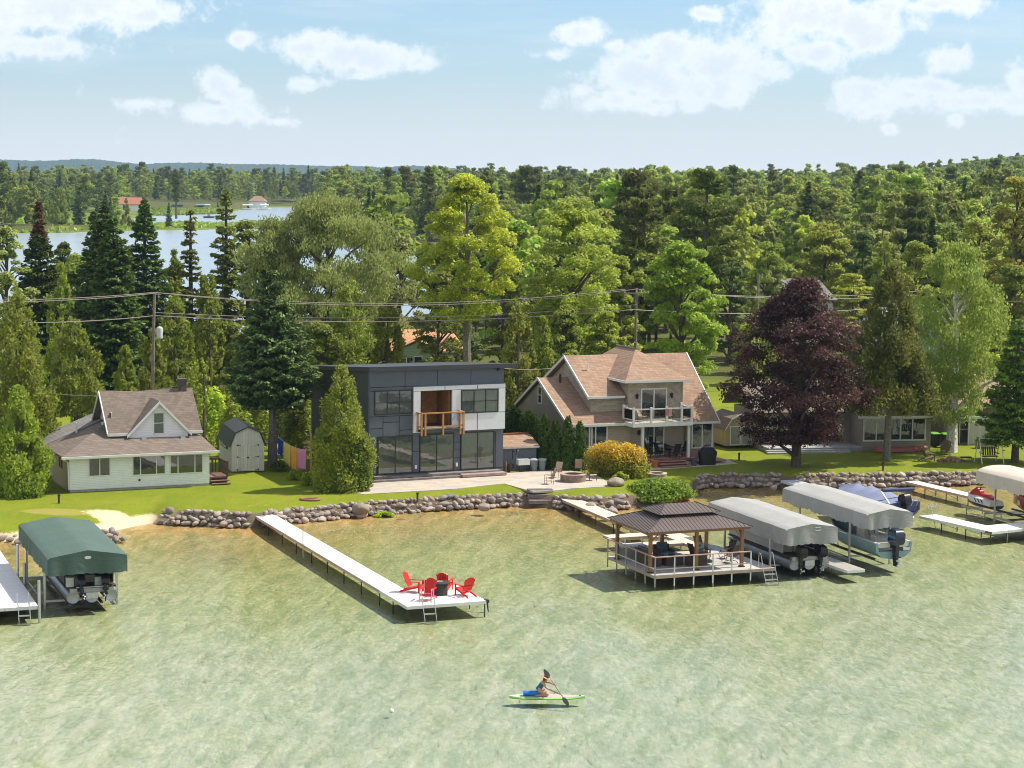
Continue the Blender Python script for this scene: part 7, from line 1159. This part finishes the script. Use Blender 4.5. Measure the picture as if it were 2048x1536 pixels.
# clothes line with towels
xs, ys, _ = P(556, 900, 144.7); xe, ye, _ = P(622, 918, 142.6); L0 = Vector((xs, ys, 3.35)); L1 = Vector((xe, ye, 2.75)); 
def line_at(f): p = L0.lerp(L1, f); p.z -= .5*4*f*(1-f)*.55; return p
o = MB().path([tuple(line_at(f)) for f in np.linspace(0, 1, 14)], .012, 5).build('clothes_line', WHITE); tag(o, 'sagging white clothes line from the blue-green spruce to a wooden post', 'clothes line')
o = MB().box(xe-.07, xe+.07, ye-.07, ye+.07, .95, 3.9).box(xe-.6, xe+.3, ye-.05, ye+.05, 3.2, 3.3).build('line_post', FW); tag(o, 'wooden clothes-line post half hidden by the pointed cedar', 'post')
for f0_, f1_, ln_, col_, lb in [(.02, .15, 1.15, (.012, .05, .42), 'bright blue towel hanging nearest the spruce trunk'), (.17, .38, 1.55, (.62, .52, .12), 'pale yellow towel on the clothes line'), (.385, .58, 1.6, (.72, .36, .06), 'orange towel on the clothes line'), (.585, .86, 1.45, (.68, .27, .45), 'pink towel on the clothes line')]:
    rows_ = []; d_ = (L1-L0).normalized()
    for s_ in np.linspace(-.25, 1, 12):
        row_ = []
        for q in np.linspace(f0_, f1_, 14): p = line_at(q); k_ = abs(s_)*ln_; row_.append((p.x+d_.y*(.03*math.copysign(1, s_)+.05*s_*math.sin(q*60)), p.y-d_.x*(.03*math.copysign(1, s_)+.05*s_*math.sin(q*60))*1, p.z-k_+.014-.01*(s_ == 0)))
        rows_.append(row_)
    o = MB().sweep(rows_, closed=False).build('towel', mat('towel_'+lb.split()[0]+lb.split()[1], col_, .9, .1, 10), None, smooth=True); tag(o, lb, 'towel', 'towels on the clothes line'); sd_ = o.modifiers.new('thickness', 'SOLIDIFY'); sd_.thickness = .015
# garden seats, swing, canoe
OLDW = mat('weathered_wood', (.19, .145, .105), .85, .25, 6); x, y, _ = G(1858, 922, 1); w0 = adirondack('wooden_garden_chair', 'weathered wooden garden chair turned side-on beside the ash heap', (x, y, 1.0), R(100), OLDW, 'wooden chairs by the ash heap'); x, y, _ = G(1891, 908, 1); dup(w0, (x, y, 1.0), R(172), 'weathered wooden garden chair showing its broad back to the lake', None, 1.15)
x, y, _ = G(1903, 922, 1); hp = MB(); rg_ = np.random.default_rng(8)
for k in range(70): a = rg_.random()*6.28; q = rg_.random()**.5; hp.obox((1.0*q*math.cos(a), .6*q*math.sin(a), .02+.26*(1-q)), (rg_.uniform(.12, .3),)*2+(.12,), a, rg_.uniform(-.4, .4), rg_.uniform(-.4, .4))
o = hp.build('ash_heap', mat('reddish_rubble', (.30, .17, .12), .9, .3, 4)); o.location = (x, y, 1.0); tag(o, 'low heap of reddish rubble and ash on the lawn', 'rubble heap')
x, y, _ = G(1932, 923, 1); t = thing('fire_grate', 'small black iron fire grate on short legs on the lawn', 'grate', (x, y, 1.0), R(15)); MB().box(-.38, .38, -.2, .2, .28, .36).build('basket', BLACK, t)
for sx_ in (-.33, .33):
    for sy_ in (-.16, .16): MB().tube((sx_, sy_, 0), (sx_, sy_, .28), .02, n=5).build('leg', BLACK, t)
x, y, _ = G(1978, 926, 1); t = thing('lawn_swing', 'dark wooden bench swing in a white tubular frame', 'swing', (x, y, 1.0), R(10)); b = MB()
for sx_ in (-.85, .85): b.path([(sx_, -.75, 0), (sx_, -.12, 1.75), (sx_, 0, 1.82), (sx_, .12, 1.75), (sx_, .75, 0)], .035, 6)
b.tube((-.85, 0, 1.82), (.85, 0, 1.82), .03).build('frame', WHITE, t); sb = MB()
for k in range(5): sb.box(-.6, .6, -.32+.12*k, -.22+.12*k, .5, .53)
sb.build('seat', DKW, t); sb = MB()
for k in range(7): sb.obox((-.54+.18*k, .32, .85), (.12, .03, .62), rx=-.2)
sb.build('backrest', DKW, t)
for sx_ in (-.62, .62): MB().tube((sx_, -.2, .75), (sx_, 0, 1.82), .012, n=4).tube((sx_, .3, .75), (sx_, 0, 1.82), .012, n=4).box(sx_-.04, sx_+.04, -.35, .35, .72, .76).build('hanger', BLACK, t)
x, y, _ = G(1802, 905, 1.0); t = thing('canoe', 'faded pinkish canoe lying upside down along the greige cottage', 'canoe', (x, y+.35, 1.0), R(13)); rr = []
for f in np.linspace(0, 1, 22): hw = .42*math.sin(math.pi*f)**.6+.008; zk = .46-.06*math.sin(math.pi*f); rr.append([((f-.5)*4.4, -hw, .05), ((f-.5)*4.4, -hw*.95, .25), ((f-.5)*4.4, -hw*.55, zk*.9), ((f-.5)*4.4, 0, zk), ((f-.5)*4.4, hw*.55, zk*.9), ((f-.5)*4.4, hw*.95, .25), ((f-.5)*4.4, hw, .05)])
MB().sweep(rr).build('hull', mat('faded_red_hull', (.36, .10, .09), .45, .1), t, smooth=True); MB().obox((2.12, 0, .3), (.25, .2, .18)).build('end_cap', mat('pale_pink', (.6, .38, .36), .5), t, bevel=.06)
for sx_ in (-1.2, 1.2): MB().box(sx_-.04, sx_+.04, -.45, .45, -.02, .06).build('support', DKW, t)
# ---------------------------------------------------------------- poles and wires
PW = mat('pole_wood', (.23, .19, .15), .9, .2, 3, bmp=.6); INS = mat('insulator', (.5, .5, .5), .4)
def pole(px, yt, D, label, arm=None, can=False, lean=0.0, low=None):
    x, y, zt = P(px, yt, D); zb = float(gz(x, y)); h = zt-zb; t = thing('utility_pole', label, 'utility pole', (x, y, zb)); MB().path([(-lean*h, 0, -.1), (0, 0, h)], [.16, .11], 9).build('pole_shaft', PW, t); ps = [(x, y, zt)]
    if arm:
        ca, sa = math.cos(R(arm)), math.sin(R(arm)); MB().obox((0, -.14, h-.45), (2.5, .1, .12), R(arm)).build('crossarm', PW, t); MB().tube((-.75*ca, -.14-.75*sa, h-.5), (0, -.14, h-1.3), .03, n=4).build('brace', STEEL, t)
        for q in (-1.15, .0, 1.15): MB().tube((q*ca, q*sa-.14, h-.39), (q*ca, q*sa-.14, h-.08), .05, .03, n=6).build('insulator', INS, t)
        ps = [(x+q*ca, y+q*sa-.14, zt-.08) for q in (-1.15, 0, 1.15)]
    else:
        MB().tube((.05, -.1, h-.1), (.5, -.1, h-.1), .03, n=5).tube((.35, -.1, h-.4), (.35, -.1, h+.05), .05, n=6).build('bracket', STEEL, t); ps = [(x, y, zt+.05), (x+.35, y-.1, zt+.02)]
    if can: MB().lathe([(.05, -.5), (.24, -.48), (.26, .3), (.2, .42), (.05, .46)], (.42, -.2, h-3.1), 16).build('transformer', mat('pale_grey_enamel', (.55, .56, .56), .4), t, smooth=True); MB().box(.1, .3, -.25, -.1, h-3.3, h-2.9).build('transformer_bracket', STEEL, t)
    return ps, t
A_, _ = pole(309, 586, 164, 'wooden utility pole with a grey can transformer behind the cottage', can=True, lean=.03); B_, _ = pole(1273, 576, 179, 'wooden utility pole with a crossarm above the tan house', arm=25); C_, _ = pole(1517, 548, 200, 'thin bare grey pole with a curved bracket beside the copper beech'); D_, _ = pole(1712, 640, 196, 'short service pole behind the copper beech')
def wire(label, p, q, sag, r=.028):
    p, q = Vector(p), Vector(q); pts = []
    for f in np.linspace(0, 1, 25): v_ = p.lerp(q, f); v_.z -= sag*4*f*(1-f); pts.append(tuple(v_))
    o = MB().path(pts, r, 5).build('power_line', WIREM); return tag(o, label, 'power line', 'power lines along the road')
WIREM = mat('wire', (.34, .28, .25), .5)
def dn(p, d): return (p[0], p[1], p[2]-d)
Lf = P(-80, 600, 152)
wire('upper wire leaving the transformer pole towards the frame edge', A_[0], Lf, .2); wire('upper wire running just below its twin at the frame edge', A_[1], (Lf[0], Lf[1], Lf[2]-.12), .25)
wire('topmost wire spanning from transformer pole to crossarm pole', A_[0], B_[0], 1.05); wire('second top wire spanning from transformer pole to crossarm pole', A_[1], B_[1], 1.2)
wire('lower communication cable from transformer pole to crossarm pole', dn(A_[0], 1.85), dn(B_[1], 1.75), .75, .04); wire('thin wire just above the communication cable', dn(A_[0], 1.6), dn(B_[1], 1.35), .75); wire('lower cable from transformer pole to the frame edge', dn(A_[0], 1.85), dn(Lf, 1.55), .3, .035)
Rt = P(2120, 560, 200); wire('top wire from crossarm pole past the copper beech', B_[1], P(1838, 582, 195), .6); wire('second wire from crossarm pole past the copper beech', B_[2], P(1838, 590, 195), .6); wire('lower cable from crossarm pole past the copper beech', dn(B_[1], 1.8), P(1800, 612, 196), .5, .035); wire('wire beyond the white cedar to the frame edge', P(1838, 582, 195), P(2120, 600, 190), .5)
wire('dark service wire dropping across the cottage ridge', P(92, 785, 150), P(368, 768, 147.3), .5); wire('service wire from the crossarm pole to the modern house', dn(B_[1], 4.6), (-1.0, 144.9, 8.4), .9, .02)
# ---------------------------------------------------------------- far shore and small floating things
for px, py, D, lb, col_, ln_ in [(357, 425, 1150, 'distant dark pontoon boat moored in front of the far woods', (.10, .14, .18), 9), (402, 423, 1150, 'distant boat with a blue canopy at the far shore', (.25, .33, .48), 7), (414, 423, 1152, 'distant boat with a white canopy at the far shore', (.7, .72, .75), 6), (257, 430, 1100, 'distant white boat by the reeds in front of the red-roofed house', (.6, .6, .6), 8), (497, 416, 1165, 'distant pale boat lift among docks on the far shore', (.75, .74, .72), 8), (530, 414, 1170, 'distant white boat lift nearest the great willow on the far shore', (.8, .8, .8), 7)]:
    x, y, _ = P(px, py, D); t = thing('far_boat', lb, 'boat', (x, y, 0), R(5)); MB().sweep([[(-ln_/2, -1.2*s, .2), (-ln_/2, 1.2*s, .2), (ln_/2, 1.2*s, .2), (ln_/2, -1.2*s, .2)] if s == 9 else [(ln_*(f-.5), -1.3*w_, .1), (ln_*(f-.5), 1.3*w_, .1), (ln_*(f-.5), 1.4*w_, 1.1), (ln_*(f-.5), -1.4*w_, 1.1)] for s, f, w_ in ((1, 0, .9), (1, .3, 1), (1, .75, .9), (1, 1, .15))]).build('hull', mat('far_hull_%d' % px, col_, .5), t); MB().slab([(-ln_*.4, -1.4, 2.9), (ln_*.3, -1.4, 2.9), (ln_*.3, 1.4, 3.1), (-ln_*.4, 1.4, 3.1)], .5).build('canopy', MATS['far_hull_%d' % px], t)
    for sx_ in (-.35, .25): MB().tube((ln_*sx_, -1.2, .9), (ln_*sx_, -1.2, 2.8), .08, n=5).tube((ln_*sx_, 1.2, .9), (ln_*sx_, 1.2, 2.8), .08, n=5).build('canopy_post', ALU, t)
x, y, _ = G(418, 436, 0); t = thing('far_fishing_boat', 'tiny dark boat out on the far basin', 'boat', (x, y, 0), R(20)); MB().sweep([[(5*(f-.5), -.9*w_, 0), (5*(f-.5), .9*w_, 0), (5*(f-.5), w_, .8), (5*(f-.5), -w_, .8)] for f, w_ in ((0, .8), (.4, 1), (.8, .7), (1, .1))]).build('hull', mat('dark_far_hull', (.04, .05, .07), .5), t); MB().box(-.6, .4, -.5, .5, .6, 1.7).build('console', mat('far_console', (.3, .32, .35), .5), t)
for px, ln_, lb in [(330, 16, 'distant dark dock in front of the far woods'), (452, 14, 'distant dock behind the ragged tamarack'), (520, 20, 'distant white dock below the pale shore house')]: x, y, _ = P(px, 423, 1160); t = thing('far_dock', lb, 'dock', (x-ln_/2, y, 0)); MB().box(0, ln_, 0, 1.6, .6, .85).build('deck_boards', GDK if px != 520 else WDK, t); 
x, y, _ = G(783, 1423, 0); o = MB().ell((0, 0, .02), (.10, .10, .10), 14, 10).build('buoy', mat('white_plastic', (.75, .75, .72), .5), None, smooth=True); o.location = (x, y, 0); tag(o, 'small white round float alone on the open water', 'buoy')
# ---------------------------------------------------------------- the paddler
SKIN = mat('skin', (.52, .28, .19), .55, .06, 6); TEAL = mat('teal_swimwear', (.01, .13, .20), .6, .12, 9); LIMEP = mat('lime_print', (.25, .45, .12), .6); STRAW = mat('straw', (.62, .36, .16), .8, .15, 14); HAIR = mat('brown_hair', (.10, .05, .03), .6, .2, 14)
px0, py0, pz0 = 1.36, 85.3, .165; t = thing('person', 'kneeling paddler in a teal swimsuit and straw hat, leaning into a paddle stroke', 'person', (px0, py0, pz0), R(2))
pb = Vector(G(1137, 1411, -.02)); pa = Vector(P(1088, 1339, 85.35)); off = Vector((px0, py0, pz0)); MR = Matrix.Rotation(-R(2), 4, 'Z'); PA, PB = MR @ (pa-off), MR @ (pb-off); HL = PA.lerp(PB, .70); HU = PA.lerp(PB, .43)
def skinned(name, verts, edges, root, m, parent, sub=2):
    me = bpy.data.meshes.new(name); me.from_pydata([v_[0] for v_ in verts], edges, []); o = bpy.data.objects.new(name, me); COL.objects.link(o); o.parent = parent; me.materials.append(m)
    md_ = o.modifiers.new('skin', 'SKIN'); md_.use_smooth_shade = True
    if not me.skin_vertices: me.attributes
    sv = me.skin_vertices[0].data if me.skin_vertices else None
    for i, v_ in enumerate(verts): r_ = v_[1]; sv[i].radius = (r_, r_) if not isinstance(r_, tuple) else r_; sv[i].use_root = (i == root)
    s_ = o.modifiers.new('smooth', 'SUBSURF'); s_.levels = sub; s_.render_levels = sub; return o
V, E_ = [], []
def vtx(p, r, link=None): V.append((tuple(p), r)); i = len(V)-1; (E_.append((link, i)) if link is not None else None); return i
pel = vtx((-.10, 0, .27), (.15, .13)); wst = vtx((-.05, 0, .37), (.115, .10), pel); chs = vtx((.04, 0, .49), (.135, .112), wst); sh_ = vtx((.105, 0, .575), (.10, .09), chs); nk = vtx((.15, 0, .635), .05, sh_); hd0 = vtx((.19, 0, .69), .072, nk); hd1 = vtx((.225, 0, .755), .09, hd0); hd2 = vtx((.24, 0, .81), .072, hd1); nose = vtx((.318, 0, .722), .014, hd0)
def hand(wr, H, side, into):
    d = (H-Vector(V[wr][0])).normalized(); palm = vtx(H-d*.03, .034, wr); ax = (PB-PA).normalized(); nrm_ = d.cross(ax).normalized()
    for k, (o_, ln_) in enumerate(((-.03, .06), (-.01, .07), (.01, .068), (.03, .055))): a = vtx(H+ax*o_+d*.03, .011, palm); b2 = vtx(H+ax*o_+d*(.03+ln_*.35)+nrm_*.03*into, .010, a); vtx(H+ax*o_*.9+d*.012+nrm_*.05*into, .009, b2)
    a = vtx(H-ax*.045-d*.01+nrm_*.02*into, .012, palm); vtx(H-ax*.05+d*.03+nrm_*.035*into, .010, a)
for s in (-1, 1):
    hp_ = vtx((-.08, s*.10, .25), .105, pel); kn = vtx((.34, s*.15, .085), .075, hp_); mid_ = vtx((.10, s*.14, .065), .062, kn); an = vtx((-.12, s*.12, .05), .04, mid_); vtx((-.27, s*.10, .035), .035, an)
    so_ = vtx((.10, s*.165, .55), .058, sh_); el = vtx((.25, -.27, .38) if s < 0 else (.35, .20, .53), .042, so_); T_ = HL if s < 0 else HU; e_ = Vector(V[el][0]); wr = vtx(e_.lerp(T_, .84), .028, el); hand(wr, T_, s, 1)
skinned('body', V, E_, pel, SKIN, t)
V, E_ = [], []
a = vtx((-.115, 0, .23), (.165, .145)); b2 = vtx((-.09, 0, .30), (.16, .14), a); c_ = vtx((-.05, 0, .37), (.128, .113), b2); d_ = vtx((.04, 0, .487), (.147, .124), c_); e_ = vtx((.08, 0, .545), (.118, .104), d_); skinned('swimsuit', V, E_, a, TEAL, t)
hr_ = MB().ell((.205, 0, .765), (.10, .095, .095), 16, 12); hr_.ell((.125, 0, .69), (.05, .075, .09), 12, 8); hr_.build('hair', HAIR, t, smooth=True)
Mh = Matrix.Translation((.228, 0, .80)) @ Matrix.Rotation(R(24), 4, 'Y'); MB().lathe([(.245, -.035), (.25, -.02), (.125, .01), (.118, .085), (.085, .11), (.01, .115)], n=26).xf(Mh).build('straw_hat', STRAW, t, smooth=True); MB().lathe([(.126, .012), (.128, .014), (.124, .04), (.121, .04)], n=26).xf(Mh).build('hat_band', mat('dark_band', (.10, .03, .03), .7), t, smooth=True)
for s in (-1, 1): MB().ell((.308, s*.033, .757), (.012, .013, .010), 8, 6).build('eye', BLACK, t, smooth=True)
MB().ell((.30, 0, .695), (.012, .024, .007), 8, 6).build('mouth', mat('lips', (.4, .12, .10), .5), t, smooth=True)
pd_ = thing('paddle', 'black double-bladed paddle held by the kneeling paddler, one blade in the water', 'paddle', tuple(pa)); dr_ = pb-pa; ln_ = dr_.length; pd_.rotation_euler = (dr_.to_track_quat('Z', 'Y') @ Matrix.Rotation(R(28), 3, 'Z').to_quaternion()).to_euler()
MB().tube((0, 0, .3), (0, 0, ln_-.3), .016).build('shaft', BLACK, pd_)
for z0, z1 in ((.42, 0.0), (ln_-.42, ln_)):
    rr = []
    for f in np.linspace(0, 1, 9): hw = .10*math.sin(math.pi*(.10+.85*f))**.7; z = z0+(z1-z0)*f; rr.append([(-hw, -.004, z), (hw, -.004, z), (hw*.9, .01, z), (-hw*.9, .01, z)])
    MB().sweep(rr).build('blade', mat('dark_blade', (.015, .016, .014), .4), pd_, smooth=True)
